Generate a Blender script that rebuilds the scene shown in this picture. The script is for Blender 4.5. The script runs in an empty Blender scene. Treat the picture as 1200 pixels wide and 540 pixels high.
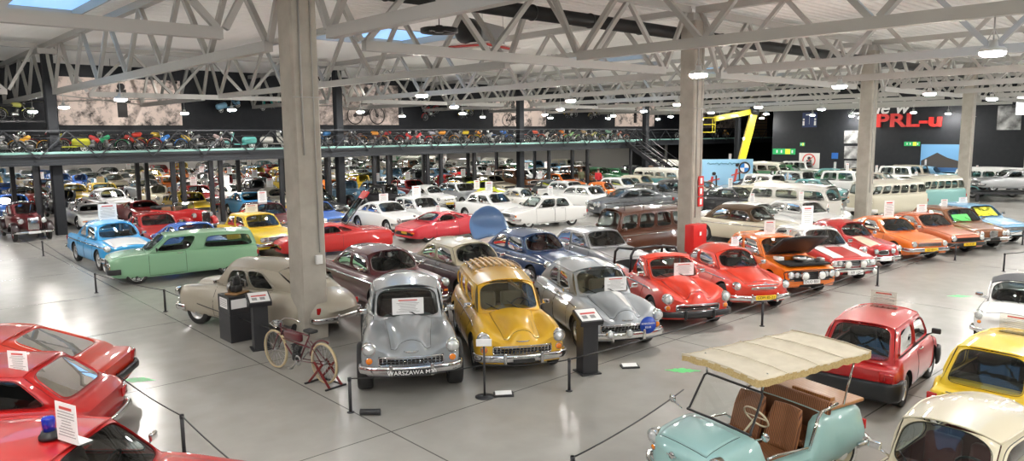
import bpy, math, random
from mathutils import Vector, Matrix
from mathutils.bvhtree import BVHTree
PI = math.pi
R_ = math.radians
sc = bpy.context.scene
COL = sc.collection
rnd = random.Random(7)

# ------------------------------------------------------------------ materials
MATS = {}
def mat(name, col=(.8,.8,.8), rough=.5, metal=0., coat=0., emit=None, es=1., trans=0., spec=.5):
    if name in MATS: return MATS[name]
    m = bpy.data.materials.new(name); m.use_nodes = True
    b = m.node_tree.nodes['Principled BSDF']
    b.inputs['Base Color'].default_value = (*col, 1)
    b.inputs['Roughness'].default_value = rough
    b.inputs['Metallic'].default_value = metal
    b.inputs['Coat Weight'].default_value = coat
    b.inputs['Coat Roughness'].default_value = .04
    b.inputs['Specular IOR Level'].default_value = spec
    if emit:
        b.inputs['Emission Color'].default_value = (*emit, 1)
        b.inputs['Emission Strength'].default_value = es
    m.diffuse_color = (*col, 1)
    MATS[name] = m
    return m
def noise_mat(name, c1, c2, scale=5., rough=.5, metal=0., coat=0., bump=0., detail=5., stretch=(1,1,1), rough2=None):
    if name in MATS: return MATS[name]
    m = mat(name, c1, rough, metal, coat); nt = m.node_tree; b = nt.nodes['Principled BSDF']
    tc = nt.nodes.new('ShaderNodeTexCoord'); mp = nt.nodes.new('ShaderNodeMapping')
    mp.inputs['Scale'].default_value = stretch
    nz = nt.nodes.new('ShaderNodeTexNoise'); nz.inputs['Scale'].default_value = scale; nz.inputs['Detail'].default_value = detail
    cr = nt.nodes.new('ShaderNodeValToRGB')
    cr.color_ramp.elements[0].position = .3; cr.color_ramp.elements[1].position = .7
    cr.color_ramp.elements[0].color = (*c1,1); cr.color_ramp.elements[1].color = (*c2,1)
    L = nt.links.new
    L(tc.outputs['Object'], mp.inputs[0]); L(mp.outputs[0], nz.inputs[0]); L(nz.outputs[0], cr.inputs[0]); L(cr.outputs[0], b.inputs['Base Color'])
    if rough2 is not None:
        mr = nt.nodes.new('ShaderNodeMapRange'); mr.inputs[3].default_value = rough; mr.inputs[4].default_value = rough2
        L(nz.outputs[0], mr.inputs[0]); L(mr.outputs[0], b.inputs['Roughness'])
    if bump:
        bp = nt.nodes.new('ShaderNodeBump'); bp.inputs['Strength'].default_value = bump; bp.inputs['Distance'].default_value = .02
        L(nz.outputs[0], bp.inputs['Height']); L(bp.outputs[0], b.inputs['Normal'])
    return m
def stripe_mat(name, c1, c2, scale, axis='X', width=.5, rough=.6, bump=0.):
    """fine parallel stripes along one object axis"""
    if name in MATS: return MATS[name]
    m = mat(name, c1, rough); nt = m.node_tree; b = nt.nodes['Principled BSDF']; L = nt.links.new
    tc = nt.nodes.new('ShaderNodeTexCoord'); w = nt.nodes.new('ShaderNodeTexWave')
    w.bands_direction = axis; w.inputs['Scale'].default_value = scale; w.inputs['Distortion'].default_value = 0.
    cr = nt.nodes.new('ShaderNodeValToRGB'); cr.color_ramp.elements[0].position = width-.1; cr.color_ramp.elements[1].position = width+.1
    cr.color_ramp.elements[0].color = (*c1,1); cr.color_ramp.elements[1].color = (*c2,1)
    L(tc.outputs['Object'], w.inputs[0]); L(w.outputs['Fac'], cr.inputs[0]); L(cr.outputs[0], b.inputs['Base Color'])
    if bump:
        bp = nt.nodes.new('ShaderNodeBump'); bp.inputs['Strength'].default_value = bump; bp.inputs['Distance'].default_value = .03
        L(w.outputs['Fac'], bp.inputs['Height']); L(bp.outputs[0], b.inputs['Normal'])
    return m
def glass_mat(name, tint=(.55,.6,.6), rough=.02):
    if name in MATS: return MATS[name]
    m = bpy.data.materials.new(name); m.use_nodes = True; nt = m.node_tree; L = nt.links.new
    nt.nodes.remove(nt.nodes['Principled BSDF']); out = nt.nodes['Material Output']
    t = nt.nodes.new('ShaderNodeBsdfTransparent'); t.inputs[0].default_value = (*tint,1)
    g = nt.nodes.new('ShaderNodeBsdfGlossy'); g.inputs['Roughness'].default_value = rough
    g.inputs[0].default_value = (1,1,1,1)
    lw = nt.nodes.new('ShaderNodeFresnel'); lw.inputs[0].default_value = 1.6
    mx = nt.nodes.new('ShaderNodeMixShader')
    L(lw.outputs[0], mx.inputs[0]); L(t.outputs[0], mx.inputs[1]); L(g.outputs[0], mx.inputs[2]); L(mx.outputs[0], out.inputs[0])
    m.diffuse_color = (.2,.25,.25,1)
    MATS[name] = m; return m
def paint(col, metal=0.):
    k = 'paint_%d_%d_%d' % tuple(int(c*255) for c in col)
    return mat(k, col, .38 if not metal else .35, metal*.45, 1.0)

CHROME = mat('chrome', (.78,.78,.78), .12, 1.)
DULLCH = mat('brushed_metal', (.55,.55,.55), .3, 1.)
RUBBER = mat('rubber', (.018,.018,.018), .7)
BLACK  = mat('black_plastic', (.02,.02,.022), .4)
SATIN  = mat('satin_black', (.025,.025,.028), .45)
TRIM   = mat('black_trim', (.012,.012,.012), .5)
UNDER  = mat('underside', (.015,.014,.013), .9)
CABIN_DARK = mat('dark_interior', (.035,.03,.028), .8)
GLASS  = glass_mat('window_glass', (.62,.68,.67))
GLASSD = glass_mat('tinted_glass', (.22,.24,.25))
LENS   = mat('headlight_lens', (.75,.78,.78), .08, .6, 1.)
AMBER  = mat('amber_lens', (.8,.22,.02), .15, 0, 1.)
REDL   = mat('red_lens', (.45,.01,.01), .15, 0, 1.)
WHITE  = mat('white_card', (.85,.85,.84), .5)
WHITEP = mat('white_enamel', (.8,.8,.78), .35, 0, .6)
INKG   = mat('printed_grey', (.3,.3,.3), .7)
INKR   = mat('printed_red', (.6,.08,.07), .7)
PLATEW = mat('white_plate', (.8,.8,.78), .4)
PLATEY = mat('yellow_plate', (.85,.55,.02), .4)
PLATEB = mat('black_plate', (.02,.02,.02), .4)
INK    = mat('plate_ink', (.02,.02,.02), .5)
BEIGE_IN = mat('beige_upholstery', (.42,.34,.22), .8)
RED_IN = mat('dark_red_upholstery', (.12,.015,.015), .6)

# ------------------------------------------------------------------ mesh builder
class MB:
    def __init__(s): s.v=[]; s.f=[]; s.m=[]; s.sm=[]
    def add(s, vs, fs, mi=0, smooth=True):
        o=len(s.v); s.v += [tuple(p) for p in vs]
        for f in fs: s.f.append([i+o for i in f]); s.m.append(mi); s.sm.append(smooth)
        return s
    def box(s, c, d, mi=0, M=None, smooth=False):
        x,y,z=[q/2 for q in d]
        vs=[Vector((c[0]+a*x,c[1]+b*y,c[2]+e*z)) for a in(-1,1) for b in(-1,1) for e in(-1,1)]
        if M: 
            cc=Vector(c); vs=[cc+M@(v-cc) for v in vs]
        return s.add(vs,[(0,1,3,2),(4,6,7,5),(0,4,5,1),(2,3,7,6),(0,2,6,4),(1,5,7,3)],mi,smooth)
    def rbox(s, c, d, r=.03, mi=0, M=None, n=3, smooth=True):
        """box with rounded vertical and horizontal edges (superellipsoid-like, built from a rounded section)"""
        x,y,z=[q/2 for q in d]; r=min(r,x*.98,y*.98,z*.98); prof=[]
        for k in range(n+1):
            a=PI/2*k/n; prof.append((r*(1-math.cos(a)) , -z+r-r*math.sin(a)))
        prof=prof[::-1]                         # from bottom centre outwards
        zs=[]; 
        for k in range(n+1):
            a=PI/2*k/n; zs.append((r*(1-math.sin(a)), -z+r*(1-math.cos(a))))
        zs+= [(i,-q) for i,q in zs[::-1]]
        rings=[]
        for ins,zz in zs:
            rr=max(r-ins,.0005); ring=[]
            for (sx,sy,a0) in((1,1,0),(-1,1,PI/2),(-1,-1,PI),(1,-1,1.5*PI)):
                for k in range(n+1):
                    a=a0+PI/2*k/n
                    ring.append(Vector((c[0]+sx*(x-r)+rr*math.cos(a), c[1]+sy*(y-r)+rr*math.sin(a), c[2]+zz)))
            rings.append(ring)
        if M:
            cc=Vector(c); rings=[[cc+M@(v-cc) for v in q] for q in rings]
        return s.rings(rings,mi,smooth,True,caps=True)
    def rings(s, rings, mi=0, smooth=True, closed=True, caps=False):
        n=len(rings[0]); vs=[p for r in rings for p in r]; fs=[]
        for i in range(len(rings)-1):
            for j in range(n if closed else n-1):
                k=(j+1)%n; fs.append((i*n+j,i*n+k,(i+1)*n+k,(i+1)*n+j))
        if caps: fs.append(tuple(range(n))[::-1]); fs.append(tuple((len(rings)-1)*n+j for j in range(n)))
        return s.add(vs,fs,mi,smooth)
    def grid(s, rows, mi=0, smooth=True): return s.rings(rows,mi,smooth,False)
    def lathe(s, prof, c=(0,0,0), axis='Z', n=24, mi=0, smooth=True, caps=False):
        rings=[]
        for r,h in prof:
            ring=[]
            for k in range(n):
                a=2*PI*k/n; u,w=r*math.cos(a),r*math.sin(a)
                p={'Z':(u,w,h),'Y':(u,h,w),'X':(h,u,w)}[axis]
                ring.append((c[0]+p[0],c[1]+p[1],c[2]+p[2]))
            rings.append(ring)
        return s.rings(rings,mi,smooth,True,caps)
    def cyl(s, a, b, r, r2=None, n=10, mi=0, smooth=True, caps=True):
        a=Vector(a); b=Vector(b); d=(b-a)
        if d.length<1e-6: return s
        q=d.to_track_quat('Z','Y'); r2=r if r2 is None else r2
        R1=[a+q@Vector((r*math.cos(2*PI*k/n),r*math.sin(2*PI*k/n),0)) for k in range(n)]
        R2=[b+q@Vector((r2*math.cos(2*PI*k/n),r2*math.sin(2*PI*k/n),0)) for k in range(n)]
        return s.rings([R1,R2],mi,smooth,True,caps)
    def bar(s, a, b, w, h, mi=0, up=(0,0,1)):
        """rectangular section member from a to b"""
        a=Vector(a); b=Vector(b); d=(b-a).normalized(); u=Vector(up)
        if abs(d.dot(u))>.98: u=Vector((1,0,0))
        sd=d.cross(u).normalized(); u=sd.cross(d).normalized()
        R=[]
        for p in(a,b): R.append([p+sd*w/2+u*h/2,p-sd*w/2+u*h/2,p-sd*w/2-u*h/2,p+sd*w/2-u*h/2])
        return s.rings(R,mi,False,True,True)
    def tube(s, pts, r, n=8, mi=0, closed=False, caps=True):
        P=[Vector(p) for p in pts]; m=len(P); rings=[]
        prev=None
        for i in range(m):
            if closed: d=P[(i+1)%m]-P[i-1]
            else: d=P[min(i+1,m-1)]-P[max(i-1,0)]
            d.normalize()
            if prev is None:
                u=Vector((0,0,1)) if abs(d.z)<.9 else Vector((1,0,0))
            else: u=prev
            sd=d.cross(u).normalized(); u=sd.cross(d).normalized(); prev=u
            rr=r[i] if isinstance(r,(list,tuple)) else r
            rings.append([P[i]+sd*rr*math.cos(2*PI*k/n)+u*rr*math.sin(2*PI*k/n) for k in range(n)])
        if closed: rings.append(rings[0]); caps=False
        return s.rings(rings,mi,True,True,caps)
    def sweep(s, pts, sec, up=(0,0,1), mi=0, closed=False, smooth=True, caps=True):
        """sec: list of (side, up) offsets"""
        P=[Vector(p) for p in pts]; m=len(P); U=Vector(up); rings=[]
        for i in range(m):
            d=(P[(i+1)%m]-P[i-1]) if closed else (P[min(i+1,m-1)]-P[max(i-1,0)])
            d.normalize(); sd=d.cross(U)
            if sd.length<1e-4: sd=Vector((0,1,0))
            sd.normalize(); u=sd.cross(d).normalized()
            rings.append([P[i]+sd*a+u*b for a,b in sec])
        if closed: rings.append(rings[0]); caps=False
        return s.rings(rings,mi,smooth,True,caps)
    def ball(s, c, r, n=12, mi=0, sz=(1,1,1)):
        rings=[]
        for i in range(1,n//2+1):
            a=PI*(i-.5)/(n//2) if 0 else PI*i/(n//2+1)
            rings.append([(c[0]+r*sz[0]*math.sin(a)*math.cos(2*PI*k/n),c[1]+r*sz[1]*math.sin(a)*math.sin(2*PI*k/n),c[2]+r*sz[2]*math.cos(a)) for k in range(n)])
        return s.rings(rings,mi,True,True,True)
    def build(s, name, mats, parent=None, M=None, auto=None):
        me=bpy.data.meshes.new(name); vs=s.v
        if M: vs=[tuple(M@Vector(p)) for p in vs]
        me.from_pydata(vs,[],s.f)
        me.polygons.foreach_set('material_index',s.m); me.polygons.foreach_set('use_smooth',s.sm)
        if not isinstance(mats,(list,tuple)): mats=[mats]
        for m in mats: me.materials.append(m)
        me.update()
        o=bpy.data.objects.new(name,me); COL.objects.link(o)
        if parent is not None: o.parent=parent
        if auto:
            me.set_sharp_from_angle(angle=R_(auto))
        return o

def tag(o, label=None, cat=None, group=None, kind=None):
    if label: o['label']=label
    if cat: o['category']=cat
    if group: o['group']=group
    if kind: o['kind']=kind
    return o
def thing(name, loc=(0,0,0), rz=0., label=None, cat=None, group=None):
    o=bpy.data.objects.new(name,None); COL.objects.link(o); o.empty_display_size=.2
    o.location=loc; o.rotation_euler=(0,0,rz); return tag(o,label,cat,group)
def struct(name, mb, m, auto=None):
    return tag(mb.build(name,m,auto=auto),kind='structure')
KIDS={}
def kids(o):
    if o.name not in KIDS: KIDS[o.name]=list(o.children)
    return KIDS[o.name]
def copy_tree(o, parent=None):
    c=o.copy(); COL.objects.link(c)
    if parent is not None: c.parent=parent
    KIDS[c.name]=[copy_tree(ch,c) for ch in kids(o)]
    return c
def repaint(root, m, m2=None):
    for ch in kids(root):
        for k in [ch]+kids(ch):
            if k.get('painted') and k.material_slots:
                k.material_slots[0].link='OBJECT'; k.material_slots[0].material=m2 if (m2 and k['painted']==2) else m

def pchip(xs, ys):
    n=len(xs); h=[xs[i+1]-xs[i] for i in range(n-1)]; d=[(ys[i+1]-ys[i])/h[i] for i in range(n-1)]
    m=[0]*n; m[0]=d[0]; m[-1]=d[-1]
    for i in range(1,n-1):
        if d[i-1]*d[i]>0:
            w1=2*h[i]+h[i-1]; w2=h[i]+2*h[i-1]; m[i]=(w1+w2)/(w1/d[i-1]+w2/d[i])
    def f(x):
        if x<=xs[0]: return ys[0]
        if x>=xs[-1]: return ys[-1]
        i=0
        while x>xs[i+1]: i+=1
        t=(x-xs[i])/h[i]; t2=t*t; t3=t2*t
        return (2*t3-3*t2+1)*ys[i]+(t3-2*t2+t)*h[i]*m[i]+(3*t2-2*t3)*ys[i+1]+(t3-t2)*h[i]*m[i+1]
    return f
def crspline(pts, n):
    """n samples of a Catmull-Rom curve through 2D pts, even in chord length"""
    P=[Vector(p) for p in pts]; P=[P[0]*2-P[1]]+P+[P[-1]*2-P[-2]]; out=[]
    segs=len(P)-3; ln=[(P[i+2]-P[i+1]).length**.6+1e-4 for i in range(segs)]; tot=sum(ln)
    for k in range(n):
        u=tot*k/(n-1); i=0
        while i<segs-1 and u>ln[i]: u-=ln[i]; i+=1
        t=min(1,u/ln[i]); a,b,c,d=P[i],P[i+1],P[i+2],P[i+3]
        out.append(.5*((2*b)+(c-a)*t+(2*a-5*b+4*c-d)*t*t+(-a+3*b-3*c+d)*t**3))
    return out
def text_mesh(txt, size, name, m, parent, M, depth=.004, align='CENTER', bold=0.):
    cu=bpy.data.curves.new(name,'FONT'); cu.body=txt; cu.size=size; cu.extrude=depth; cu.align_x=align; cu.align_y='CENTER'; cu.offset=bold
    t=bpy.data.objects.new(name,cu); me=bpy.data.meshes.new_from_object(t); bpy.data.objects.remove(t)
    me.materials.clear(); me.materials.append(m); me.transform(M)
    o=bpy.data.objects.new(name,me); COL.objects.link(o)
    if parent is not None: o.parent=parent
    return o

# ------------------------------------------------------------------ camera
FPX=870.; CH=4.4; PITCH=R_(7.4); ROLL=R_(.5); HD=R_(47.7)
Fv=Vector((math.cos(HD)*math.cos(PITCH),math.sin(HD)*math.cos(PITCH),-math.sin(PITCH)))
_R0=Vector((math.sin(HD),-math.cos(HD),0)); _U0=_R0.cross(Fv)
Rv=_R0*math.cos(ROLL)-_U0*math.sin(ROLL); Uv=_R0*math.sin(ROLL)+_U0*math.cos(ROLL)
cam=bpy.data.objects.new('camera',bpy.data.cameras.new('camera')); COL.objects.link(cam)
cam.data.sensor_width=36; cam.data.lens=FPX/1200*36; cam.data.clip_end=300
cam.matrix_world=Matrix(((Rv.x,Uv.x,-Fv.x,0),(Rv.y,Uv.y,-Fv.y,0),(Rv.z,Uv.z,-Fv.z,CH),(0,0,0,1)))
sc.camera=cam
def gp(px,py,z=0.):
    """point of the place seen at a pixel of the photograph, at height z"""
    d=Fv+Rv*((px-600)/FPX)+Uv*((270-py)/FPX); t=(z-CH)/d.z
    return Vector((d.x*t,d.y*t,z))
def away(vx):
    """world heading of horizontal lines that run towards the horizon point vx"""
    return HD-math.atan((vx-600)/877.)
sc.view_settings.view_transform='Standard'; sc.view_settings.look='None'; sc.view_settings.gamma=1
sc.view_settings.use_curve_mapping=False; sc.view_settings.exposure=0.
# ------------------------------------------------------------------ the hall
CX=[7.46+14.4*k for k in range(-1,5)]; ROW1=14.85; ROW2=38.9
ZB,ZT,ZC=6.4,8.45,8.75
XW,YW=66.,50.9
CEILM=mat('white_roof_sheet',(.84,.83,.8),.6)
STEEL=mat('white_painted_steel',(.42,.41,.385),.5)
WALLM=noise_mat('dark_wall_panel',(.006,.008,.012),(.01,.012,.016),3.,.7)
WALLD=mat('black_wall',(.012,.012,.013),.8)
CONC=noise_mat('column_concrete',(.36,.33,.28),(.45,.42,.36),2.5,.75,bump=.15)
CONCL=noise_mat('painted_column_face',(.5,.48,.42),(.56,.54,.48),2.5,.6)
def floor_material():
    m=mat('polished_concrete',(.4,.4,.39),.2); nt=m.node_tree; b=nt.nodes['Principled BSDF']; L=nt.links.new
    tc=nt.nodes.new('ShaderNodeTexCoord')
    n1=nt.nodes.new('ShaderNodeTexNoise'); n1.inputs['Scale'].default_value=.35; n1.inputs['Detail'].default_value=6
    n2=nt.nodes.new('ShaderNodeTexNoise'); n2.inputs['Scale'].default_value=2.2; n2.inputs['Detail'].default_value=8
    mx=nt.nodes.new('ShaderNodeMix'); mx.data_type='FLOAT'; mx.inputs[0].default_value=.4
    cr=nt.nodes.new('ShaderNodeValToRGB'); cr.color_ramp.elements[0].position=.25; cr.color_ramp.elements[1].position=.8
    cr.color_ramp.elements[0].color=(.3,.288,.265,1); cr.color_ramp.elements[1].color=(.43,.415,.385,1)
    mr=nt.nodes.new('ShaderNodeMapRange'); mr.inputs[1].default_value=.3; mr.inputs[2].default_value=.7; mr.inputs[3].default_value=.2; mr.inputs[4].default_value=.36
    L(tc.outputs['Object'],n1.inputs[0]); L(tc.outputs['Object'],n2.inputs[0]); L(n1.outputs[0],mx.inputs[2]); L(n2.outputs[0],mx.inputs[3])
    L(mx.outputs[0],cr.inputs[0]); b.inputs['Roughness'].default_value=.24
    br=nt.nodes.new('ShaderNodeTexBrick'); br.offset=0; br.squash=1
    br.inputs['Scale'].default_value=1; br.inputs['Brick Width'].default_value=7.2; br.inputs['Row Height'].default_value=4.6; br.inputs['Mortar Size'].default_value=.012; br.inputs['Mortar Smooth'].default_value=0
    br.inputs['Color1'].default_value=(1,1,1,1); br.inputs['Color2'].default_value=(.96,.96,.96,1); br.inputs['Mortar'].default_value=(.35,.35,.35,1)
    mp=nt.nodes.new('ShaderNodeMapping'); mp.inputs['Location'].default_value=(1.4,.1,0)
    mm=nt.nodes.new('ShaderNodeMix'); mm.data_type='RGBA'; mm.blend_type='MULTIPLY'; mm.inputs[0].default_value=1
    L(tc.outputs['Object'],mp.inputs[0]); L(mp.outputs[0],br.inputs[0]); L(cr.outputs[0],mm.inputs[6]); L(br.outputs[0],mm.inputs[7]); L(mm.outputs[2],b.inputs['Base Color'])
    return m
X0,Y0,Y9=-14.,-12.,94.; ZD=3.7
mb=MB(); mb.box((40,40,-.1),(110,110,.2)); fl=struct('floor',mb,floor_material())
def wall(name,x0,y0,x1,y1,z0,z1,m,t=.3):
    mb=MB(); mb.box(((x0+x1)/2,(y0+y1)/2,(z0+z1)/2),(abs(x1-x0)+t,abs(y1-y0)+t,z1-z0)); return struct(name,mb,m)
wall('wall_left',X0-.15,Y0,X0-.15,Y9,0,9,WALLM)
wall('wall_front',X0,Y0-.15,XW,Y0-.15,0,9,WALLM)
wall('wall_back',X0,YW+.15,94,YW+.15,3.1,9,WALLM)
wall('wall_right',XW+.15,Y0,XW+.15,35.6,0,9,WALLM)
wall('wall_side',XW+.3,35.6,94,35.6,0,9,WALLM)
wall('wall_end',94.15,35.6,94.15,YW,0,9,WALLM)
wall('wall_behind',64,YW+.15,94,YW+.15,0,3.1,WALLD)
wall('wall_rear',X0,Y9+.15,70,Y9+.15,0,3.6,mat('pale_wall',(.55,.53,.5),.8))
wall('wall_partition',70,YW,70,Y9,0,3.6,mat('pale_wall',(.55,.53,.5),.8))
# roof: trapezoidal sheeting with ribs along X
mb=MB(); prof=[]; y=Y0-.2
while y<YW+.3:
    prof+=[(y,ZC),(y+.11,ZC),(y+.16,ZC+.09),(y+.30,ZC+.09)]; y+=.35
sky=[(4.3+14.4*k-.1,26.5,31.5) for k in range(0,4)]+[(-10.1+14.4*k,2.,7.) for k in range(0,6)]  # second list: unseen front-bay skylights, added to light the hall
def add_roof(x0,x1,ya,yb):
    rows=[[(x,yy,zz) for yy,zz in prof if ya-.01<=yy<=yb+.01] for x in(x0,x1)]
    if len(rows[0])>1: mb.grid(rows,0,False)
for ya,yb in((Y0-.2,2.),(7.,26.5),(31.5,YW+.3)): add_roof(X0-.3,94.3,ya,yb)
for ya,yb in((2.,7.),(26.5,31.5)):
    hs=sorted([s[0] for s in sky if s[1]==ya]); xs=[X0-.3]
    for h in hs: xs+=[h-2.8,h+2.8]
    xs.append(94.3)
    for i in range(0,len(xs),2): add_roof(xs[i],xs[i+1],ya,yb)
struct('ceiling',mb,CEILM)
mb=MB(); mb.box((40,30,9.7),(110,86,.1)); struct('ceiling_deck',mb,mat('roof_deck',(.3,.3,.3),.8))
mb=MB(); mb.box((28,(YW+Y9)/2+.3,3.55),(85,Y9-YW,.1)); struct('ceiling_annex',mb,mat('annex_ceiling',(.7,.7,.68),.7))
SKYL=mat('skylight_sheet',(.3,.45,.6),.5,emit=(.3,.6,1.),es=1.)
for i,(cx,ya,yb) in enumerate(sky):
    mb=MB(); mb.box((cx,(ya+yb)/2,ZC+.3),(5.6,yb-ya,.04)); 
    w=struct('window_%d'%(i+1),mb,SKYL)
    fb=MB()
    for sx in(-1,1): fb.box((cx+sx*2.8,(ya+yb)/2,ZC+.16),(.06,yb-ya,.36))
    for yy in(ya,yb): fb.box((cx,yy,ZC+.16),(5.6,.06,.36))
    fb.build('skylight_kerb',STEEL,w)
# ------------------------------------------------------------------ columns and trusses
ordn=['first','second','third','fourth','fifth','sixth']
mb=MB(); w=.6
ch=.05
def col_mesh(h,a=.3):
    mb=MB(); pr=[(a-.04,a),(-a+.04,a),(-a,a-.04),(-a,-a+.04),(-a+.04,-a),(a-.04,-a),(a,-a+.04),(a,a-.04)]
    mb.rings([[(x,y,z) for x,y in pr] for z in(0,h)],0,False,True,True); return mb
for row,yy in((1,ROW1),(2,ROW2)):
    for k,x in enumerate(CX):
        if row==1 and k==0: continue
        lab={(1,1):'large square concrete column behind the old motorised bicycle, nearest in the hall',
             (1,2):'square concrete column with red hydrant box and white lamp above it',
             (1,3):'square concrete column beside the white lettering on the dark wall',
             (1,4):'square concrete column furthest right in the front row'}.get((row,k),'square concrete column of the back row behind the walkway, bay %s'%ordn[k])
        t=thing('concrete_column',(x,yy,0),0,lab,'column',None if row==1 else 'back row of columns')
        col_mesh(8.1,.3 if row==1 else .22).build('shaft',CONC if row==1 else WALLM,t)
        hb=MB(); hb.box((0,0,8.22),(.75,.5,.24)); hb.build('bearing_plate',STEEL,t)
        if row==1:
            cb=MB(); cb.tube([(-.12,-.32,7.2),(-.12,-.32,4 if k==1 else 1.5)],.02,6); cb.tube([(.14,-.32,8.0),(.14,-.32,1.9)],.013,6); cb.build('conduit',STEEL,t)
            if k==1:
                sb=MB(); sb.rbox((.1,-.34,1.75),(.16,.07,.2),.015); s=sb.build('switch_box',WHITEP,t)
            rb=MB(); rb.tube([(-.32,-.32,5.2),(.32,-.32,5.2)],.015,6); rb.build('cable_band',STEEL,t)
def truss(name,a,b,za,zb_,nb,label,group,end,W=.2):
    """a,b: ends of the bottom chord; end: how far the top chord reaches beyond it"""
    A=Vector((a[0],a[1],0)); B=Vector((b[0],b[1],0)); d=(B-A).normalized(); Ln=(B-A).length
    t=thing(name,(A.x,A.y,za),0,label,'truss',group); O=A
    loc=lambda s,z:(d*s+Vector((0,0,z-za)))
    m=MB(); m.bar(loc(0,za),loc(Ln,za),W,W*1.15); m.build('bottom_chord',STEEL,t)
    m=MB(); m.bar(loc(-end,zb_),loc(Ln+end,zb_),W*1.2,W*1.1); m.build('top_chord',STEEL,t)
    st=Ln/nb
    for i in range(nb+1):
        c=i*st
        for sg in(-1,1):
            tp=c+sg*st/2
            if i==0 and sg<0: tp=-end+.1
            if i==nb and sg>0: tp=Ln+end-.1
            m=MB(); m.bar(loc(c+sg*.08,za+W*.5),loc(tp-sg*.06,zb_-W*.5),W*.62,W*.62); m.build('brace',STEEL,t)
    return t
bays=[(-9.3+.3,ROW1-1.4,'front'),(ROW1+1.4,ROW2-1.1,'middle'),(ROW2+1.2,YW-.4,'rear')]
for k in range(-2,9):
    x=7.46+7.2*k
    for ya,yb,bn in bays:
        if x<4 and bn!='middle': continue
        if bn=='front' and x<7: ya=2
        n=max(3,round((yb-ya)/3.6))
        truss('roof_truss',(x,ya),(x,yb),ZB,ZT,n,'pale steel roof truss of the %s bay running towards the back wall'%bn,'roof trusses of the %s bay'%bn,1.25)
for yy,rn in((ROW1,'front'),(ROW2,'back')):
    for k in range(-1,4):
        x0=7.46+14.4*k
        if yy==ROW1 and k<-0 : pass
        truss('cross_truss',(x0+1.6,yy),(x0+12.8,yy),ZB,ZT,3,'pale steel cross truss spanning between columns of the %s row'%rn,'cross trusses over the %s column row'%rn,1.27,.2)
# thin wind bracing rods
for k in range(0,4):
    x0=7.46+14.4*k; m=MB()
    for a,b in(((x0+.3,ROW2+1),(x0+7,YW-1)),((x0+7,ROW2+1),(x0+.3,YW-1))): m.cyl((a[0],a[1],ZB),(b[0],b[1],ZB),.03,n=6)
    tag(m.build('wind_brace',STEEL),'crossed thin steel bracing rods under the roof near the back wall','brace','crossed bracing rods')
# ------------------------------------------------------------------ lamps
LAMPE=mat('lamp_lens',(1,1,1),.4,emit=(1.,.965,.91),es=650.)
def make_lamp():
    t=thing('high_bay_lamp',(0,0,0),0,'x','lamp','round high bay lamps under the roof')
    b=MB(); b.lathe([(0.02,.2),(.06,.2),(.08,.1),(.17,.08),(.2,.05),(.21,.02),(.2,0)],n=24,caps=True); b.build('housing',mat('lamp_housing',(.6,.6,.58),.4,.1),t)
    l=MB(); l.lathe([(0.197,.0),(.19,-.04),(.13,-.07),(.02,-.08)],n=24,caps=True); l.build('lens',LAMPE,t)
    h=MB(); h.tube([(0,0,.2),(0,0,.6)],.012,6); h.tube([(0,-.09,.2),(0,0,.4),(0,.09,.2)],.01,6); h.build('hanger',DULLCH,t)
    return t
lp=None
pos=[]
for k in range(-2,9):
    x=7.46+7.2*k
    for y in(-7.,-1.5,4.,9.8,20.5,28.,36.4,43.):  # last row added above the walkway to brighten the motorcycles
        if not(7<x<8 and 0<y<25): pos.append((x,y))
for i,(x,y) in enumerate(pos):
    if lp is None: lp=c=make_lamp()
    else: c=copy_tree(lp)
    c.location=(x,y,ZB-.7); c['label']='round white high bay lamp hanging lit from a roof truss'
# annex: flat glowing panels added on the low ceiling to brighten the cars
lp=None
for i in range(8):
    for j in range(5):
        if lp is None:
            lp=c=thing('fill_panel',(0,0,0),0,'square lit ceiling panel over the rear hall beyond the walkway','lamp','ceiling panels of the rear hall')
            b=MB(); b.rbox((0,0,0),(1.25,1.25,.08),.02); b.build('frame',WHITEP,c)
            b=MB(); b.box((0,0,-.045),(1.15,1.15,.02)); b.build('diffuser',mat('panel_diffuser',(1,1,1),.5,emit=(1,.97,.93),es=38.),c)
        else: c=copy_tree(lp)
        c.location=(-6+i*9.5,56+j*8.2,3.46)
# more fill panels, added to brighten the cars under the walkway
for i in range(9):
    c=copy_tree(lp); c.location=(0.3+i*6.,46.5,ZD-.25); c['label']='square lit ceiling panel under the raised walkway'; c['group']='ceiling panels under the walkway'
# ------------------------------------------------------------------ raised walkway
MEZZ=mat('anthracite_steel',(.02,.023,.028),.45); MEZP=mat('black_steel',(.015,.015,.018),.45)

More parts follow.
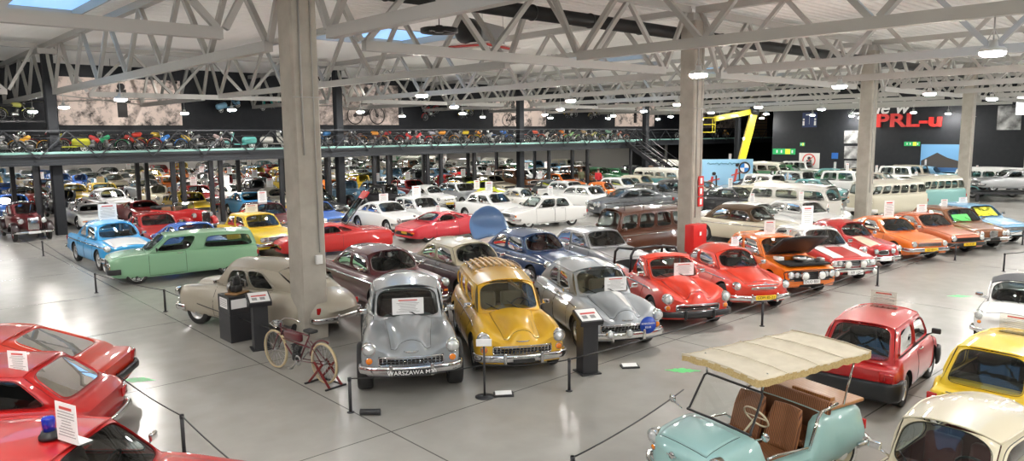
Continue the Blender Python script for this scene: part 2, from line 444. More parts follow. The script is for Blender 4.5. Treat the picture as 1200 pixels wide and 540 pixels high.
def walkway(x0,x1,y0,y1,z,lab,zig=True):
    t=thing('raised_walkway',((x0+x1)/2,y0,z),0,lab,'walkway'); cx=(x0+x1)/2
    q=lambda x,y,zz:(x-cx,y-y0,zz-z)
    b=MB(); b.box(q(cx,(y0+y1)/2,z-.1),(x1-x0,y1-y0,.2)); b.build('deck',MEZZ,t)
    b=MB(); b.box(q(cx,y0-.02,z-.08),(x1-x0,.3,.1)); b.box(q(cx,y0-.02,z-.47),(x1-x0,.3,.1)); b.box(q(cx,y0,z-.27),(x1-x0,.12,.4)); b.build('edge_beam',MEZZ,t)
    b=MB(); b.box(q(cx,y0-.1,z+.04),(x1-x0,.05,.1)); b.build('glass_kick_strip',mat('mint_strip',(.25,.45,.4),.2),t)
    b=MB(); b.bar(q(x0,y0-.12,z+1.02),q(x1,y0-.12,z+1.02),.06,.06)
    for h in(.35,.7): b.cyl(q(x0,y0-.12,z+h),q(x1,y0-.12,z+h),.012,n=5)
    b.build('handrail',MEZZ,t)
    n=int((x1-x0)/2.4); st=(x1-x0)/n
    for i in range(n):
        for a,c in((i,i+.5),(i+.5,i+1)):
            b=MB(); za,zb_=(z+1.0,z-.2) if a==int(a) else (z-.2,z+1.0)
            b.bar(q(x0+a*st,y0-.2,za),q(x0+c*st,y0-.2,zb_),.05,.05); b.build('diagonal_brace',MEZZ,t)
    return t
walkway(X0+.3,48.7,38.5,YW-.1,ZD,'long dark steel raised walkway with zigzag railing, loaded with motorcycles')
walkway(49.2,93.8,45,YW-.1,ZD,'dark upper platform beyond the staircase, behind the yellow boom lift')
pair=0
for x in [-9,-4,1,6.6,7.7,12.43,12.9,14.3,14.8,18.1,21.0,21.9,24.0,25.,27.95,29.,31.8,36.,38.9,41.4,43.1,48.4]:
    for yy in(38.65,44.5):
        if yy>40 and x>45: continue
        if yy<40 and min(abs(x-q) for q in CX)<.5: continue
        t=MB(); t.box((0,0,(ZD-.52)/2),(.2,.2,ZD-.52)); t.box((0,0,.01),(.36,.36,.02)); t.box((0,0,ZD-.5),(.3,.3,.03))
        o=t.build('steel_post',MEZP); o.location=(x,yy,0)
        tag(o,'slim black steel post carrying the front edge of the raised walkway' if yy<40 else 'slim black steel post carrying the walkway further back','post','walkway posts in the front line' if yy<40 else 'walkway posts in the second line')
# staircase down towards the camera
t=thing('steel_staircase',(48.,38.3,0),0,'black open steel staircase descending from the end of the walkway','staircase')
run=6.2; n=18
for sx in(-.65,.65):
    b=MB(); b.bar((sx,0,ZD-.1),(sx,-run,.05),.09,.32); b.build('stringer',MEZP,t)
    b=MB(); b.bar((sx,0,ZD+1.),(sx,-run,1.05),.05,.05)
    for h in(.3,.6): b.bar((sx,0,ZD+h),(sx,-run,.05+h),.02,.02)
    for i in range(5): 
        f=i/4; b.bar((sx,-run*f,ZD*(1-f)),(sx,-run*f,ZD*(1-f)+1.),.05,.05)
    b.build('stair_railing',MEZP,t)
for i in range(n):
    f=(i+.5)/n; b=MB(); b.box((0,-run*f,ZD*(1-f)-.02),(1.25,.27,.04)); b.build('tread',MEZZ,t)
# duct under the roof, fan, heater
b=MB(); b.tube([(9,ROW1+.5,7.75),(52,ROW1+.5,7.75)],.2,14,caps=True)
for i in range(18): b.lathe([(.2,-.03),(.225,-.03),(.225,.03),(.2,.03)],c=(10+i*2.4,ROW1+.5,7.75),axis='X',n=14)
tag(b.build('air_duct',TRIM),'long black round duct under the roof along the front columns','duct')
t=thing('heater_unit',(16.4,19.4,7.35),R_(20),'grey boxed heater unit with red-striped louvre hanging under the roof','heater')
b=MB(); b.rbox((0,0,.35),(1.5,.9,.6),.04); b.build('casing',mat('heater_casing',(.3,.3,.3),.4,.4),t)
b=MB(); b.lathe([(.42,.0),(.42,-.3),(.3,-.45),(.1,-.5)],c=(-.8,0,.35),axis='X',n=16,caps=True); b.build('fan_housing',TRIM,t)
b=MB(); 
for s_,m_ in((1.15,0),(1.0,1),(.85,0)): b.box((0,0,-.05-.05*(1.15-s_)/.15*1),(1.9*s_,1.5*s_,.04),m_)
b.build('louvre',[WHITEP,INKR],t)
b=MB()
for sx,sy in((-.7,-.4),(.7,-.4),(.7,.4),(-.7,.4)): b.cyl((sx,sy,.6),(sx,sy,1.38),.012,n=5)
b.build('suspension_rod',DULLCH,t)
t=thing('ring_fan',(13.4,17.8,7.4),0,'black round destratification fan hanging beside the heater unit','fan')
b=MB(); b.lathe([(.5,0),(.55,-.06),(.55,.06),(.5,.0)],n=24); b.build('ring',TRIM,t)
b=MB(); b.lathe([(.13,-.05),(.16,.0),(.1,.15),(.01,.16)],n=12,caps=True); b.build('motor',TRIM,t)
for k in range(4):
    b=MB(); b.box((.28,0,.02),(.42,.1,.015),M=None); b.build('blade',BLACK,t,M=Matrix.Rotation(k*PI/2,4,'Z'))
b=MB(); b.cyl((0,0,.15),(0,0,1.33),.015,n=6); b.build('rod',TRIM,t)

# spotlights washing the big prints
for i,x in enumerate((11.9,15.4,28.6,32.3,45.8,49.,62.5,66.2)):
    t=thing('spotlight',(x,46.2,7.6),0,'small black spotlight aimed at a large print on the back wall','lamp','spotlights on the wall prints')
    m=MB(); m.cyl((0,0,.0),(0,.18,-.06),.07,n=12); m.build('can',TRIM,t); m=MB(); m.cyl((0,0,.05),(0,0,1.15),.012,n=5); m.build('drop_rod',TRIM,t)
    l=bpy.data.objects.new('spot_bulb',bpy.data.lights.new('spot_bulb','SPOT')); COL.objects.link(l); l.parent=t; l.location=(0,.25,-.08); l.data.energy=420; l.data.color=(1,.93,.85); l.data.spot_size=R_(75); l.data.spot_blend=.6; l.data.shadow_soft_size=.05
    l.rotation_euler=(R_(72),0,0)
# ------------------------------------------------------------------ car maker
# local frame of every car: nose at x=0 pointing to +x, tail at x=-L, y to the car's left, z up. s = distance behind the nose.
NA,NT=11,9
class Body:
    def __init__(B, sp):
        B.sp=sp; K=sp['keys']; xs=[k[0] for k in K]
        B.F=[pchip(xs,[k[i] for k in K]) for i in range(1,9)]; B.L=xs[-1]; B.r=sp.get('r',.05)
        B.bf=sp.get('bf',.12); B.br=sp.get('br',.08); B.pw=sp.get('pw',2.4); B.tubs=sp.get('tubs',[])
    def par(B,s): return [f(s) for f in B.F]     # zb,w,zm,ws,zs,yv,zv,zc
    def bulge(B,s,y):
        w=max(B.F[1](s),.3); q=(min(abs(y)/w,1.1))**B.pw; Lf=1.1
        return s + B.bf*q*max(0,1-s/Lf)**1.2 - B.br*q*max(0,1-(B.L-s)/Lf)**1.2
    def outer(B,s,n=NA):
        zb,w,zm,ws,zs,yv,zv,zc=B.par(s); r=min(B.r,(zs-zm)*.45,w*.2)
        return crspline([(w-.07,zb),(w-.015,zb+.09),(w,zm),(ws+.012,zs-r),(ws-r*.35,zs-r*.22),(ws-r,zs)],n)
    def top(B,s,tub=None,n=NT):
        zb,w,zm,ws,zs,yv,zv,zc=B.par(s); r=min(B.r,(zs-zm)*.45,w*.2); a=(ws-r,zs)
        if tub:
            zf=tub[2]; e=(ws-r-.05,zs); pts=[a,e,(e[0]-.012,zf)]+[((e[0]-.012)*(1-k/(n-3)),zf) for k in range(1,n-2)]
            return [Vector(p) for p in pts]
        yv=min(yv,ws-r-.02)
        d=zc-zv
        return crspline([a,(yv,zv),(yv*.82,zv+d*.45),(yv*.5,zv+d*.82),(yv*.22,zv+d*.97),(0,zc)],n)
    def P(B,s,t):
        """point on the left outer side, t 0 sill .. 1 shoulder"""
        o=B.outer(s,NA); u=t*(NA-1); i=min(int(u),NA-2); p=o[i].lerp(o[i+1],u-i); return Vector((-B.bulge(s,p.x),p.x,p.y))
    def Tp(B,s,t):
        o=B.top(s,None,NT); u=t*(NT-1); i=min(int(u),NT-2); p=o[i].lerp(o[i+1],u-i); return Vector((-B.bulge(s,p.x),p.x,p.y))
    def mesh(B, ns, arches, ra, rz, name, mats, parent, two=None):
        K=B.sp['keys']; S=[]
        L=B.L
        base=[L*.5*(1-math.cos(PI*i/ns)) *.6 + L*i/ns*.4 for i in range(ns+1)]
        for s in base: S.append((s,None))
        for tb in B.tubs:
            S=[(s,(tb if tb[0]<s<tb[1] else q)) for s,q in S]
            S+= [(tb[0],None),(tb[0]+.001,tb),(tb[1]-.001,tb),(tb[1],None)]
        S=sorted(S,key=lambda q:q[0]); SS=[]
        for q in S:
            if SS and abs(SS[-1][0]-q[0])<.0006 and SS[-1][1]==q[1]: continue
            SS.append(q)
        S=SS; m=MB(); rings=[]
        for s,tb in S:
            o=B.outer(s)+B.top(s,tb)[1:]; zb=o[0].y
            half=[Vector((o[0].x*.55,zb))]+o
            lf=[(-B.bulge(s,p.x),p.x,p.y) for p in half]; rt=[(x,-y,z) for x,y,z in lf][::-1]
            rings.append(lf+rt[1:])      # shared crown vertex
        m.rings(rings,0,True,True,True); n=len(rings[0])
        # materials of tub interior and underside
        fi=0; h=len(B.outer(0))+1
        for i in range(len(S)-1):
            s=(S[i][0]+S[i+1][0])/2; tb=S[i][1] if S[i][1] and S[i+1][1] else None; step=bool(S[i][1])!=bool(S[i+1][1])
            for j in range(n):
                jj=j if j<n//2 else n-1-j-1
                if j==n-1: m.m[fi]=1
                elif (tb or step) and h-1 <j< n-h-0: 
                    m.m[fi]=2 if not(tb and (j in(h,n-h-1)) and False) else 0
                    m.sm[fi]=False
                elif two: 
                    if two(s,rings[i][j][2],j,h,n): m.m[fi]=3
                fi+=1
        o=m.build(name,mats,parent)
        if arches:
            c=MB()
            for sa in arches:
                w=B.F[1](sa)
                for sg in(-1,1):
                    c.lathe([(.01,sg*(w-.27)),(ra,sg*(w-.27)),(ra,sg*(w+.25)),(.01,sg*(w+.25))],c=(-sa,0,rz),axis='Y',n=28,caps=True)
            co=c.build('cut',[UNDER]); md=o.modifiers.new('b','BOOLEAN'); md.operation='DIFFERENCE'; md.object=co; md.solver='EXACT'
            try: md.material_mode='TRANSFER'
            except Exception: pass
            dg=bpy.context.evaluated_depsgraph_get(); dg.update(); ev=o.evaluated_get(dg); me=bpy.data.meshes.new_from_object(ev)
            if len(me.polygons)>50:
                o.modifiers.clear(); o.data=me; me.name=name
            else: o.modifiers.clear()
            bpy.data.objects.remove(co)
            if o.matrix_world is None: pass
        try: o.data.set_sharp_from_angle(angle=R_(38))
        except Exception: pass
        return o
def patch(m, f, na, nb, off=0., mi=0, rim=0., inv=False):
    """surface patch f(a,b) a,b in 0..1, pushed along its normal by off, with a rim folded back"""
    e=1e-3; rows=[]
    def pn(a,b):
        p=f(a,b); du=f(min(a+e,1),b)-f(max(a-e,0),b); dv=f(a,min(b+e,1))-f(a,max(b-e,0)); n=du.cross(dv)
        if n.length<1e-12: n=Vector((0,1,0))
        n.normalize(); return p,(-n if inv else n)
    for i in range(na+1):
        row=[]
        for j in range(nb+1):
            p,n=pn(i/na,j/nb); row.append(p+n*off)
        if rim:
            p,n=pn(i/na,0); q,k=pn(i/na,1); row=[p-n*rim]+row+[q-k*rim]
        rows.append(row)
    if rim:
        a=[]; b=[]
        for j in range(nb+1):
            p,n=pn(0,j/nb); a.append(p-n*rim); p,n=pn(1,j/nb); b.append(p-n*rim)
        rows=[[a[0]]+a+[a[-1]]]+rows+[[b[0]]+b+[b[-1]]]
    return m.grid(rows,mi)
def mirror(f): return lambda a,b: (lambda p: Vector((p.x,-p.y,p.z)))(f(a,b))

def rr_loop(n,e=3.2):
    out=[]
    for k in range(n):
        a=2*PI*(k+.5)/n; c,s=math.cos(a),math.sin(a)
        out.append((math.copysign(abs(c)**(2/e),c), math.copysign(abs(s)**(2/e),s)))
    return out
def frame_patch(mf, mp, mt, f, u0,u1,v0,v1, n=28, e=4., inset=.012, trim=.008, tmi=0, inv=False, pane_mi=0):
    """surface f(u,v) over the unit square with a rounded opening (u0..u1, v0..v1): frame into mf, pane into mp, trim ring into mt"""
    cu,cv,hu,hv=(u0+u1)/2,(v0+v1)/2,(u1-u0)/2,(v1-v0)/2
    inner=[(cu+hu*x,cv+hv*y) for x,y in rr_loop(n,e)]
    outer=[]
    for (x,y) in rr_loop(n,40): outer.append((.5+.5*x/max(abs(x),abs(y)), .5+.5*y/max(abs(x),abs(y))))
    # put exact corners in
    for cx_,cy_ in((0,0),(1,0),(1,1),(0,1)):
        k=min(range(n),key=lambda i:(outer[i][0]-cx_)**2+(outer[i][1]-cy_)**2); outer[k]=(cx_,cy_)
    L3=lambda a,b,t:(a[0]+(b[0]-a[0])*t,a[1]+(b[1]-a[1])*t)
    rings=[[f(*L3(o,i,t)) for o,i in zip(outer,inner)] for t in(0,.5,1.)]
    cpt=f(cu,cv); nn=(f(cu+.01,cv)-cpt).cross(f(cu,cv+.01)-cpt).normalized()
    if inv: nn=-nn
    inn=[p-nn*.03 for p in rings[-1]]
    if mf is not None: mf.rings(rings+[inn],0,True,True)
    if mp is not None:
        pr=[[f(cu+(p[0]-cu)*t,cv+(p[1]-cv)*t)-nn*inset for p in inner] for t in(1.,.75,.5,.25,.02)]
        mp.rings(pr,pane_mi,True,True); mp.f.append([len(mp.v)-n+i for i in range(n)]); mp.m.append(pane_mi); mp.sm.append(True)
    if mt is not None and trim: mt.tube([p+nn*.002 for p in rings[-1]],trim,5,tmi,closed=True)

def make_wheel(R,W,style,det):
    """wheel around the Y axis, outer face at +y; returns (rim MB, tyre MB)"""
    n=26 if det>1 else (18 if det else 12); rr=R*(.66 if style!='low' else .74); t=MB(); h=W/2
    t.lathe([(rr-.01,-h*.9),(rr+.02,-h),(R-.03,-h),(R-.006,-h*.8),(R,-h*.45),(R,h*.45),(R-.006,h*.8),(R-.03,h),(rr+.02,h),(rr-.01,h*.9)],axis='Y',n=n)
    if style=='whitewall': t.lathe([(R-.035,h+.003),(rr+.02,h+.003)],axis='Y',n=n,mi=1)
    r=MB()
    r.lathe([(rr,h*.86),(rr-.015,h*.92),(rr-.03,h*.7),(rr*.86,h*.35),(rr*.62,h*.4),(rr*.55,h*.55)],axis='Y',n=n,mi=0)
    r.lathe([(rr*.56,h*.5),(rr*.5,h*.85),(rr*.3,h*1.05),(.012,h*1.1)],axis='Y',n=n,mi=1,caps=True)
    r.lathe([(rr,-h*.86),(rr*.5,-h*.5),(.01,-h*.5)],axis='Y',n=n,mi=0)
    if style in('spoke','low','alloy'):
        k=5 if style=='alloy' else 9
        for i in range(k):
            a=2*PI*i/k; r.bar((rr*.5*math.cos(a),h*.6,rr*.5*math.sin(a)),(rr*.93*math.cos(a),h*.75,rr*.93*math.sin(a)),.05 if style=='alloy' else .028,.03,1,up=(0,1,0))
    return r,t

def lamp_unit(parent, x,y,z,r,name='headlight',lens=LENS,bez=CHROME,det=1,depth=.05,tilt=0.,mi=None):
    n=18 if det>1 else 12
    b=MB(); b.lathe([(r*1.18,-.06),(r*1.2,depth*.3),(r*1.1,depth*.8),(r*.98,depth*.75)],axis='X',n=n)
    b.lathe([(r*.99,depth*.6),(r*.8,depth*.95),(r*.4,depth*1.25),(.004,depth*1.35)],axis='X',n=n,mi=1)
    M=Matrix.Translation((x,y,z))@Matrix.Rotation(tilt,4,'Z')
    return b.build(name,[bez,lens],parent,M=M)

def make_car(sp, name='car', det=2):
    """sp: dictionary of one kind of car; returns the Empty of the finished car"""
    t=thing(name); B=Body(sp); L=B.L; ns={2:46,1:34,0:22}[det]
    P1=sp['paint']; P2=sp.get('paint2',P1); inter=sp.get('inter',CABIN_DARK)
    R=sp.get('R',.32); WW=sp.get('ww',.17); af,ar=sp['axles']; ra=sp.get('ra',R+.055)
    body=B.mesh(ns, sp.get('arches',(af,ar)), ra, R+.01, 'body', [P1,UNDER,inter,P2], t, sp.get('two'))
    body['painted']=1
    me=body.data; bv=BVHTree.FromPolygons([v.co.copy() for v in me.vertices],[list(p.vertices) for p in me.polygons])
    def front(y,z,rear=False):
        h=bv.ray_cast(Vector((1 if not rear else -L-1,y,z)),Vector((-1 if not rear else 1,0,0)))
        return h[0].x if h[0] else (-.05 if not rear else -L+.05)
    def side(s,z):
        h=bv.ray_cast(Vector((-s,2,z)),Vector((0,-1,0))); return h[0].y if h[0] else B.F[1](s)
    def top(s,y):
        h=bv.ray_cast(Vector((-s,y,3)),Vector((0,0,-1))); return h[0].z if h[0] else B.F[7](s)
    t_info=dict(front=front,side=side,top=top,B=B,body=body)
    # wheels
    rm,ty=make_wheel(R,WW,sp.get('wheel','disc'),det); me0=None
    for sx,s in((1,af),(2,ar)):
        tr=B.F[1](s)-.035-WW/2 - sp.get('tuck',0)
        for sg in(1,-1):
            if me0 is None:
                w0=rm.build('wheel',sp.get('rims',[DULLCH,CHROME]),t); y0=ty.build('tyre',[RUBBER,WHITEP],w0); me0=1; w=w0
            else:
                w=w0.copy(); COL.objects.link(w); y1=y0.copy(); COL.objects.link(y1); y1.parent=w
            w.location=(-s,sg*tr,R); w.rotation_euler=(0,0,0 if sg>0 else PI)
    # greenhouse
    G=sp.get('gh')
    if G:
        a0,a1,c1,c0=G['s']; H=G['H']; cr=G.get('crown',.09); wf,wm,wr=G['wr']; zs_off=G.get('base',-.01)
        bft,bfb=G.get('ft',.08),G.get('fb',.14); brt,brb=G.get('rt',.06),G.get('rb',.1); pz=G.get('p',2.6); dr=G.get('drop',(.02,.0,.04))
        mid=(a1+c1)/2
        fw=pchip([a1,mid,c1],[wf,wm,wr]); fz=pchip([a1,mid,c1],[H-cr-dr[0],H-cr-dr[1],H-cr-dr[2]]); fc=pchip([a1,mid,c1],[cr*.85,cr,cr*.8])
        ins=G.get('ins',.03)
        def base(s):
            zb,w,zm,ws,zs,yv,zv,zc=B.par(s); return ws-min(B.r,.1)-ins, zs+zs_off
        def roofp(u,v):            # u 0 front..1 rear, v -1..1 across
            q=1-v*v; s=a1+(c1-a1)*u - bft*q*(1-u)**2 + brt*q*u**2; s2=a1+(c1-a1)*u
            return Vector((-s, v*fw(s2), fz(s2)+fc(s2)*(1-abs(v)**pz)))
        wa,za=base(a0); wc,zc_=base(c0); za=G.get('za',za); zc_=G.get('zc',zc_); wa=G.get('wa',wa); wc=G.get('wc',wc)
        cwl=G.get('cowl',.03)
        def wind(u,v):
            x=2*u-1; q=1-x*x; b=Vector((-(a0-bfb*q), x*wa, za+cwl*q)); tt=roofp(0,x); p=b.lerp(tt,v); p.x+=.03*math.sin(PI*v)*q*G.get('wbul',1); return p
        def rear(u,v):
            x=2*u-1; q=1-x*x; b=Vector((-(c0+brb*q), x*wc, zc_+G.get('rcowl',.02)*q)); tt=roofp(1,x); p=b.lerp(tt,v); p.x-=G.get('rbul',.04)*math.sin(PI*v)*(.4+.6*q); p.z+=G.get('rbz',0.)*math.sin(PI*v); return p
        side_ts=G['win']           # list of (t0,t1) bounds of side segments with openings
        def sidep(u,v):
            sb=a0+(c0-a0)*u; st=a1+(c1-a1)*u; wb,zb_=base(sb)
            if u<=.001: wb,zb_=wa,za
            if u>=.999: wb,zb_=wc,zc_
            k=G.get('sb',.03); b=Vector((-sb,wb*(1-0)+ (wa-base(a0)[0])*(1-u)**4+(wc-base(c0)[0])*u**4, zb_+(za-base(a0)[1])*(1-u)**4*(u>.001)+(zc_-base(c0)[1])*u**4*(u<.999)))
            tp=roofp(u,1); p=b.lerp(tp,v); p.y+=k*math.sin(PI*v*.9); return p
        n=28 if det>1 else 20
        pil=MB(); tm=MB(); e=G.get('e',5.)
        wv=G.get('wv',(.05,.95)); m=MB(); frame_patch(pil,m,tm,wind,G.get('wu',.035),1-G.get('wu',.035),wv[0]+.03,wv[1]-.02,n+8,e,tmi=0,inv=True)
        glass=sp.get('glass',GLASS)
        ws_=m.build('windshield',glass,t)
        rv=G.get('rv',(.12,.9)); ru=G.get('ru',.06)
        if rv:
            m=MB(); frame_patch(pil,m,tm,rear,ru,1-ru,rv[0],rv[1],n,G.get('re',e),tmi=0)
            m.build('rear_window',glass,t)
        else: pil.grid([[rear(i/10,j/4) for j in range(5)] for i in range(11)])
        side_meshes=[]
        for (u0,u1,op) in side_ts:
            f=lambda a,b,u0=u0,u1=u1: sidep(u0+(u1-u0)*a,b)
            for sg in(1,-1):
                g=f if sg>0 else mirror(f)
                if op:
                    m=MB(); frame_patch(pil,m,tm,g,op[0],op[1],op[2] if len(op)>2 else .1,op[3] if len(op)>3 else .9,n,G.get('se',e),inv=(sg>0),tmi=0)
                    m.build('side_window',glass,t)
                else: pil.grid([[g(i/5,j/6) for j in range(7)] for i in range(6)])
        po=pil.build('pillars',[G.get('pm',P2 if sp.get('roof2') else P1)],t); po['painted']=1 if not G.get('pm') else 0
        if po['painted']==0: del po['painted']
        if sp.get('roof2'): po['painted']=2
        nr=18 if det else 12
        rf=MB(); rf.grid([[roofp(i/nr,-1+2*j/nr) for j in range(nr+1)] for i in range(nr+1)])
        ro=rf.build('roof',P2 if sp.get('roof2') else P1,t); ro['painted']=2 if sp.get('roof2') else 1
        tr_m=sp.get('wtrim',CHROME)
        if det: tm.build('window_trim',tr_m,t)
        dm=MB()
        for v in(-1,1): dm.tube([roofp(i/14,v)+Vector((0,v*.006,0)) for i in range(15)],.013,5)
        dm.tube([roofp(0,-1+2*j/12) for j in range(13)],.012,5); dm.tube([roofp(1,-1+2*j/12) for j in range(13)],.012,5)
        dd=dm.build('drip_rail',G.get('rail',P2 if sp.get('roof2') else P1),t)
        if not G.get('rail'): dd['painted']=2 if sp.get('roof2') else 1
        t_info.update(roofp=roofp,wind=wind,rear=rear,sidep=sidep,base=base)
        # wipers, mirrors
        if det>1:
            wp=MB()
            for q in(.38,.72): 
                a=wind(q,.02)+Vector((.012,0,0)); b=wind(q-.2,.2)+Vector((.025,0,.01)); wp.cyl(a,b,.006,n=5); wp.cyl(b-(b-a)*.5+Vector((.01,0,0)),wind(q-.28,.34)+Vector((.03,0,.01)),.008,n=5)
            wp.build('wiper',sp.get('wiper',TRIM),t)
        # interior
        if sp.get('seats',True) and det:
            sm=sp.get('seatm',inter); zf=B.tubs[0][2] if B.tubs else .4; bw=base((a0+c0)/2)[0]; zb_=base((a0+c0)/2)[1]
            sfr=sp.get('sf',a0+ (c0-a0)*.38)
            for sg in(-1,1):
                b=MB(); b.rbox((-sfr,sg*bw*.48,(zf+zb_+.16)/2),(.16,bw*.78,zb_+.16-zf),.06,M=Matrix.Rotation(-.15,3,'Y')); b.build('seat',sm,t)
            if sp.get('rearseat',True):
                b=MB(); b.rbox((-(c0-.18 - (c0-c1)*.55),0,(zf+zb_+.06)/2),(.2,bw*1.8,zb_+.06-zf),.07,M=Matrix.Rotation(-.2,3,'Y')); b.build('rear_seat',sm,t)
            b=MB(); b.rbox((-a0-.16,0,zb_-.1),(.3,bw*1.9,.22),.06); b.build('dashboard',sp.get('dash',inter),t)
            sx=-(a0+.42)
            b=MB(); cx_=Vector((sx,bw*.48*sp.get('lhd',1),zb_+.02)); q=Matrix.Rotation(R_(-62),3,'Y')
            b.tube([cx_+q@Vector((.19*math.cos(2*PI*k/18),.19*math.sin(2*PI*k/18),0)) for k in range(18)],.013,6,closed=True)
            for k in range(3): b.cyl(cx_,cx_+q@Vector((.18*math.cos(2*PI*k/3+.5),.18*math.sin(2*PI*k/3+.5),0)),.01,n=5)
            b.cyl(cx_,cx_+Vector((.28,0,-.14)),.018,n=6); b.build('steering_wheel',sp.get('swm',TRIM),t)
    # doors
    if det>1:
        for (d0,d1,ta,tb) in sp.get('doors',[]):
            for sg in(1,-1):
                f=lambda a,b: B.P(d0+(d1-d0)*a, ta+(tb-ta)*b)
                g=f if sg>0 else mirror(f); m=MB(); patch(m,g,8,9,.007,0,rim=.004,inv=(sg<0)) if False else patch(m,g,8,9,.007,0,.004,inv=(sg>0))
                per=[(i/8,0) for i in range(9)]+[(1,j/8) for j in range(1,9)]+[(1-i/8,1) for i in range(1,9)]+[(0,1-j/8) for j in range(1,8)]
                m.tube([g(a,b) for a,b in per],.006,4,1,closed=True)
                dr_=m.build('door',[P1,TRIM],t); dr_['painted']=1
                if sp.get('two') or sp.get('doorskip'): dr_.data.materials[0]=P1
                hb=MB(); s_=d1-.16; zz=g((s_-d0)/(d1-d0),.8); hb.tube([zz+Vector((.09,0,0)),zz+Vector((.08,sg*.04,0)),zz+Vector((-.07,sg*.04,0)),zz+Vector((-.08,0,0))],.011,6)
                hb.build('door_handle',sp.get('brightm',CHROME),dr_)
        hd=sp.get('hood')
        if hd and not sp.get('openhood'):
            f=lambda a,b: (lambda s,v: (lambda p: Vector((p.x,math.copysign(p.y,-v) if v else 0,p.z)))(B.Tp(s,1-abs(v)*(1-hd[2]))))(hd[0]+(hd[1]-hd[0])*a, 2*b-1)
            m=MB(); patch(m,f,14,16,.006,0,.003); 
            per=[(i/14,0) for i in range(15)]+[(1,j/14) for j in range(1,15)]+[(1-i/14,1) for i in range(1,15)]+[(0,1-j/14) for j in range(1,14)]
            m.tube([f(a,b) for a,b in per],.006,4,1,closed=True)
            h_=m.build('hood',[sp.get('hoodm',P1),TRIM],t)
            if not sp.get('hoodm'): h_['painted']=1
        tk=sp.get('trunk')
        if tk:
            f=lambda a,b: (lambda s,v: (lambda p: Vector((p.x,math.copysign(p.y,-v) if v else 0,p.z)))(B.Tp(s,1-abs(v)*(1-tk[2]))))(tk[0]+(tk[1]-tk[0])*a, 2*b-1)
            m=MB(); patch(m,f,10,12,.006,0,.003); o=m.build('trunk_lid',[P1],t); o['painted']=1
    # lamps
    for (y,z,r) in sp.get('heads',[]):
        for sg in(1,-1):
            x=front(sg*y,z); lamp_unit(t,x-.005,sg*y,z,r,'headlight',sp.get('lensm',LENS),sp.get('bezel',CHROME),det,depth=sp.get('hd',.05))
    for (y,z,w_,h_) in sp.get('rheads',[]):
        for sg in(1,-1):
            x=front(sg*y,z); b=MB(); b.rbox((x,sg*y,z),(.07,w_,h_),.02,mi=0); b.rbox((x+.012,sg*y,z),(.07,w_*.88,h_*.8),.015,mi=1); b.build('headlight',[sp.get('bezel',CHROME),LENS],t)
    for (y,z,w_,h_) in sp.get('inds',[]):
        for sg in(1,-1):
            x=front(sg*y,z); b=MB()
            if abs(w_-h_)<.001: lamp_unit(t,x,sg*y,z,w_/2,'indicator',AMBER,CHROME,det,.03)
            else: b.rbox((x,sg*y,z),(.06,w_,h_),.012); b.build('indicator',AMBER,t)
    for (y,z,w_,h_) in sp.get('tails',[]):
        for sg in(1,-1):
            x=front(sg*y,z,True); b=MB(); b.rbox((x,sg*y,z),(.06,w_,h_),.015); b.build('tail_light',REDL,t)
    g=sp.get('grille')
    if g:
        yw,z0,z1,style=g[:4]; gm=g[4] if len(g)>4 else CHROME
        b=MB(); N=13; zc2=(z0+z1)/2
        xs=[front(-yw+2*yw*i/(N-1),zc2) for i in range(N)]
        fx=lambda y,z: front(y,z)+.008
        b.grid([[Vector((fx(-yw+2*yw*i/(N-1),z0+(z1-z0)*j/3),-yw+2*yw*i/(N-1),z0+(z1-z0)*j/3)) for j in range(4)] for i in range(N)],1)
        if style=='vbars' and det:
            for i in range(1,22): y=-yw+2*yw*i/22; b.bar((fx(y,z0)+.008,y,z0),(fx(y,z1)+.008,y,z1),.012,.012)
        if style in('hbars','egg') and det:
            k=5 if style=='hbars' else 4
            for j in range(k): 
                z=z0+(z1-z0)*(j+.5)/k; b.tube([Vector((fx(-yw+2*yw*i/(N-1),z)+.008,-yw+2*yw*i/(N-1),z)) for i in range(N)],.007,4)
        if style=='egg' and det:
            for i in range(1,16): y=-yw+2*yw*i/16; b.bar((fx(y,z0)+.01,y,z0),(fx(y,z1)+.01,y,z1),.012,.012)
        if g[5] if len(g)>5 else True:
            lp_=[(math.copysign(abs(x)**1,x)*yw,zc2+(z1-z0)/2*y) for x,y in rr_loop(32,g[6] if len(g)>6 else 6)]
            b.tube([Vector((fx(max(-yw,min(yw,y)),z)+.012,y,z)) for y,z in lp_],.014,6,0,closed=True)
        b.build('grille',[gm,TRIM],t)
    # bumpers
    def bumper(z,h,m_,rear_=False,out=.07,wrap=.3,extra=None,wid=None):
        b=MB(); W=wid or B.F[1](.25 if not rear_ else L-.25)-.01; pts=[]
        N=17
        for i in range(N):
            y=-W+2*W*i/(N-1); zz=min(max(z,.3),.9); x=front(y*.96,zz,rear_) 
            # smooth plan instead of following the body closely
            q=abs(y/W); x0=front(0,zz,rear_); xx=x0-(.02+.16*q**3)*(1 if not rear_ else -1)
            xx=max(xx,x) if not rear_ else min(xx,x); pts.append(Vector((xx+(out if not rear_ else -out),y,z)))
        s0=pts[0]; s1=pts[-1]; dx=-wrap if not rear_ else wrap
        if wrap: pts=[s0+Vector((dx,-.035,0)),s0+Vector((dx*.5,-.04,0)),s0+Vector((dx*.1,-.025,0))]+pts[1:-1]+[s1+Vector((dx*.1,.025,0)),s1+Vector((dx*.5,.04,0)),s1+Vector((dx,.035,0))]
        a=.022; sec=[(a,-h/2*.7),(a*.4,-h/2),(-a,-h/2),(-a*1.2,h/2),(a*.4,h/2),(a,h/2*.7),(a*1.3,0)]
        if rear_: sec=[(-p,q) for p,q in sec]
        b.sweep(pts,sec)
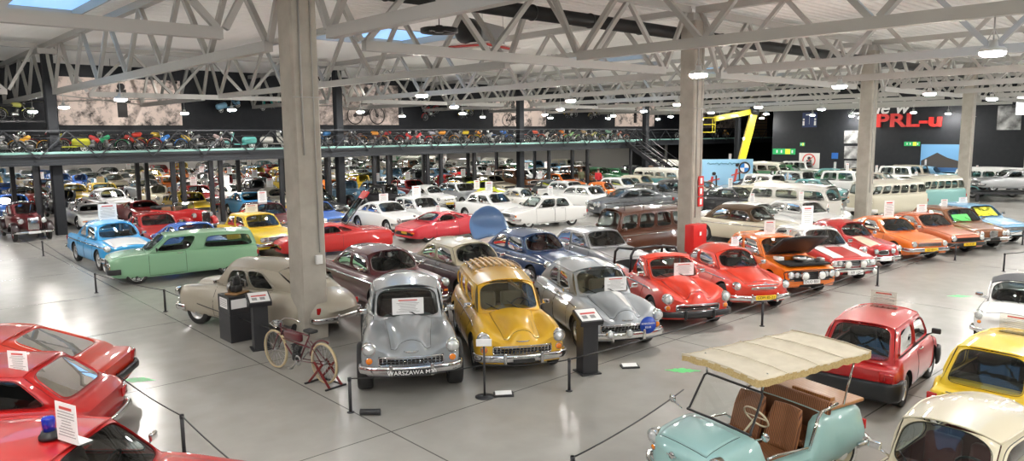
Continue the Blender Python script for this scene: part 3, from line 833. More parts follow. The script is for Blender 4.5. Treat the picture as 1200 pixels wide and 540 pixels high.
        if extra:
            for y in(-extra,extra):
                x=pts[min(range(len(pts)),key=lambda k:abs(pts[k].y-y))].x; b.rbox((x+(.02 if not rear_ else -.02),y,z),(.07,.06,h*1.7),.025)
        for y in(-W*.5,W*.5): b.box((front(y,max(z,.35),rear_)+(.0 if not rear_ else 0),y,z),(out*1.6,.04,h*.5))
        return b.build('front_bumper' if not rear_ else 'rear_bumper',m_,t),pts
    bp=sp.get('bumper'); pts=None
    if bp: 
        _,pts=bumper(bp[0],bp[1],bp[2],extra=bp[3] if len(bp)>3 else None,out=bp[4] if len(bp)>4 else .07)
        if det or sp.get('rearview'): bumper(bp[0]+sp.get('rbz',.02),bp[1],bp[2],True,extra=bp[3] if len(bp)>3 else None)
        t_info['bx']=max(p.x for p in pts)
    pl=sp.get('plate')
    if pl:
        z,m_,txt,w_,h_=pl; x=(t_info.get('bx',front(0,z))+.03) if bp and abs(z-bp[0])<.12 else front(0,z)+.03
        b=MB(); b.box((x,0,z),(.015,w_,h_)); po=b.build('licence_plate',m_,t)
        if txt and det: text_mesh(txt,h_*.86,'plate_text',INK if m_ is not PLATEB else WHITE,po,Matrix.Translation((x+.009,0,z))@Matrix(((0,0,1,0),(1,0,0,0),(0,1,0,0),(0,0,0,1))),.002)
    # side trim strip
    for (z,s0,s1,h_,m_) in sp.get('strips',[]) if det else []:
        for sg in(1,-1):
            b=MB(); b.sweep([Vector((-(s0+(s1-s0)*i/24),sg*(side(s0+(s1-s0)*i/24,z if not callable(z) else z(i/24))+.006),z if not callable(z) else z(i/24))) for i in range(25)],[(.008,-h_/2),(-.008,-h_/2),(-.008,h_/2),(.008,h_/2)])
            b.build('side_trim',m_,t)
    if det and sp.get('mirrors',True) and G:
        for sg in((1,-1) if sp.get('mirrors')!=1 else (1,)):
            sm_=G['s'][0]+sp.get('mso',.22); yb=base(sm_)[0]; zz=base(sm_)[1]+.03; b=MB(); b.cyl((-sm_,sg*yb,zz),(-sm_+.02,sg*(yb+.14),zz+.07),.012,n=6)
            b.rbox((-sm_+.02,sg*(yb+.18),zz+.1),(.05,.15,.1),.03); b.build('wing_mirror',sp.get('mirm',CHROME),t)
    t['_L']=L
    INFO[t.name]=t_info
    return t
INFO={}
def place(car, p, head):
    """front centre on the floor at p; head = world direction the nose points"""
    car.location=(p[0],p[1],0 if len(p)<3 else p[2]); car.rotation_euler=(0,0,head); return car
# ------------------------------------------------------------------ kinds of cars (keys: s, zb, w, zm, ws, zs, yv, zv, zc)
def boxy(L=4.2,W=1.62,H=1.42,hoodn=.72,cowl=.9,belt=.92,tail=.9,a0=1.25,a1=1.75,c1=3.2,c0=3.6,zb=.22,hatch=False,wn=.0,**kw):
    h=W/2; k=[(0,zb+.14,h-.09,.5,h-.13,hoodn-.06,h-.35,hoodn-.05,hoodn-.04),
       (.06,zb+.06,h-.05,.5,h-.08,hoodn-.01,h-.3,hoodn,hoodn+.01),
       (.5,zb,h-.01,.52,h-.05,(hoodn*.6+cowl*.4)+.01,h-.25,hoodn*.6+cowl*.4+.01,hoodn*.6+cowl*.4+.035),
       (a0,zb-.02,h,.55,h-.05,cowl,h-.22,cowl+.005,cowl+.02),
       ((a0+c0)/2,zb-.02,h,.56,h-.05,belt,h-.22,belt,belt+.01),
       (c0,zb,h,.56,h-.05,belt,h-.22,belt,belt+.01),
       (max(L-.35,c0+.05),zb+.02,h-.02,.56,h-.06,(tail if not hatch else belt),h-.25,tail if not hatch else belt,(tail if not hatch else belt)+.01),
       (L-.05,zb+.08,h-.05,.55,h-.09,tail-.02,h-.3,tail-.02,tail-.01),
       (L,zb+.14,h-.09,.5,h-.13,tail-.07,h-.35,tail-.06,tail-.05)]
    af=kw.pop('af',.78); ar=kw.pop('ar',L-.95)
    wr=h-.2
    d=dict(keys=k,r=.045,bf=.06,br=.05,pw=3,axles=(af,ar),R=.3,paint=paint((.6,.6,.6)),tubs=[(a0+.05,c0-.05,.42)],
       gh=dict(s=(a0,a1,c1,c0),H=H,crown=.06,wr=(wr-.02,wr,wr-.03),p=3.4,drop=(.02,0,.03),win=[(0,.5,(.1,.95,.08,.9)),(.5,1,(.05,.8 if not hatch else .85,.08,.9))],e=6,fb=.08,ft=.04,rb=.04,rt=.03,sb=.035,rbul=.02),
       heads=[(h-.22,.62,.085)],grille=(h-.36,.54,.68,'hbars',DULLCH,False),inds=[(h-.2,.46,.16,.05)],tails=[(h-.16,.66,.18,.14)],
       bumper=(.44,.12,CHROME),plate=(.44,PLATEW,'',.46,.1),doors=[(a0-.02,a0+(c0-a0)*.46,.12,.99),(a0+(c0-a0)*.47,min(a0+(c0-a0)*.8,ar-.42),.12,.99)],
       hood=(.1,a0-.06,.12),wtrim=BLACK)
    d.update(kw); return d
def fiat125(**kw):
    d=boxy(4.22,1.62,1.44,.76,.92,.93,.9,1.22,1.72,3.05,3.42,heads=[(.62,.62,.082),(.44,.62,.07)],grille=(.7,.53,.71,'hbars',DULLCH,True)); d.update(kw); return d
def mini_126(**kw):
    d=boxy(3.06,1.38,1.335,.66,.8,.82,.72,.62,1.05,2.3,2.74,zb=.2,af=.56,ar=2.4,R=.27,heads=[(.5,.56,.075)],grille=None,tails=[(.56,.56,.14,.2)],
      doors=[(.6,1.72,.12,.99)],rearview=True); d.update(kw); return d
def old_sedan(**kw):
    """round pontoon saloon of the fifties with a tall fluted bonnet"""
    L,W=4.66,1.69; h=W/2
    k=[(0,.34,h-.3,.55,h-.34,.6,.3,.58,.6),
       (.05,.29,h-.11,.56,h-.14,.76,.27,.65,.71),
       (.14,.27,h-.05,.57,h-.09,.85,.26,.69,.86),
       (.35,.26,h-.01,.58,h-.06,.91,.29,.76,.96),
       (.8,.25,h,.6,h-.06,.95,.36,.85,1.03),
       (1.38,.23,h,.62,h-.1,.96,.48,.96,1.07),
       (2.4,.22,h,.64,h-.1,.95,.55,.96,1.0),
       (3.3,.23,h+.0,.64,h-.09,.97,.55,.98,1.02),
       (3.95,.26,h-.02,.62,h-.12,.92,.5,.95,1.0),
       (4.4,.3,h-.1,.58,h-.2,.76,.42,.78,.84),
       (4.6,.34,h-.22,.54,h-.3,.62,.38,.64,.66),(4.66,.38,h-.3,.5,h-.36,.56,.35,.57,.58)]
    d=dict(keys=k,r=.15,bf=.15,br=.2,pw=2.6,axles=(.82,3.52),R=.34,ww=.17,paint=paint((.6,.6,.6)),tubs=[(1.45,3.5,.5)],
      gh=dict(s=(1.3,1.7,3.15,4.0),H=1.58,crown=.14,wr=(.56,.61,.52),p=2.4,drop=(.03,0,.06),fb=.2,ft=.12,rb=.15,rt=.1,rbul=.1,rbz=.05,cowl=.05,sb=.05,
        win=[(0,.12,None),(.1,.42,(.08,.95,.1,.86)),(.42,.72,(.05,.93,.1,.86)),(.72,1,None)],e=6,se=5,rv=(.35,.88),ru=.14,wv=(.03,.93)),
      heads=[(h-.15,.74,.1)],hd=.08,inds=[(h-.15,.54,.11,.11)],tails=[(h-.2,.62,.09,.14)],grille=(.54,.45,.62,'egg',CHROME,True,6),
      bumper=(.4,.13,CHROME,.34),plate=(.39,PLATEB,'',.5,.1),doors=[(1.4,2.28,.1,.97),(2.3,3.05,.1,.97)],hood=(.16,1.22,.3),
      strips=[(.82,.9,3.9,.03,CHROME)],wtrim=CHROME,ra=.37)
    d.update(kw); return d
def old_estate(**kw):
    d=old_sedan(); k=list(d['keys'])
    k=k[:8]+[(4.1,.26,h_,.62,h_-.1,.97,.5,.98,1.0) for h_ in(.82,)]+[(4.5,.3,.78,.58,.7,.93,.45,.94,.95),(4.6,.36,.7,.54,.62,.86,.4,.86,.86)]
    d.update(keys=k); g=dict(d['gh']); g.update(s=(1.3,1.7,4.15,4.5),wr=(.56,.61,.56),win=[(0,.1,None),(.09,.38,(.06,.95,.1,.86)),(.38,.62,(.04,.96,.1,.86)),(.62,1,(.04,.85,.1,.86))],rbul=.03,rbz=0,ru=.1,rv=(.15,.85),H=1.6,crown=.15); d['gh']=g; d['tubs']=[(1.45,4.3,.5)]
    d.update(kw); return d
def round_two_door(**kw):
    """smaller rounded fifties car"""
    L,W=4.07,1.6; h=W/2
    k=[(0,.32,h-.28,.5,h-.32,.62,.4,.62,.66),(.07,.28,h-.1,.52,h-.14,.72,.38,.7,.76),(.35,.25,h-.03,.55,h-.1,.83,.36,.77,.86),
       (.8,.24,h,.57,h-.1,.87,.42,.85,.93),(1.3,.22,h,.58,h-.11,.9,.5,.91,.98),(2.3,.21,h,.6,h-.11,.9,.5,.91,.96),(3.0,.23,h,.6,h-.12,.9,.5,.91,.96),
       (3.5,.27,h-.05,.58,h-.16,.82,.42,.83,.88),(3.9,.32,h-.16,.54,h-.26,.68,.35,.69,.71),(4.07,.36,h-.3,.5,h-.36,.56,.33,.57,.58)]
    d=old_sedan(keys=k,axles=(.75,3.15),R=.32,r=.14,tubs=[(1.3,3.1,.48)],
      heads=[(h-.16,.68,.085)],inds=[],grille=(.33,.6,.66,'hbars',CHROME,True,3),plate=(.42,PLATEY,'GDM 85-21',.52,.11),
      doors=[(1.3,2.35,.1,.97)],hood=(.12,1.15,.16),strips=[(.76,.7,3.2,.025,CHROME)])
    d['gh']=dict(s=(1.22,1.66,2.85,3.5),H=1.43,crown=.15,wr=(.5,.55,.46),p=2.2,drop=(.03,0,.06),fb=.18,ft=.1,rb=.14,rt=.1,rbul=.07,rbz=.03,cowl=.04,sb=.05,
        win=[(0,.56,(.12,.94,.1,.86)),(.56,1,(.06,.72,.12,.84))],e=3.6,se=3.2,rv=(.2,.86),ru=.12)
    d.update(kw); return d
def fifties_big(**kw):
    """large fifties saloon with light roof"""
    d=old_sedan(); L,W=4.85,1.78; h=W/2
    k=[(0,.34,h-.2,.55,h-.24,.72,.5,.7,.74),(.07,.29,h-.07,.56,h-.12,.82,.48,.78,.84),(.5,.26,h,.58,h-.07,.91,.46,.87,.93),
       (1.4,.24,h,.6,h-.07,.95,.52,.95,1.0),(2.5,.23,h,.62,h-.07,.95,.55,.95,.97),(3.6,.24,h,.62,h-.06,.96,.5,.94,.97),
       (4.4,.28,h-.02,.6,h-.06,.96,.46,.86,.9),(4.78,.32,h-.06,.58,h-.1,.9,.44,.78,.8),(4.85,.36,h-.12,.55,h-.16,.8,.42,.7,.7)]
    d.update(keys=k,r=.1,bf=.12,br=.08,pw=2.6,axles=(.85,3.6),ra=.38,tubs=[(1.45,3.5,.5)],heads=[(h-.16,.78,.09)],inds=[(h-.16,.58,.12,.05)],grille=(.6,.5,.66,'hbars',CHROME,True,5),tails=[(h-.1,.76,.08,.16)],
      strips=[(.8,.3,4.6,.035,CHROME)],doors=[(1.4,2.35,.1,.97),(2.37,3.15,.1,.97)],hood=(.12,1.25,.16),bumper=(.42,.14,CHROME,.4))
    d['gh']=dict(s=(1.36,1.8,3.2,3.75),H=1.52,crown=.12,wr=(.56,.62,.54),p=2.6,drop=(.03,0,.04),fb=.26,ft=.14,rb=.2,rt=.12,rbul=.05,cowl=.04,sb=.04,
        win=[(0,.48,(.07,.95,.1,.88)),(.48,.93,(.05,.9,.1,.88)),(.93,1,None)],e=4,se=4,rv=(.12,.9),ru=.07)
    d.update(kw); return d
def wedge(**kw):
    """low mid-engined sports car"""
    L,W=4.35,1.76; h=W/2
    k=[(0,.24,h-.12,.38,h-.16,.5,.5,.5,.5),(.08,.2,h-.05,.4,h-.1,.58,.5,.57,.58),(.7,.17,h,.46,h-.08,.74,.45,.7,.72),(1.25,.16,h,.48,h-.08,.8,.5,.79,.81),
       (2.3,.16,h-.01,.5,h-.09,.82,.5,.82,.83),(3.2,.18,h+.01,.52,h-.08,.88,.5,.87,.88),(4.0,.22,h-.01,.52,h-.1,.86,.5,.86,.87),(4.3,.28,h-.05,.5,h-.12,.8,.5,.8,.8),(4.35,.32,h-.1,.5,h-.16,.7,.45,.7,.7)]
    d=boxy(); d.update(keys=k,r=.06,bf=.22,br=.06,pw=2.4,axles=(.85,3.35),R=.31,ww=.22,wheel='alloy',tubs=[(1.35,2.4,.35)],sf=2.2,rearseat=False,
      heads=[],grille=(.6,.3,.42,'hbars',TRIM,False),inds=[(.62,.42,.2,.05)],tails=[(.6,.66,.4,.12)],bumper=None,plate=(.4,PLATEY,'',.4,.1),doors=[(1.2,2.4,.12,.99)],hood=(.15,1.05,.1),trunk=None)
    d['gh']=dict(s=(1.12,1.75,2.45,3.3),H=1.15,crown=.06,wr=(.5,.54,.46),p=2.8,drop=(.02,0,.03),fb=.16,ft=.08,rb=.0,rt=.05,rbul=.0,sb=.03,win=[(0,.62,(.12,.95,.1,.88)),(.62,1,(.05,.5,.15,.8))],e=5,rv=(.1,.9),ru=.12)
    d.update(kw); return d
def coupe(**kw):
    """seventies fastback coupe"""
    d=boxy(4.2,1.64,1.33,.7,.86,.88,.8,1.3,1.85,2.7,3.75,hatch=False); d['gh'].update(win=[(0,.52,(.12,.95,.08,.88)),(.52,1,(.05,.5,.12,.8))],rbul=-.02,rv=(.1,.92),ru=.1,crown=.05); d['rearseat']=False
    d.update(kw); return d
def hatch(**kw):
    d=boxy(3.75,1.6,1.4,.72,.9,.9,.86,1.05,1.55,2.95,3.5,hatch=True,ar=3.0,af=.72); d['gh'].update(rbul=.01); d.update(kw); return d
def modern(**kw):
    """smooth big modern saloon"""
    L,W=4.95,1.86; h=W/2
    k=[(0,.28,h-.25,.5,h-.3,.66,.5,.66,.68),(.1,.22,h-.1,.5,h-.15,.74,.5,.75,.78),(.8,.18,h,.56,h-.1,.86,.5,.88,.93),(1.5,.17,h,.58,h-.1,.96,.55,.99,1.02),(2.8,.17,h,.6,h-.1,1.0,.55,1.0,1.02),
       (4.0,.19,h,.6,h-.1,1.02,.55,1.03,1.05),(4.7,.24,h-.06,.6,h-.15,.98,.5,1.0,1.02),(4.9,.3,h-.12,.58,h-.22,.9,.5,.92,.93),(4.95,.34,h-.2,.55,h-.3,.8,.5,.8,.8)]
    d=boxy(); d.update(keys=k,r=.12,bf=.3,br=.2,pw=2.2,axles=(.92,3.95),R=.34,ww=.22,wheel='alloy',ra=.38,tubs=[(1.5,3.9,.45)],heads=[(.66,.66,.12),(.46,.66,.09)],grille=(.3,.5,.72,'hbars',CHROME,True,5),inds=[],
      tails=[(.68,.82,.25,.16)],bumper=None,plate=(.42,PLATEW,'',.5,.1),doors=[(1.5,2.6,.1,.98),(2.62,3.5,.1,.98)],mirm=P_('silver'))
    d['gh']=dict(s=(1.35,2.1,3.4,4.2),H=1.45,crown=.09,wr=(.54,.6,.52),p=2.4,drop=(.03,0,.04),fb=.22,ft=.12,rb=.16,rt=.1,rbul=.06,sb=.05,win=[(0,.48,(.14,.95,.1,.86)),(.48,1,(.05,.7,.1,.86))],e=4,rv=(.1,.9),ru=.08)
    d.update(kw); return d
def roadster(**kw):
    L,W=4.3,1.8; h=W/2
    k=[(0,.28,h-.28,.45,h-.32,.58,.45,.58,.6),(.1,.22,h-.1,.48,h-.15,.66,.45,.66,.7),(.8,.18,h,.52,h-.1,.8,.45,.8,.86),(1.6,.17,h-.02,.54,h-.1,.84,.5,.86,.9),(2.6,.17,h-.01,.55,h-.1,.84,.5,.84,.88),
       (3.5,.19,h,.58,h-.1,.86,.5,.88,.9),(4.1,.26,h-.1,.55,h-.2,.78,.45,.8,.8),(4.3,.32,h-.25,.5,h-.32,.65,.4,.65,.65)]
    d=boxy(); d.update(keys=k,r=.12,bf=.25,br=.25,pw=2.2,axles=(.85,3.35),R=.33,ww=.2,wheel='alloy',tubs=[(1.75,2.75,.4)],sf=2.5,rearseat=False,heads=[(.66,.62,.09)],grille=(.4,.42,.5,'vbars',CHROME,True,4),inds=[],bumper=None,plate=None,
       doors=[(1.6,2.6,.1,.98)],roof2=True,tails=[(.6,.62,.2,.06)])
    d['gh']=dict(s=(1.65,2.1,2.7,3.2),H=1.28,crown=.08,wr=(.5,.54,.48),p=2.4,drop=(.02,0,.04),fb=.2,ft=.1,rb=.1,rt=.06,rbul=.06,sb=.04,win=[(0,.6,(.12,.95,.1,.86)),(.6,1,None)],e=4,rv=(.3,.8),ru=.2)
    d.update(kw); return d
def fiat500(**kw):
    L,W=2.97,1.32; h=W/2
    k=[(0,.3,h-.2,.45,h-.24,.56,.36,.58,.6),(.06,.25,h-.08,.47,h-.13,.64,.36,.66,.7),(.25,.22,h-.02,.5,h-.09,.73,.38,.75,.8),(.75,.21,h,.52,h-.09,.8,.4,.82,.86),
       (1.5,.2,h,.54,h-.09,.82,.45,.82,.84),(2.3,.21,h,.54,h-.1,.8,.42,.82,.86),(2.7,.24,h-.06,.5,h-.15,.7,.38,.73,.76),(2.92,.3,h-.14,.46,h-.22,.58,.34,.6,.6),(2.97,.34,h-.2,.44,h-.26,.52,.3,.53,.53)]
    d=boxy(); d.update(keys=k,r=.1,bf=.16,br=.16,pw=2.4,axles=(.55,2.39),R=.26,ww=.13,ra=.29,tubs=[(.75,2.2,.38)],heads=[(h-.14,.62,.08)],hd=.06,grille=None,inds=[(h-.15,.48,.07,.07)],tails=[(h-.13,.55,.07,.14)],
      bumper=(.33,.08,CHROME),plate=None,doors=[(.75,1.6,.1,.98)],hood=(.1,.66,.14),trunk=None,rims=[P_('cream'),CHROME],wtrim=BLACK,mso=.12)
    d['gh']=dict(s=(.7,1.02,2.05,2.62),H=1.32,crown=.12,wr=(.42,.47,.42),p=2.4,drop=(.03,0,.05),fb=.1,ft=.08,rb=.1,rt=.06,rbul=.08,rbz=.02,cowl=.03,sb=.03,win=[(0,.55,(.1,.94,.08,.86)),(.55,1,(.06,.72,.1,.82))],e=4,se=4,rv=(.3,.85),ru=.16)
    d.update(kw); return d
def bus(L=4.3,W=1.72,H=1.95,nw=4,**kw):
    h=W/2
    k=[(0,.34,h-.1,.6,h-.14,1.12,.5,1.13,1.14),(.08,.28,h-.03,.62,h-.09,1.17,.5,1.18,1.2),(.5,.25,h,.65,h-.08,1.2,.55,1.2,1.21),(L*.5,.25,h,.65,h-.08,1.2,.55,1.2,1.21),
       (L-.4,.25,h,.65,h-.08,1.2,.55,1.2,1.21),(L-.06,.3,h-.05,.62,h-.11,1.17,.5,1.18,1.18),(L,.36,h-.12,.6,h-.16,1.12,.5,1.12,1.12)]
    d=boxy(); d.update(keys=k,r=.08,bf=.14,br=.1,pw=2.6,axles=(.75,L-1.05),R=.33,ra=.39,tubs=[(.4,L-.4,.6)],sf=.95,heads=[(h-.2,.8,.1)],hd=.06,grille=None,inds=[(h-.2,1.0,.08,.08)],tails=[(h-.12,.8,.1,.16)],
       bumper=(.42,.16,WHITEP),plate=None,doors=[(.3,1.15,.1,.98)],hood=None,trunk=None,roof2=True,rearseat=True)
    n=nw; d['gh']=dict(s=(.1,.38,L-.35,L-.1),H=H,crown=.2,wr=(h-.2,h-.16,h-.2),p=2.4,drop=(.02,0,.02),fb=.12,ft=.12,rb=.08,rt=.08,rbul=.02,cowl=.01,sb=.04,
       win=[(i/n,(i+1)/n,(.07,.93,.1,.82)) for i in range(n)],e=5,se=5,rv=(.2,.8),ru=.1,wv=(.04,.86))
    d.update(kw); return d
def jeep(**kw):
    d=boxy(4.0,1.6,1.75,1.0,1.08,1.08,1.05,1.4,1.6,3.7,3.85,zb=.42,hatch=True,R=.37,ra=.44,heads=[(.55,.86,.09)],grille=(.38,.72,.96,'vbars',WHITEP,True,6),bumper=(.6,.14,BLACK),inds=[(.7,.9,.06,.06)]); d.update(kw); return d
def caddy(**kw):
    d=boxy(4.38,1.64,1.43,.74,.9,.9,.88,1.1,1.62,2.05,2.25,zb=.2,R=.3,ww=.2,af=.75,ar=3.37); d.update(kw); return d
PCOL=dict(silver=(.42,.43,.44),cream=(.62,.56,.4),grey=(.33,.35,.37))
def P_(n): return paint(PCOL[n])
# ---- pre-war cars: narrow bonnet, separate wings, running boards
def vintage(name='vintage_car',c1=(.12,.01,.015),c2=(.015,.015,.016),det=1,label=None,open_=False,H=1.62,L=4.1):
    t=thing(name); P1=paint(c1); P2=paint(c2)
    k=[(0,.5,.2,.7,.18,1.0,.12,1.0,1.02),(.04,.46,.23,.7,.21,1.03,.14,1.04,1.07),(.6,.42,.32,.7,.3,1.03,.18,1.06,1.1),(1.2,.38,.46,.72,.44,1.03,.25,1.05,1.12),(1.6,.36,.6,.74,.58,1.03,.4,1.03,1.05),
       (2.5,.36,.66,.74,.63,1.03,.45,1.03,1.04),(3.3,.38,.62,.72,.58,1.02,.4,1.02,1.03),(3.75,.45,.5,.68,.46,.85,.3,.86,.9),(3.95,.52,.36,.62,.32,.68,.2,.68,.7)]
    sp=dict(keys=k,r=.08,bf=.02,br=.2,tubs=[(1.5,3.0,.5)]); B=Body(sp)
    body=B.mesh(30,None,0,0,'body',[P1,UNDER,CABIN_DARK],t); body['painted']=1
    if not open_:
        a0,a1,c1_,c0=1.42,1.6,2.9,3.5; 
        def base(s):
            p=B.par(s); return p[3]-.09,p[4]
        fw=pchip([a1,2.2,c1_],[.5,.54,.44]); cr=.12
        def roofp(u,v):
            q=1-v*v; s=a1+(c1_-a1)*u-.06*q*(1-u)**2+.12*q*u*u; s2=a1+(c1_-a1)*u
            return Vector((-s,v*fw(s2),H-cr-.05*u*u+cr*(1-abs(v)**2.4)))
        def wind(u,v):
            x=2*u-1; q=1-x*x; w_,z_=base(a0); return Vector((-(a0-.05*q),x*w_,z_+.02*q)).lerp(roofp(0,x),v)
        def rear(u,v):
            x=2*u-1; q=1-x*x; w_,z_=base(c0); p=Vector((-(c0+.1*q),x*w_,z_)).lerp(roofp(1,x),v); p.x-=.12*math.sin(PI*v); return p
        pil=MB(); m=MB(); frame_patch(pil,m,None,wind,.08,.92,.12,.86,20,5,inv=True); m.build('windshield',GLASS,t)
        m=MB(); frame_patch(pil,m,None,rear,.32,.68,.45,.8,20,4); m.build('rear_window',GLASS,t)
        for sg in(1,-1):
            for u0,u1,op in((0,.42,(.1,.94,.12,.86)),(.42,.78,(.06,.92,.12,.86)),(.78,1,None)):
                def f(a,b,u0=u0,u1=u1,sg=sg):
                    u=u0+(u1-u0)*a; s=a0+(c0-a0)*u; w_,z_=base(s); p=Vector((-s,w_,z_)).lerp(roofp(u,1),b); p.y+=.03*math.sin(PI*b); return Vector((p.x,sg*p.y,p.z))
                if op: m=MB(); frame_patch(pil,m,None,f,*op,20,5,inv=(sg>0)); m.build('side_window',GLASS,t)
                else: pil.grid([[f(i/4,j/5) for j in range(6)] for i in range(5)])
        o=pil.build('pillars',P1,t); o['painted']=1
        rf=MB(); rf.grid([[roofp(i/12,-1+2*j/12) for j in range(13)] for i in range(13)]); rf.build('roof',P2,t)
    else:
        m=MB(); m.tube([(-1.5,-.5,1.03),(-1.6,-.48,1.38),(-1.6,.48,1.38),(-1.5,.5,1.03)],.018,6); m.build('windshield_frame',CHROME,t)
        m=MB(); m.box((-1.56,0,1.21),(.01,.94,.3),0,Matrix.Rotation(-.25,3,'Y')); m.build('windshield',GLASS,t)
        for sg in(1,-1): m=MB(); m.rbox((-2.5,sg*.28,.85),(.14,.46,.6),.06,M=Matrix.Rotation(-.15,3,'Y')); m.build('seat',mat('tan_leather',(.25,.1,.04),.6),t)
        m=MB(); m.tube([Vector((-2.0,.28,1.0))+Matrix.Rotation(R_(-60),3,'Y')@Vector((.19*math.cos(2*PI*k_/16),.19*math.sin(2*PI*k_/16),0)) for k_ in range(16)],.012,5,closed=True); m.build('steering_wheel',TRIM,t)
        m=MB(); m.rbox((-3.25,0,1.1),(.5,1.0,.16),.07); m.build('folded_hood',TRIM,t)
    # wings
    def wing(sc_,s0,s1,R,zlow0,zlow1):
        for sg in(1,-1):
            pts=[]
            for i in range(15):
                a=PI*(1-i/14)*1.0; x=-(sc_)+(-math.cos(a))*-1*0; ang=PI*i/14
                px=sc_-math.cos(ang)*(R if ang<PI/2 else s1); pz=.38+math.sin(ang)**.8*R*.98 if math.sin(ang)>0 else .38
                if ang>PI/2: pz=max(pz,zlow1)
                pts.append(Vector((-px,sg*.62,pz)))
            m=MB(); m.sweep(pts,[(-.14*sg,-.08),(-.13*sg,-.01),(-.06*sg,.025),(.06*sg,.03),(.15*sg,.0),(.17*sg,-.09),(.15*sg,-.08),(.05*sg,.01),(-.1*sg,-.02)]); o=m.build('wing',P1 if open_ else P2,t)
            if open_: o['painted']=1
    wing(.55,0,.62,.42,.35,.3); wing(3.3,0,.5,.42,.3,.34)
    for sg in(1,-1):
        m=MB(); m.rbox((-1.95,sg*.7,.33),(1.7,.24,.05),.02); m.build('running_board',TRIM,t)
        m=MB(); m.cyl((-.3,sg*.22,.86),(-.3,sg*.42,.88),.015,n=6); m.build('lamp_bar',CHROME,t)
        lamp_unit(t,-.22,sg*.42,.88,.1,'headlight',LENS,CHROME,1,.05)
    m=MB(); m.rbox((.01,0,.78),(.05,.42,.52),.05,mi=0); 
    for i in range(11): m.box((.04,-.17+.034*i,.77),(.012,.01,.44),1)
    m.build('radiator_grille',[CHROME,TRIM],t)
    m=MB(); m.sweep([(-.0,-.72,.42),(.1,-.6,.42),(.14,0,.42),(.1,.6,.42),(0,.72,.42)],[(.015,-.045),(-.015,-.045),(-.02,.045),(.015,.045)]); m.build('front_bumper',CHROME,t)
    m=MB(); m.box((.17,0,.42),(.012,.45,.11)); m.build('licence_plate',PLATEW,t)
    rm,ty=make_wheel(.36,.14,'disc',1); w0=None
    for s in(.55,3.3):
        for sg in(1,-1):
            if w0 is None: w0=rm.build('wheel',[P1,CHROME],t); y0=ty.build('tyre',[RUBBER,WHITEP],w0); w=w0
            else: w=w0.copy(); COL.objects.link(w); y1=y0.copy(); COL.objects.link(y1); y1.parent=w
            w.location=(-s,sg*.64,.36); w.rotation_euler=(0,0,0 if sg>0 else PI)
    return t
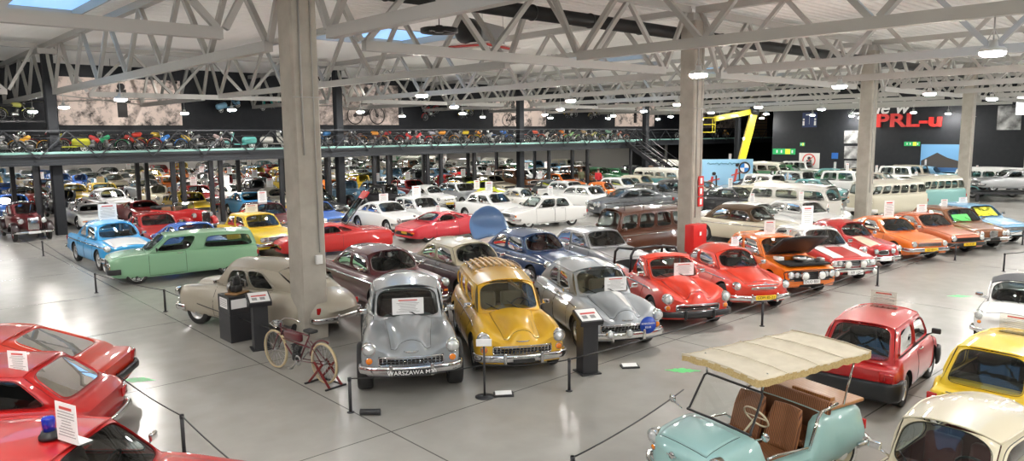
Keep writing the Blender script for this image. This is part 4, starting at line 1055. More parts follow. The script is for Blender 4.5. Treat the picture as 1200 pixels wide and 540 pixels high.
# ------------------------------------------------------------------ motorcycles, mopeds, scooters
def make_moto(kind='motorcycle', col=(.6,.1,.05), name=None, det=1):
    t=thing(name or {'scooter':'motor_scooter'}.get(kind,kind)); P=paint(col); R={'motorcycle':.32,'moped':.29,'scooter':.22}[kind]; wb={'motorcycle':1.3,'moped':1.12,'scooter':1.2}[kind]
    f=wb/2; r=-wb/2
    w0=None
    for x in(f,r):
        m=MB(); m.lathe([(R-.06,-.03),(R-.02,-.045),(R,-.02),(R,.02),(R-.02,.045),(R-.06,.03)],axis='Y',n=22)
        q=MB(); q.lathe([(R-.055,-.025),(R-.08,-.02),(R-.08,.02),(R-.055,.025)],axis='Y',n=22); q.lathe([(.05,-.06),(.05,.06)],axis='Y',n=10,caps=True)
        for k in range(14 if kind!='scooter' else 6):
            a=2*PI*k/14 if kind!='scooter' else 2*PI*k/6; q.cyl((.04*math.cos(a),.03*(-1)**k,.04*math.sin(a)),((R-.07)*math.cos(a),0,(R-.07)*math.sin(a)),.005 if kind!='scooter' else .02,n=4)
        if w0 is None: w0=q.build('wheel',DULLCH if kind!='scooter' else WHITEP,t); y0=m.build('tyre',RUBBER,w0); w=w0
        else: w=w0.copy(); COL.objects.link(w); y=y0.copy(); COL.objects.link(y); y.parent=w
        w.location=(x,0,R)
    head=Vector((f-.28,0,.86)); 
    if kind=='scooter':
        m=MB(); prof=[]
        for i in range(9):
            a=i/8; prof.append([Vector((f-.12-.2*a+.04*math.sin(j/6*PI),(-.28+.56*j/6)*(.55+.45*math.sin(PI*min(1,a*1.3))),.3+.6*a)) for j in range(7)])
        m.grid(prof); m.rbox((0.02,0,.28),(.62,.4,.06),.03); o=m.build('leg_shield',P,t); o['painted']=1
        m=MB(); m.rbox((r+.12,0,.48),(.78,.36,.4),.16); o=m.build('body',P,t); o['painted']=1
        m=MB(); m.rbox((f+.02,0,R+.14),(.4,.14,.22),.07); o=m.build('front_fender',P,t); o['painted']=1
        m=MB(); m.rbox((r+.2,0,.73),(.62,.24,.09),.04); m.build('seat',BLACK,t)
    else:
        m=MB(); tr=.018
        eng=Vector((.0,0,.36)); rear=Vector((r,0,R)); seat=Vector((r+.38,0,.72))
        for a,b in((head,eng+Vector((.15,0,-.08))),(eng+Vector((.15,0,-.08)),eng+Vector((-.22,0,-.08))),(eng+Vector((-.22,0,-.08)),seat),(head-Vector((.02,0,.12)),seat)): m.cyl(a,b,tr,n=6)
        for sg in(-.07,.07): m.cyl(seat+Vector((-.2,sg,0)),rear+Vector((0,sg,0)),.014,n=6); m.cyl(eng+Vector((-.2,sg,0)),rear+Vector((0,sg,0)),.014,n=6); m.cyl(seat+Vector((-.3,sg,0)),seat,.012,n=6)
        m.build('frame',BLACK,t)
        m=MB()
        if kind=='motorcycle':
            m.rbox((.12,0,.82),(.5,.26,.24),.11,M=Matrix.Rotation(.12,3,'Y'))
        else: m.rbox((.18,0,.66),(.5,.16,.2),.08,M=Matrix.Rotation(.5,3,'Y'))
        o=m.build('fuel_tank',P,t); o['painted']=1
        m=MB(); m.rbox((r+.32,0,.8 if kind=='motorcycle' else .82),(.6 if kind=='motorcycle' else .34,.24,.1),.05); m.build('seat',BLACK,t)
        m=MB(); m.rbox((.02,0,.33),(.34,.24,.2),.06); m.cyl((.1,0,.4),(.16,0,.62),.075,.07,n=10)
        for k in range(4): m.cyl((.105+.014*k,0,.44+.045*k),(.108+.014*k,0,.455+.045*k),.1,n=10)
        m.build('engine',DULLCH,t)
        m=MB(); m.tube([(.18,.1,.5),(.25,.14,.3),(.1,.15,.2),(-.3,.15,.22),(r-.15,.15,.28)],[.018,.018,.02,.032,.035],7); m.build('exhaust_pipe',CHROME,t)
        for x,nm in((f,'front_fender'),(r,'rear_fender')):
            m=MB(); n0=(20,150) if x>0 else (20,190)
            m.sweep([(x+(R+.03)*math.cos(R_(n0[0]+(n0[1]-n0[0])*i/10))*(-1 if x<0 else 1)*-1*-1,0,R+(R+.03)*math.sin(R_(n0[0]+(n0[1]-n0[0])*i/10))) for i in range(11)],[(-.07,-.02),(-.05,.01),(.05,.01),(.07,-.02),(.05,0),(-.05,0)]); o=m.build(nm,P,t); o['painted']=1
    m=MB()
    for sg in(-.06,.06): m.cyl(head+Vector((0,sg,.02)),(f,sg,R),.018,n=6)
    m.build('front_fork',CHROME,t)
    m=MB(); h=head+Vector((-.02,0,.1)); m.tube([h+Vector((-.14,-.34,.04)),h+Vector((-.04,-.2,.06)),h,h+Vector((-.04,.2,.06)),h+Vector((-.14,.34,.04))],.014,6); m.build('handlebar',CHROME,t)
    lamp_unit(t,head.x+.1,0,head.z+.02,.075,'headlight',LENS,CHROME,0,.05)
    m=MB(); m.cyl((-.05,-.03,.2),(-.12,-.22,0.008),.012,n=5); m.cyl((-.05,.03,.2),(-.12,.22,.008),.012,n=5); m.build('centre_stand',DULLCH,t)
    return t
# ------------------------------------------------------------------ info boards, stanchions, persons
def lines_card(mb, w, h, n, x, z0, mi, M=None):
    rr=random.Random(int(w*1000+h*77+n))
    for i in range(n):
        l=w*(.5+.4*rr.random()); mb.box((x,0,z0+h*(1-(i+1)/(n+1))),(.003,l,h*.35/(n+1)),mi)
def roof_card(loc, rz, w=.3, h=.42, lab='', clear=False, lean=.0, group='information cards on car roofs'):
    t=thing('info_card',loc,rz,lab,'sign',group)
    b=MB(); b.box((0,0,h/2),(.006,w,h),0,Matrix.Rotation(0,3,'Y')); b.box((-.07,0,.003),(.14,w,.006),0); b.build('card',glass_mat('clear_acrylic',(.9,.88,.84)) if clear else WHITE,t)
    b=MB()
    for q in(.004,):
        b.box((q,0,h*.86),(.002,w*.6,h*.07),1)
        rr=random.Random(int(abs(loc[0])*100))
        for i in range(9): b.box((q,0,h*(.76-.075*i)),(.002,w*(.45+.4*rr.random()),h*.022),0)
    b.build('print',[INKG,INKR],t)
    return t
def stanchion(x,y,h=.58):
    t=MB(); t.cyl((0,0,0),(0,0,h),.027,n=10); t.lathe([(.06,0),(.06,.01),(.03,.02)],n=16,caps=True); t.lathe([(.03,h-.06),(.03,h)],n=10,caps=True)
    o=t.build('barrier_post',SATIN); o.location=(x,y,0); return o
def person(loc, rz, shirt, trousers, hair, pose, label):
    t=thing('person',loc,rz,label,'person')
    V=[(0,0,.98),(0,0,1.15),(0,0,1.38),(0,0,1.5),(.01,0,1.6),(.01,0,1.72),
       (0,.19,1.42),(.03,.24,1.15),(.16,.2,.98),(0,-.19,1.42),(.03,-.24,1.15),(.14,-.22,.95),
       (0,.1,.92),(.02,.11,.5),(0,.12,.08),(.14,.13,.04),(0,-.1,.92),(-.02,-.11,.5),(-.04,-.12,.08),(.1,-.13,.04)]
    E_=[(0,1),(1,2),(2,3),(3,4),(4,5),(2,6),(6,7),(7,8),(2,9),(9,10),(10,11),(0,12),(12,13),(13,14),(14,15),(0,16),(16,17),(17,18),(18,19)]
    rad=[.15,.14,.16,.06,.085,.085,.075,.05,.035,.075,.05,.035,.1,.065,.045,.04,.1,.065,.045,.04]
    me=bpy.data.meshes.new('body'); me.from_pydata(V,E_,[]); o=bpy.data.objects.new('body',me); COL.objects.link(o); o.parent=t
    md=o.modifiers.new('s','SKIN'); 
    for i,sv in enumerate(me.skin_vertices[0].data if me.skin_vertices else []): pass
    if not me.skin_vertices: 
        bpy.context.view_layer.objects.active=o
    try:
        for i,sv in enumerate(me.skin_vertices[0].data): sv.radius=(rad[i],rad[i])
        me.skin_vertices[0].data[0].use_root=True
    except Exception: pass
    o.modifiers.new('u','SUBSURF').levels=2; o.modifiers['u'].render_levels=2
    skin=mat('skin',(.5,.3,.22),.6)
    dg=bpy.context.evaluated_depsgraph_get(); dg.update(); m2=bpy.data.meshes.new_from_object(o.evaluated_get(dg)); o.modifiers.clear(); o.data=m2
    m2.materials.clear(); 
    for q in(skin,shirt,trousers,TRIM): m2.materials.append(q)
    for p in m2.polygons:
        z=p.center.z; r_=abs(p.center.y); p.use_smooth=True
        p.material_index=3 if z<.1 else (2 if z<.98 and r_<.2 else (1 if z<1.5 and not(r_>.17 and z<1.02) else 0))
    b=MB(); b.ball((-.01,0,1.72),.105,12,sz=(1,.9,1.05)); b.build('hair',hair,t)
    b=MB(); b.ball((.095,0,1.64),.018,6); b.ball((.085,.035,1.675),.011,6,1); b.ball((.085,-.035,1.675),.011,6,1); b.box((.09,0,1.6),(.012,.05,.008),2); b.build('face',[skin,TRIM,INKR],t)
    for sg,hx,hz in((1,.18,.95),(-1,.16,.92)):
        b=MB(); b.rbox((hx+.02,sg*.2,hz),(.06,.03,.08),.012)
        for k in range(4): b.cyl((hx+.03+.0,sg*.2+(-.024+.016*k),hz-.03),(hx+.045,sg*.2+(-.024+.016*k),hz-.1+.01*abs(k-1.5)),.008,n=5)
        b.cyl((hx+.04,sg*.2,hz+.01),(hx+.075,sg*.19,hz-.04),.009,n=5); b.build('hand',skin,t)
    return t
# ------------------------------------------------------------------ placing the cars
def heading(phi): return HD-R_(phi)+PI            # phi: direction of the tail, degrees to the right of straight ahead
def at_anchor(px,py,z,s,y,phi):
    """front centre of a car whose point (s behind nose, y left, height z) is seen at the pixel"""
    p=gp(px,py,z); h=heading(phi); c,q=math.cos(h),math.sin(h); return p.x-(c*-s-q*y), p.y-(q*-s+c*y)
COLN={'red':(.42,.006,.006),'bright red':(.58,.008,.006),'orange':(.72,.16,.005),'orange-red':(.6,.028,.006),'copper':(.42,.1,.03),'brown':(.2,.07,.02),'dark brown':(.06,.02,.012),'yellow':(.8,.55,.02),'mustard':(.78,.45,.02),
 'white':(.78,.78,.76),'cream':(.62,.56,.42),'beige':(.42,.38,.3),'silver':(.42,.43,.44),'grey':(.3,.32,.33),'dark grey':(.07,.075,.08),'black':(.012,.012,.014),'blue':(.02,.13,.5),'light blue':(.2,.42,.62),'sky blue':(.03,.35,.72),'navy blue':(.02,.06,.17),
 'green':(.03,.2,.07),'mint green':(.26,.5,.3),'olive':(.1,.11,.05),'teal':(.1,.3,.3),'maroon':(.1,.008,.014),'lime yellow':(.65,.75,.03),'dark green':(.015,.06,.03)}
PC=lambda n: paint(COLN[n], 1 if n=='silver' else 0)
occ=[]
def corners(x,y,h,L,W):
    c,s=math.cos(h),math.sin(h); return [(x+c*a-s*b,y+s*a+c*b) for a,b in((.12,-W/2),(.12,W/2),(-L-.1,W/2),(-L-.1,-W/2))]
def sat(A,B):
    for P in(A,B):
        for i in range(4):
            ex,ey=P[(i+1)%4][0]-P[i][0],P[(i+1)%4][1]-P[i][1]; nx,ny=-ey,ex
            a=[nx*p[0]+ny*p[1] for p in A]; b=[nx*p[0]+ny*p[1] for p in B]
            if max(a)<=min(b) or max(b)<=min(a): return False
    return True
def claim(x,y,h,L=4.3,W=1.8): occ.append(corners(x,y,h,L,W))
def free(x,y,h,L=4.3,W=1.8):
    c=corners(x,y,h,L,W); return not any(sat(c,o) for o in occ)
for row,yy in((1,ROW1),(2,ROW2)):
    for x in CX:
        if not(row==1 and x<0): occ.append([(x-.45,yy-.45),(x+.45,yy-.45),(x+.45,yy+.45),(x-.45,yy+.45)])
occ.append([(47,31.6),(49.2,31.6),(49.2,38.7),(47,38.7)])
def pushed(x,y,h,L=4.6,W=2.0):
    """slide a parking place straight away from the camera until nothing is in the way"""
    r=math.hypot(x,y)
    for k in range(60):
        f=1+k*.12/r; 
        if free(x*f,y*f,h,L,W): return x*f,y*f
    return x,y
def put(sp,det,x,y,phi,label,name='classic_car',cat='car',group=None,z=0):
    c=make_car(sp,name,det) if isinstance(sp,dict) else sp
    L=c.get('_L',4.1)
    h=heading(phi); place(c,(x,y,z),h); tag(c,label,cat,group); claim(x,y,h,L,1.75); 
    if '_L' in c: del c['_L']
    return c
def extra(car,nm,mb,m,parent=None): return mb.build(nm,m,parent or car)
# ---- front row
def lifted(sp,dz):
    sp=dict(sp); sp['keys']=[(k[0],k[1]+dz,k[2],k[3]+dz,k[4],k[5]+dz,k[6],k[7]+dz,k[8]+dz) for k in sp['keys']]; g=dict(sp['gh']); g['H']+=dz; sp['gh']=g
    sp['tubs']=[(a,b,c+dz) for a,b,c in sp['tubs']]; sp['heads']=[(y,z+dz,r) for y,z,r in sp['heads']]; sp['inds']=[(a,b+dz,c,d) for a,b,c,d in sp['inds']]; q=sp['grille']; sp['grille']=(q[0],q[1]+dz,q[2]+dz)+tuple(q[3:]); b=list(sp['bumper']); b[0]+=dz; sp['bumper']=tuple(b); return sp
grey=put(lifted(old_sedan(paint=mat('solid_grey_paint',(.27,.29,.3),.4,0,1),R=.41,ra=.45,ww=.26,tuck=-.1,plate=(.5,PLATEB,'WARSZAWA M20',.62,.12),strips=[],wheel='disc',tails=[]),.13),2,6.78,9.95,-10,'grey rounded saloon with white sign in its windscreen, black wheels','classic_car')
yel=put(old_estate(paint=PC('mustard'),inter=BEIGE_IN,plate=(.36,PLATEB,'',.4,.07)),2,8.86,9.45,-11.5,'mustard yellow rounded estate car with wooden roof rack')
ltg=put(old_sedan(paint=mat('pale_grey_paint',(.34,.37,.39),.4,0,1.),inter=BEIGE_IN,plate=None),2,11.4,9.1,-15,'pale grey rounded saloon with white bonnet stripe and blue round badge')
rpk=dict(old_sedan(paint=PC('orange-red'),grille=(.52,.45,.62,'hbars',CHROME,True,6),bumper=(.4,.13,BLACK,.34),plate=None,inter=TRIM))
g=dict(rpk['gh']); g.update(s=(1.3,1.7,2.2,2.45),win=[(0,.85,(.12,.92,.1,.86)),(.85,1,None)],rv=(.15,.85),ru=.1,crown=.08,H=1.5,rbul=.02,rb=.03,rt=.03); rpk['gh']=g; rpk['tubs']=[(1.45,2.4,.5),(2.6,4.1,.62)]; rpk['rearseat']=False; rpk['doors']=[(1.4,2.4,.1,.97)]
rpk=put(rpk,2,13.9,9.1,-12.7,'orange-red open-backed rounded pickup with black roll bar','pickup_car','pickup')
sko=put(round_two_door(paint=PC('orange-red')),2,16.43,8.95,-11,'orange-red rounded two-door saloon with yellow number plate')
rally=fiat125(paint=PC('orange'),plate=(.42,PLATEW,'DUD 851',.5,.12),bumper=None,grille=(.76,.46,.74,'hbars',BLACK,True),openhood=True,hoodm=BLACK)
rally=put(rally,2,19.0,9.0,-13,'orange rally saloon with raised matt black bonnet','rally_car')
rwp=fiat125(paint=PC('red'),paint2=PC('white'),roof2=True,plate=(.36,PLATEW,'KR 125',.5,.12))
rw=put(rwp,2,21.5,8.95,-12,'red and white striped rally saloon with white roof and spot lamps','rally_car')
rsm=put(round_two_door(paint=PC('red'),plate=(.38,PLATEW,'',.4,.1),grille=(.18,.5,.66,'hbars',CHROME,True,3)),2,24.3,9.2,-13,'small red rally car with cream bonnet stripe, beside the red and white saloon','rally_car')
ora=put(coupe(paint=PC('orange'),plate=(.44,PLATEY,'GD 60-11',.52,.11)),2,26.93,8.75,-13.7,'bright orange coupe with chrome bumper and yellow plate')
cop=put(coupe(paint=PC('copper'),bumper=(.42,.12,BLACK),grille=(.7,.5,.64,'hbars',TRIM,False),plate=(.42,PLATEY,'GD 41-07',.52,.11)),2,29.3,8.3,-15,'copper brown coupe between bright orange coupe and brown saloon')
bro=put(boxy(4.5,1.68,1.42,.74,.9,.92,.9,paint=PC('brown'),heads=[(.64,.62,.085),(.46,.62,.075)],grille=(.16,.5,.72,'vbars',CHROME,True,5),plate=(.44,PLATEB,'',.4,.1)),2,31.2,8.05,-11,'brown saloon with four round lamps and green sheet in windscreen')
blu=put(boxy(4.1,1.64,1.4,.74,.92,.92,.9,paint=PC('light blue')),2,33.4,7.9,-12,'light blue saloon with yellow sheet in windscreen, last of the front row')
# ---- second row
M42=-42.3
bei=old_sedan(paint=PC('beige'),plate=None,inter=CABIN_DARK,strips=[],R=.35)
bei=put(bei,2,6.47,18.76,116,'beige fastback saloon parked side-on behind the concrete column')
x,y=at_anchor(440,287,1.5,2.5,0,-36); put(fifties_big(paint=PC('maroon')),1,x,y,-36,'maroon rounded saloon behind the grey saloon with the windscreen sign')
x,y=at_anchor(537,279,1.5,2.5,0,-33); put(fifties_big(paint=mat('aubergine_paint',(.035,.01,.016),.4,0,1),paint2=P_('cream'),roof2=True),2,x,y,-33,'dark aubergine saloon with cream roof behind the yellow estate')
x,y=at_anchor(617,269,1.48,2.5,0,-30); bl=put(fifties_big(paint=PC('navy blue'),seatm=RED_IN),2,x,y,-30,'navy blue saloon with raised rear lid, beside the cream-roofed saloon')
m=MB(); m.grid([[Vector((-4.55-.25*math.sin(a*PI*.5)*0-.45*a-.22*math.sin(a*PI),(-.74+1.48*b)*math.sqrt(max(.02,1-(a*.96)**3)),.95+1.0*a+.12*math.sin(PI*b)*(1-a*.5))) for b in [j/10 for j in range(11)]] for a in [i/10 for i in range(11)]])
o=m.build('raised_lid',[mat('steel_blue_paint',(.1,.2,.4),.35,0,1)],bl); md=o.modifiers.new('s','SOLIDIFY'); md.thickness=.04
x,y=at_anchor(690,266,1.42,2.45,0,-28); put(boxy(4.4,1.66,1.42,.76,.92,.94,.88,a0=1.3,a1=1.75,c1=3.05,c0=3.5,paint=PC('silver')),2,x,y,-28,'silver grey saloon behind the pale grey saloon with the white stripe')
x,y=at_anchor(752,254,1.75,2.3,0,58); van=old_estate(paint=mat('chestnut_paint',(.1,.03,.012),.35,0,1)); g=dict(van['gh']); g.update(H=1.78,crown=.13,s=(1.0,1.25,4.2,4.5),win=[(i/4,(i+1)/4,(.08,.92,.14,.86)) for i in range(4)]); van['gh']=g; van['doors']=[]
x,y=pushed(x,y,heading(58)); van=put(van,1,x,y,58,'chestnut brown tall estate with black roof rack left of the column','estate_car')
m=MB()
for yy in(-.5,.5):
    m.tube([(-1.3,yy,1.86),(-4.1,yy,1.86)],.014,5)
for i in range(9): m.tube([(-1.3-.35*i,-.5,1.86),(-1.3-.35*i,0,1.87),(-1.3-.35*i,.5,1.86)],.01,4)
for i in range(4):
    for yy in(-.5,.5): m.cyl((-1.4-.85*i,yy,1.86),(-1.4-.85*i,yy,1.68),.012,n=4)
m.build('roof_rack',BLACK,van)
x,y=at_anchor(858,253,1.45,2.5,0,-38); x,y=pushed(x,y,heading(-38)); put(fifties_big(paint=PC('cream'),paint2=mat('brown_cloth_roof',(.1,.06,.03),.8),roof2=True),1,x,y,-38,'cream convertible with brown cloth roof right of the hydrant column')
# ---- left block
x,y=5.85,24.8
cd=caddy(paint=PC('mint green'),wheel='low',rims=[mat('polished_rim',(.8,.8,.8),.2,1.),BLACK],R=.31,bumper=(.42,.16,BLACK),grille=(.46,.52,.68,'hbars',BLACK,True),heads=[(.58,.6,.08)],mirm=BLACK,rearseat=False)
cd['keys']=[(k[0],k[1],k[2],k[3],k[4],k[5]+(.06 if k[0]<.6 else 0),k[6],k[7]+(.06 if k[0]<.6 else 0),k[8]+(.06 if k[0]<.6 else 0)) for k in cd['keys']]
g=dict(cd['gh']); g.update(s=(1.12,1.68,4.15,4.34),win=[(0,.36,(.12,.95,.1,.9)),(.36,.46,None),(.46,1,(.04,.93,.12,.82))],wr=(.56,.6,.58),crown=.05,rbul=.01); cd['gh']=g; cd['tubs']=[(1.2,4.2,.5)]; cd['doors']=[(1.1,2.15,.12,.99)]
put(cd,2,x,y,57,'mint green low pickup van with long side window','pickup_van','van')
put(fifties_big(paint=PC('sky blue'),paint2=PC('sky blue'),hoodm=PC('white'),heads=[(.73,.78,.09)],two=None),2,7.1,26.5,-44,'sky blue two-tone saloon with white bonnet left of mint green van')
x,y=at_anchor(41,272,.42,-.14,0,M42); put(vintage(c1=(.14,.01,.015),c2=(.02,.006,.008),det=1),1,x,y,M42,'maroon pre-war saloon with upright chrome grille at far left','vintage_car')
x,y=at_anchor(296,250,1.4,2.3,0,M42); x,y=pushed(x,y,heading(M42)); put(fiat125(paint=PC('yellow')),1,x,y,M42,'yellow boxy saloon behind the mint green van')
x,y=at_anchor(220,265,1.35,2.3,0,M42); x,y=pushed(x,y,heading(M42)); put(coupe(paint=PC('blue')),1,x,y,M42,'deep blue low car hidden behind the mint green van roof')
fe=put(wedge(paint=PC('bright red')),2,11.68,25.88,66,'bright red sports car with raised glass rear hatch','sports_car')
m=MB(); a=Vector((-2.6,0,1.12)); u=Vector((-.62,0,.78)).normalized(); 
for (p0,p1,w_,mi) in(((0,-.5),(1.25,-.42),.08,1),((0,.5),(1.25,.42),.08,1),((0,-.5),(0,.5),.08,1)):
    m.bar(a+u*p0[0]+Vector((0,p0[1],0)),a+u*p1[0]+Vector((0,p1[1],0)),w_,.04,mi)
m.bar(a+u*1.3+Vector((0,-.46,0)),a+u*1.3+Vector((0,.46,0)),.34,.05,0,up=(.78,0,.62)); m.build('raised_hatch',[PC('bright red'),BLACK],fe)
m=MB(); m.grid([[a+u*(1.2*i/4)+Vector((0,(-.46+.92*j/4)*(1-.12*i/4),0)) for j in range(5)] for i in range(5)]); m.build('hatch_glass',GLASSD,fe)
put(wedge(paint=mat('crimson_paint',(.6,.012,.03),.4,0,1)),2,17.0,25.5,48,'crimson sports coupe with white sign on its roof','sports_car')
put(fiat125(paint=PC('white'),inds=[(.74,.62,.06,.1)],tails=[(.66,.66,.18,.14)],bumper=(.44,.12,CHROME)),2,23.1,25.8,59,'white long saloon side-on with amber corner lamps')
put(modern(paint=mat('graphite_paint',(.11,.12,.13),.35,.3,1)),2,29.65,26.5,70,'dark grey modern saloon with silver bonnet behind white long saloon','modern_car')
for (px,py,z,s,phi,sp,det,lab) in [
  (448,235,1.35,2.3,M42,coupe(paint=PC('white')),1,'white coupe seen behind the raised red hatch'),
  (487,231,1.42,2.3,M42,fiat125(paint=PC('white')),1,'white boxy saloon behind the crimson sports coupe'),
  (572,226,1.42,2.3,M42,fiat125(paint=PC('white')),1,'white saloon left of the white long saloon, sign on its roof'),
  (683,217,1.42,2.3,M42,hatch(paint=PC('white')),1,'white hatchback behind the dark grey modern saloon'),
  (290,224,1.35,2.3,M42,coupe(paint=PC('sky blue')),1,'sky blue coupe near the walkway posts behind the yellow boxy saloon'),
  (118,214,1.4,2.3,M42,boxy(4.6,1.75,1.4,paint=PC('yellow')),1,'yellow long saloon seen through the walkway posts at left'),
  (170,212,1.35,2.3,M42,fifties_big(paint=PC('silver')),1,'silver chromed saloon seen between walkway posts at left'),
  (655,203,1.4,2.3,M42,boxy(paint=PC('orange')),1,'orange saloon under the walkway near the staircase'),
  (560,214,1.2,2.3,M42,coupe(paint=PC('lime yellow')),1,'lime yellow coupe under the walkway'),
  (725,208,1.4,2.3,M42,boxy(paint=PC('white')),1,'white boxy saloon beside the foot of the staircase'),
  (878,237,1.4,2.3,M42,boxy(4.6,1.72,1.4,paint=PC('white')),1,'white saloon in front of the silver roadster'),
  (930,236,1.4,2.3,-30,hatch(paint=PC('white')),1,'white hatchback right of the white saloon near the roadster'),
    (412,203,1.4,2.3,M42,boxy(paint=PC('lime yellow')),1,'lime yellow saloon deep under the walkway'),
  ]:
    x,y=at_anchor(px,py,z,s,0,phi)
    x,y=pushed(x,y,heading(phi)); put(sp,det,x,y,phi,lab)
# vintage black cars near the posts
k=0
for px in(392,412,432,452,474,505):
    x,y=at_anchor(px,216,1.6,2.,0,M42)
    if free(x,y,heading(M42),4.1,1.7):
        c=vintage(c1=(.012,.012,.014),c2=(.012,.012,.013),det=1); k+=1; put(c,1,x,y,M42,'black pre-war saloon, %s of the black vintage cars beyond the white cars'%ordn[k-1],'vintage_car',group='black pre-war cars by the walkway')
for px,py,lab,col in((316,212,'black-roofed dark red pre-war saloon left of the big column',(.1,.008,.01)),(298,204,'black pre-war saloon deep behind the sky blue coupe',(.02,.02,.022))):
    x,y=at_anchor(px,py+6,1.6,2.,0,M42)
    if free(x,y,heading(M42),4.1,1.7): put(vintage(c1=col,c2=(.012,.012,.013)),1,x,y,M42,lab,'vintage_car')
x,y=at_anchor(225,250,.9,1.,0,-58); 
if free(x,y,heading(-58),4,1.6): put(vintage(c1=(.55,.01,.012),c2=(.5,.01,.01),open_=True),1,x,y,-58,'red open two-seater with round wings left of the yellow boxy saloon','vintage_roadster')
x,y=at_anchor(118,245,1.2,2.3,0,70)
if free(x,y,heading(70),4.2,1.7): put(roadster(paint=PC('silver'),paint2=BLACK),1,x,y,70,'silver open roadster behind the sky blue saloon roof','roadster')
# ---- right block
x,y=at_anchor(905,232,0,.85,-.85,-100); z8=put(roadster(paint=PC('silver'),paint2=BLACK,wheel='alloy'),2,x,y,-100,'silver roadster with black soft top in front of the sky-blue hoarding','roadster')
for px,py,lab,col in((905,204,'white off-road car with two spot lamps on its roof',COLN['white']),(940,200,'pale off-road car behind the one with roof spot lamps',(.6,.6,.55))):
    x,y=at_anchor(px,py,1.75,2.,0,-30)
    if free(x,y,heading(-30),4,1.7):
        c=put(jeep(paint=paint(col)),1,x,y,-30,lab,'off_road_car')
        if px<930:
            for sg in(-.35,.35): lamp_unit(c,-1.7,sg,1.86,.11,'roof_lamp',LENS,BLACK,0,.06)
x,y=at_anchor(977,199,1.4,2.3,0,-30); 
if free(x,y,heading(-30)): put(hatch(paint=PC('green')),1,x,y,-30,'green hatchback by the dark wall right of the off-road cars')
for px,py,phi,c1,c2,nw,lab in((1042,209,66,(.62,.58,.45),(.7,.66,.55),6,'cream and teal old minibus behind the orange cars'),(1092,208,66,(.2,.42,.4),(.66,.64,.52),7,'teal minibus with cream roof beside the cream one'),
      (930,214,-40,(.7,.68,.62),(.75,.73,.68),3,'white rounded delivery van near the dark wall'),(1160,195,-50,(.72,.72,.7),(.78,.78,.76),5,'white minibus at far right behind the rightmost column')):
    x,y=at_anchor(px,py,1.95,2.2,0,phi)
    x,y=pushed(x,y,heading(phi))
    if 1: put(bus(nw=nw,paint=paint(c1),paint2=paint(c2)),1,x,y,phi,lab,'minibus','minibus')
    else: print('BLOCKED',lab)
# display ramp with a silver car at the right edge
rx,ry=54.,13.2
m=MB(); m.box((0,0,.55),(5.2,2.4,.12)); 
for a in(-2.3,2.3):
    for b in(-1.05,1.05): m.box((a,b,.25),(.15,.15,.5))
o=m.build('display_platform',SATIN); o.location=(rx,ry,0); o.rotation_euler=(0,0,heading(100)); tag(o,'low black platform at right carrying a silver car','platform')
claim(rx+2.6*math.cos(heading(100)),ry+2.6*math.sin(heading(100)),heading(100),5.2,2.4)
c=make_car(coupe(paint=PC('silver')),'classic_car',1); place(c,(rx+2.1*math.cos(heading(100)),ry+2.1*math.sin(heading(100)),.62),heading(100)); del c['_L']; tag(c,'silver hatchback raised on a platform at the right edge','car')
# ---- the near cars
rA=fiat125(paint=PC('red')); x,y=at_anchor(128,490,1.38,1.72,.55,-90); cA=put(rA,2,x,y,-90,'red fire service saloon with blue beacon on its roof, nearest at left','fire_car'); CA=(x,y)
x,y=at_anchor(98,502,.62,3.7,.72,82); cB=put(hatch(paint=PC('red')),2,x,y,82,'red hatchback squeezed behind the fire car with the beacon'); 
cC=put(coupe(paint=PC('orange-red'),bumper=(.46,.13,BLACK),wtrim=WHITEP),2,-.25,15.6,82,'orange-red coupe furthest of the three cars at lower left'); 
def mini(col,x,y,phi,lab,bm):
    d=mini_126(paint=PC(col),bumper=(.36 if bm is BLACK else .34,.3 if bm is BLACK else .1,bm),tubs=[(.65,2.6,.42)]); g=dict(d['gh']); g.update(s=(.62,1.02,2.42,2.78),rb=.05,rv=(.1,.93),ru=.06,re=7,win=[(0,.5,(.1,.95,.08,.9)),(.5,1,(.05,.88,.08,.88))]); d['gh']=g; d['rearseat']=True; d['mirm']=BLACK
    c=put(d,2,x,y,phi,lab,'small_car')
    m=MB()
    B=INFO[c.name]['B'] if c.name in INFO else None
    for j in range(5):
        for i in range(7): m.box((-3.02+.0*j,.1+.045*i,.62+.022*j),(.05,.034,.01))
    lid=MB(); 
    lid.rbox((-3.045,0,.56),(.04,.86,.3),.02); e=lid.build('engine_lid',PC(col),c); m.build('air_vent',TRIM,e)
    return c
mini('red',14.68,5.19,-139,'small red car seen from behind, beyond the canvas canopy',BLACK)
mini('yellow',14.40,2.88,-130,'small yellow car seen from behind, between red and cream ones',CHROME)
cr=fiat500(paint=P_('cream'),inter=RED_IN); k=[tuple(q) for q in cr['keys']]; f=1.12
cr['keys']=[(q[0]*f,q[1],q[2]*1.08,q[3],q[4]*1.08,q[5]*1.02,q[6]*1.08,q[7]*1.02,q[8]*1.02) for q in k]; cr['axles']=(.6,2.6); cr['tubs']=[(.8,2.4,.38)]
g=dict(cr['gh']); g.update(s=(.74,1.08,2.3,2.95),wr=(.47,.52,.46),H=1.4,crown=.13); cr['gh']=g
cr=put(cr,2,7.42,2.5,50,'cream small rounded car at the bottom right corner','small_car')
w5=put(fiat500(paint=PC('white'),paint2=mat('grey_cloth_roof',(.06,.06,.065),.8),roof2=True,gh=dict(fiat500()['gh'],pm=PC('white'))),2,17.09,4.05,40,'white tiny rounded car with dark cloth roof at right edge','small_car')
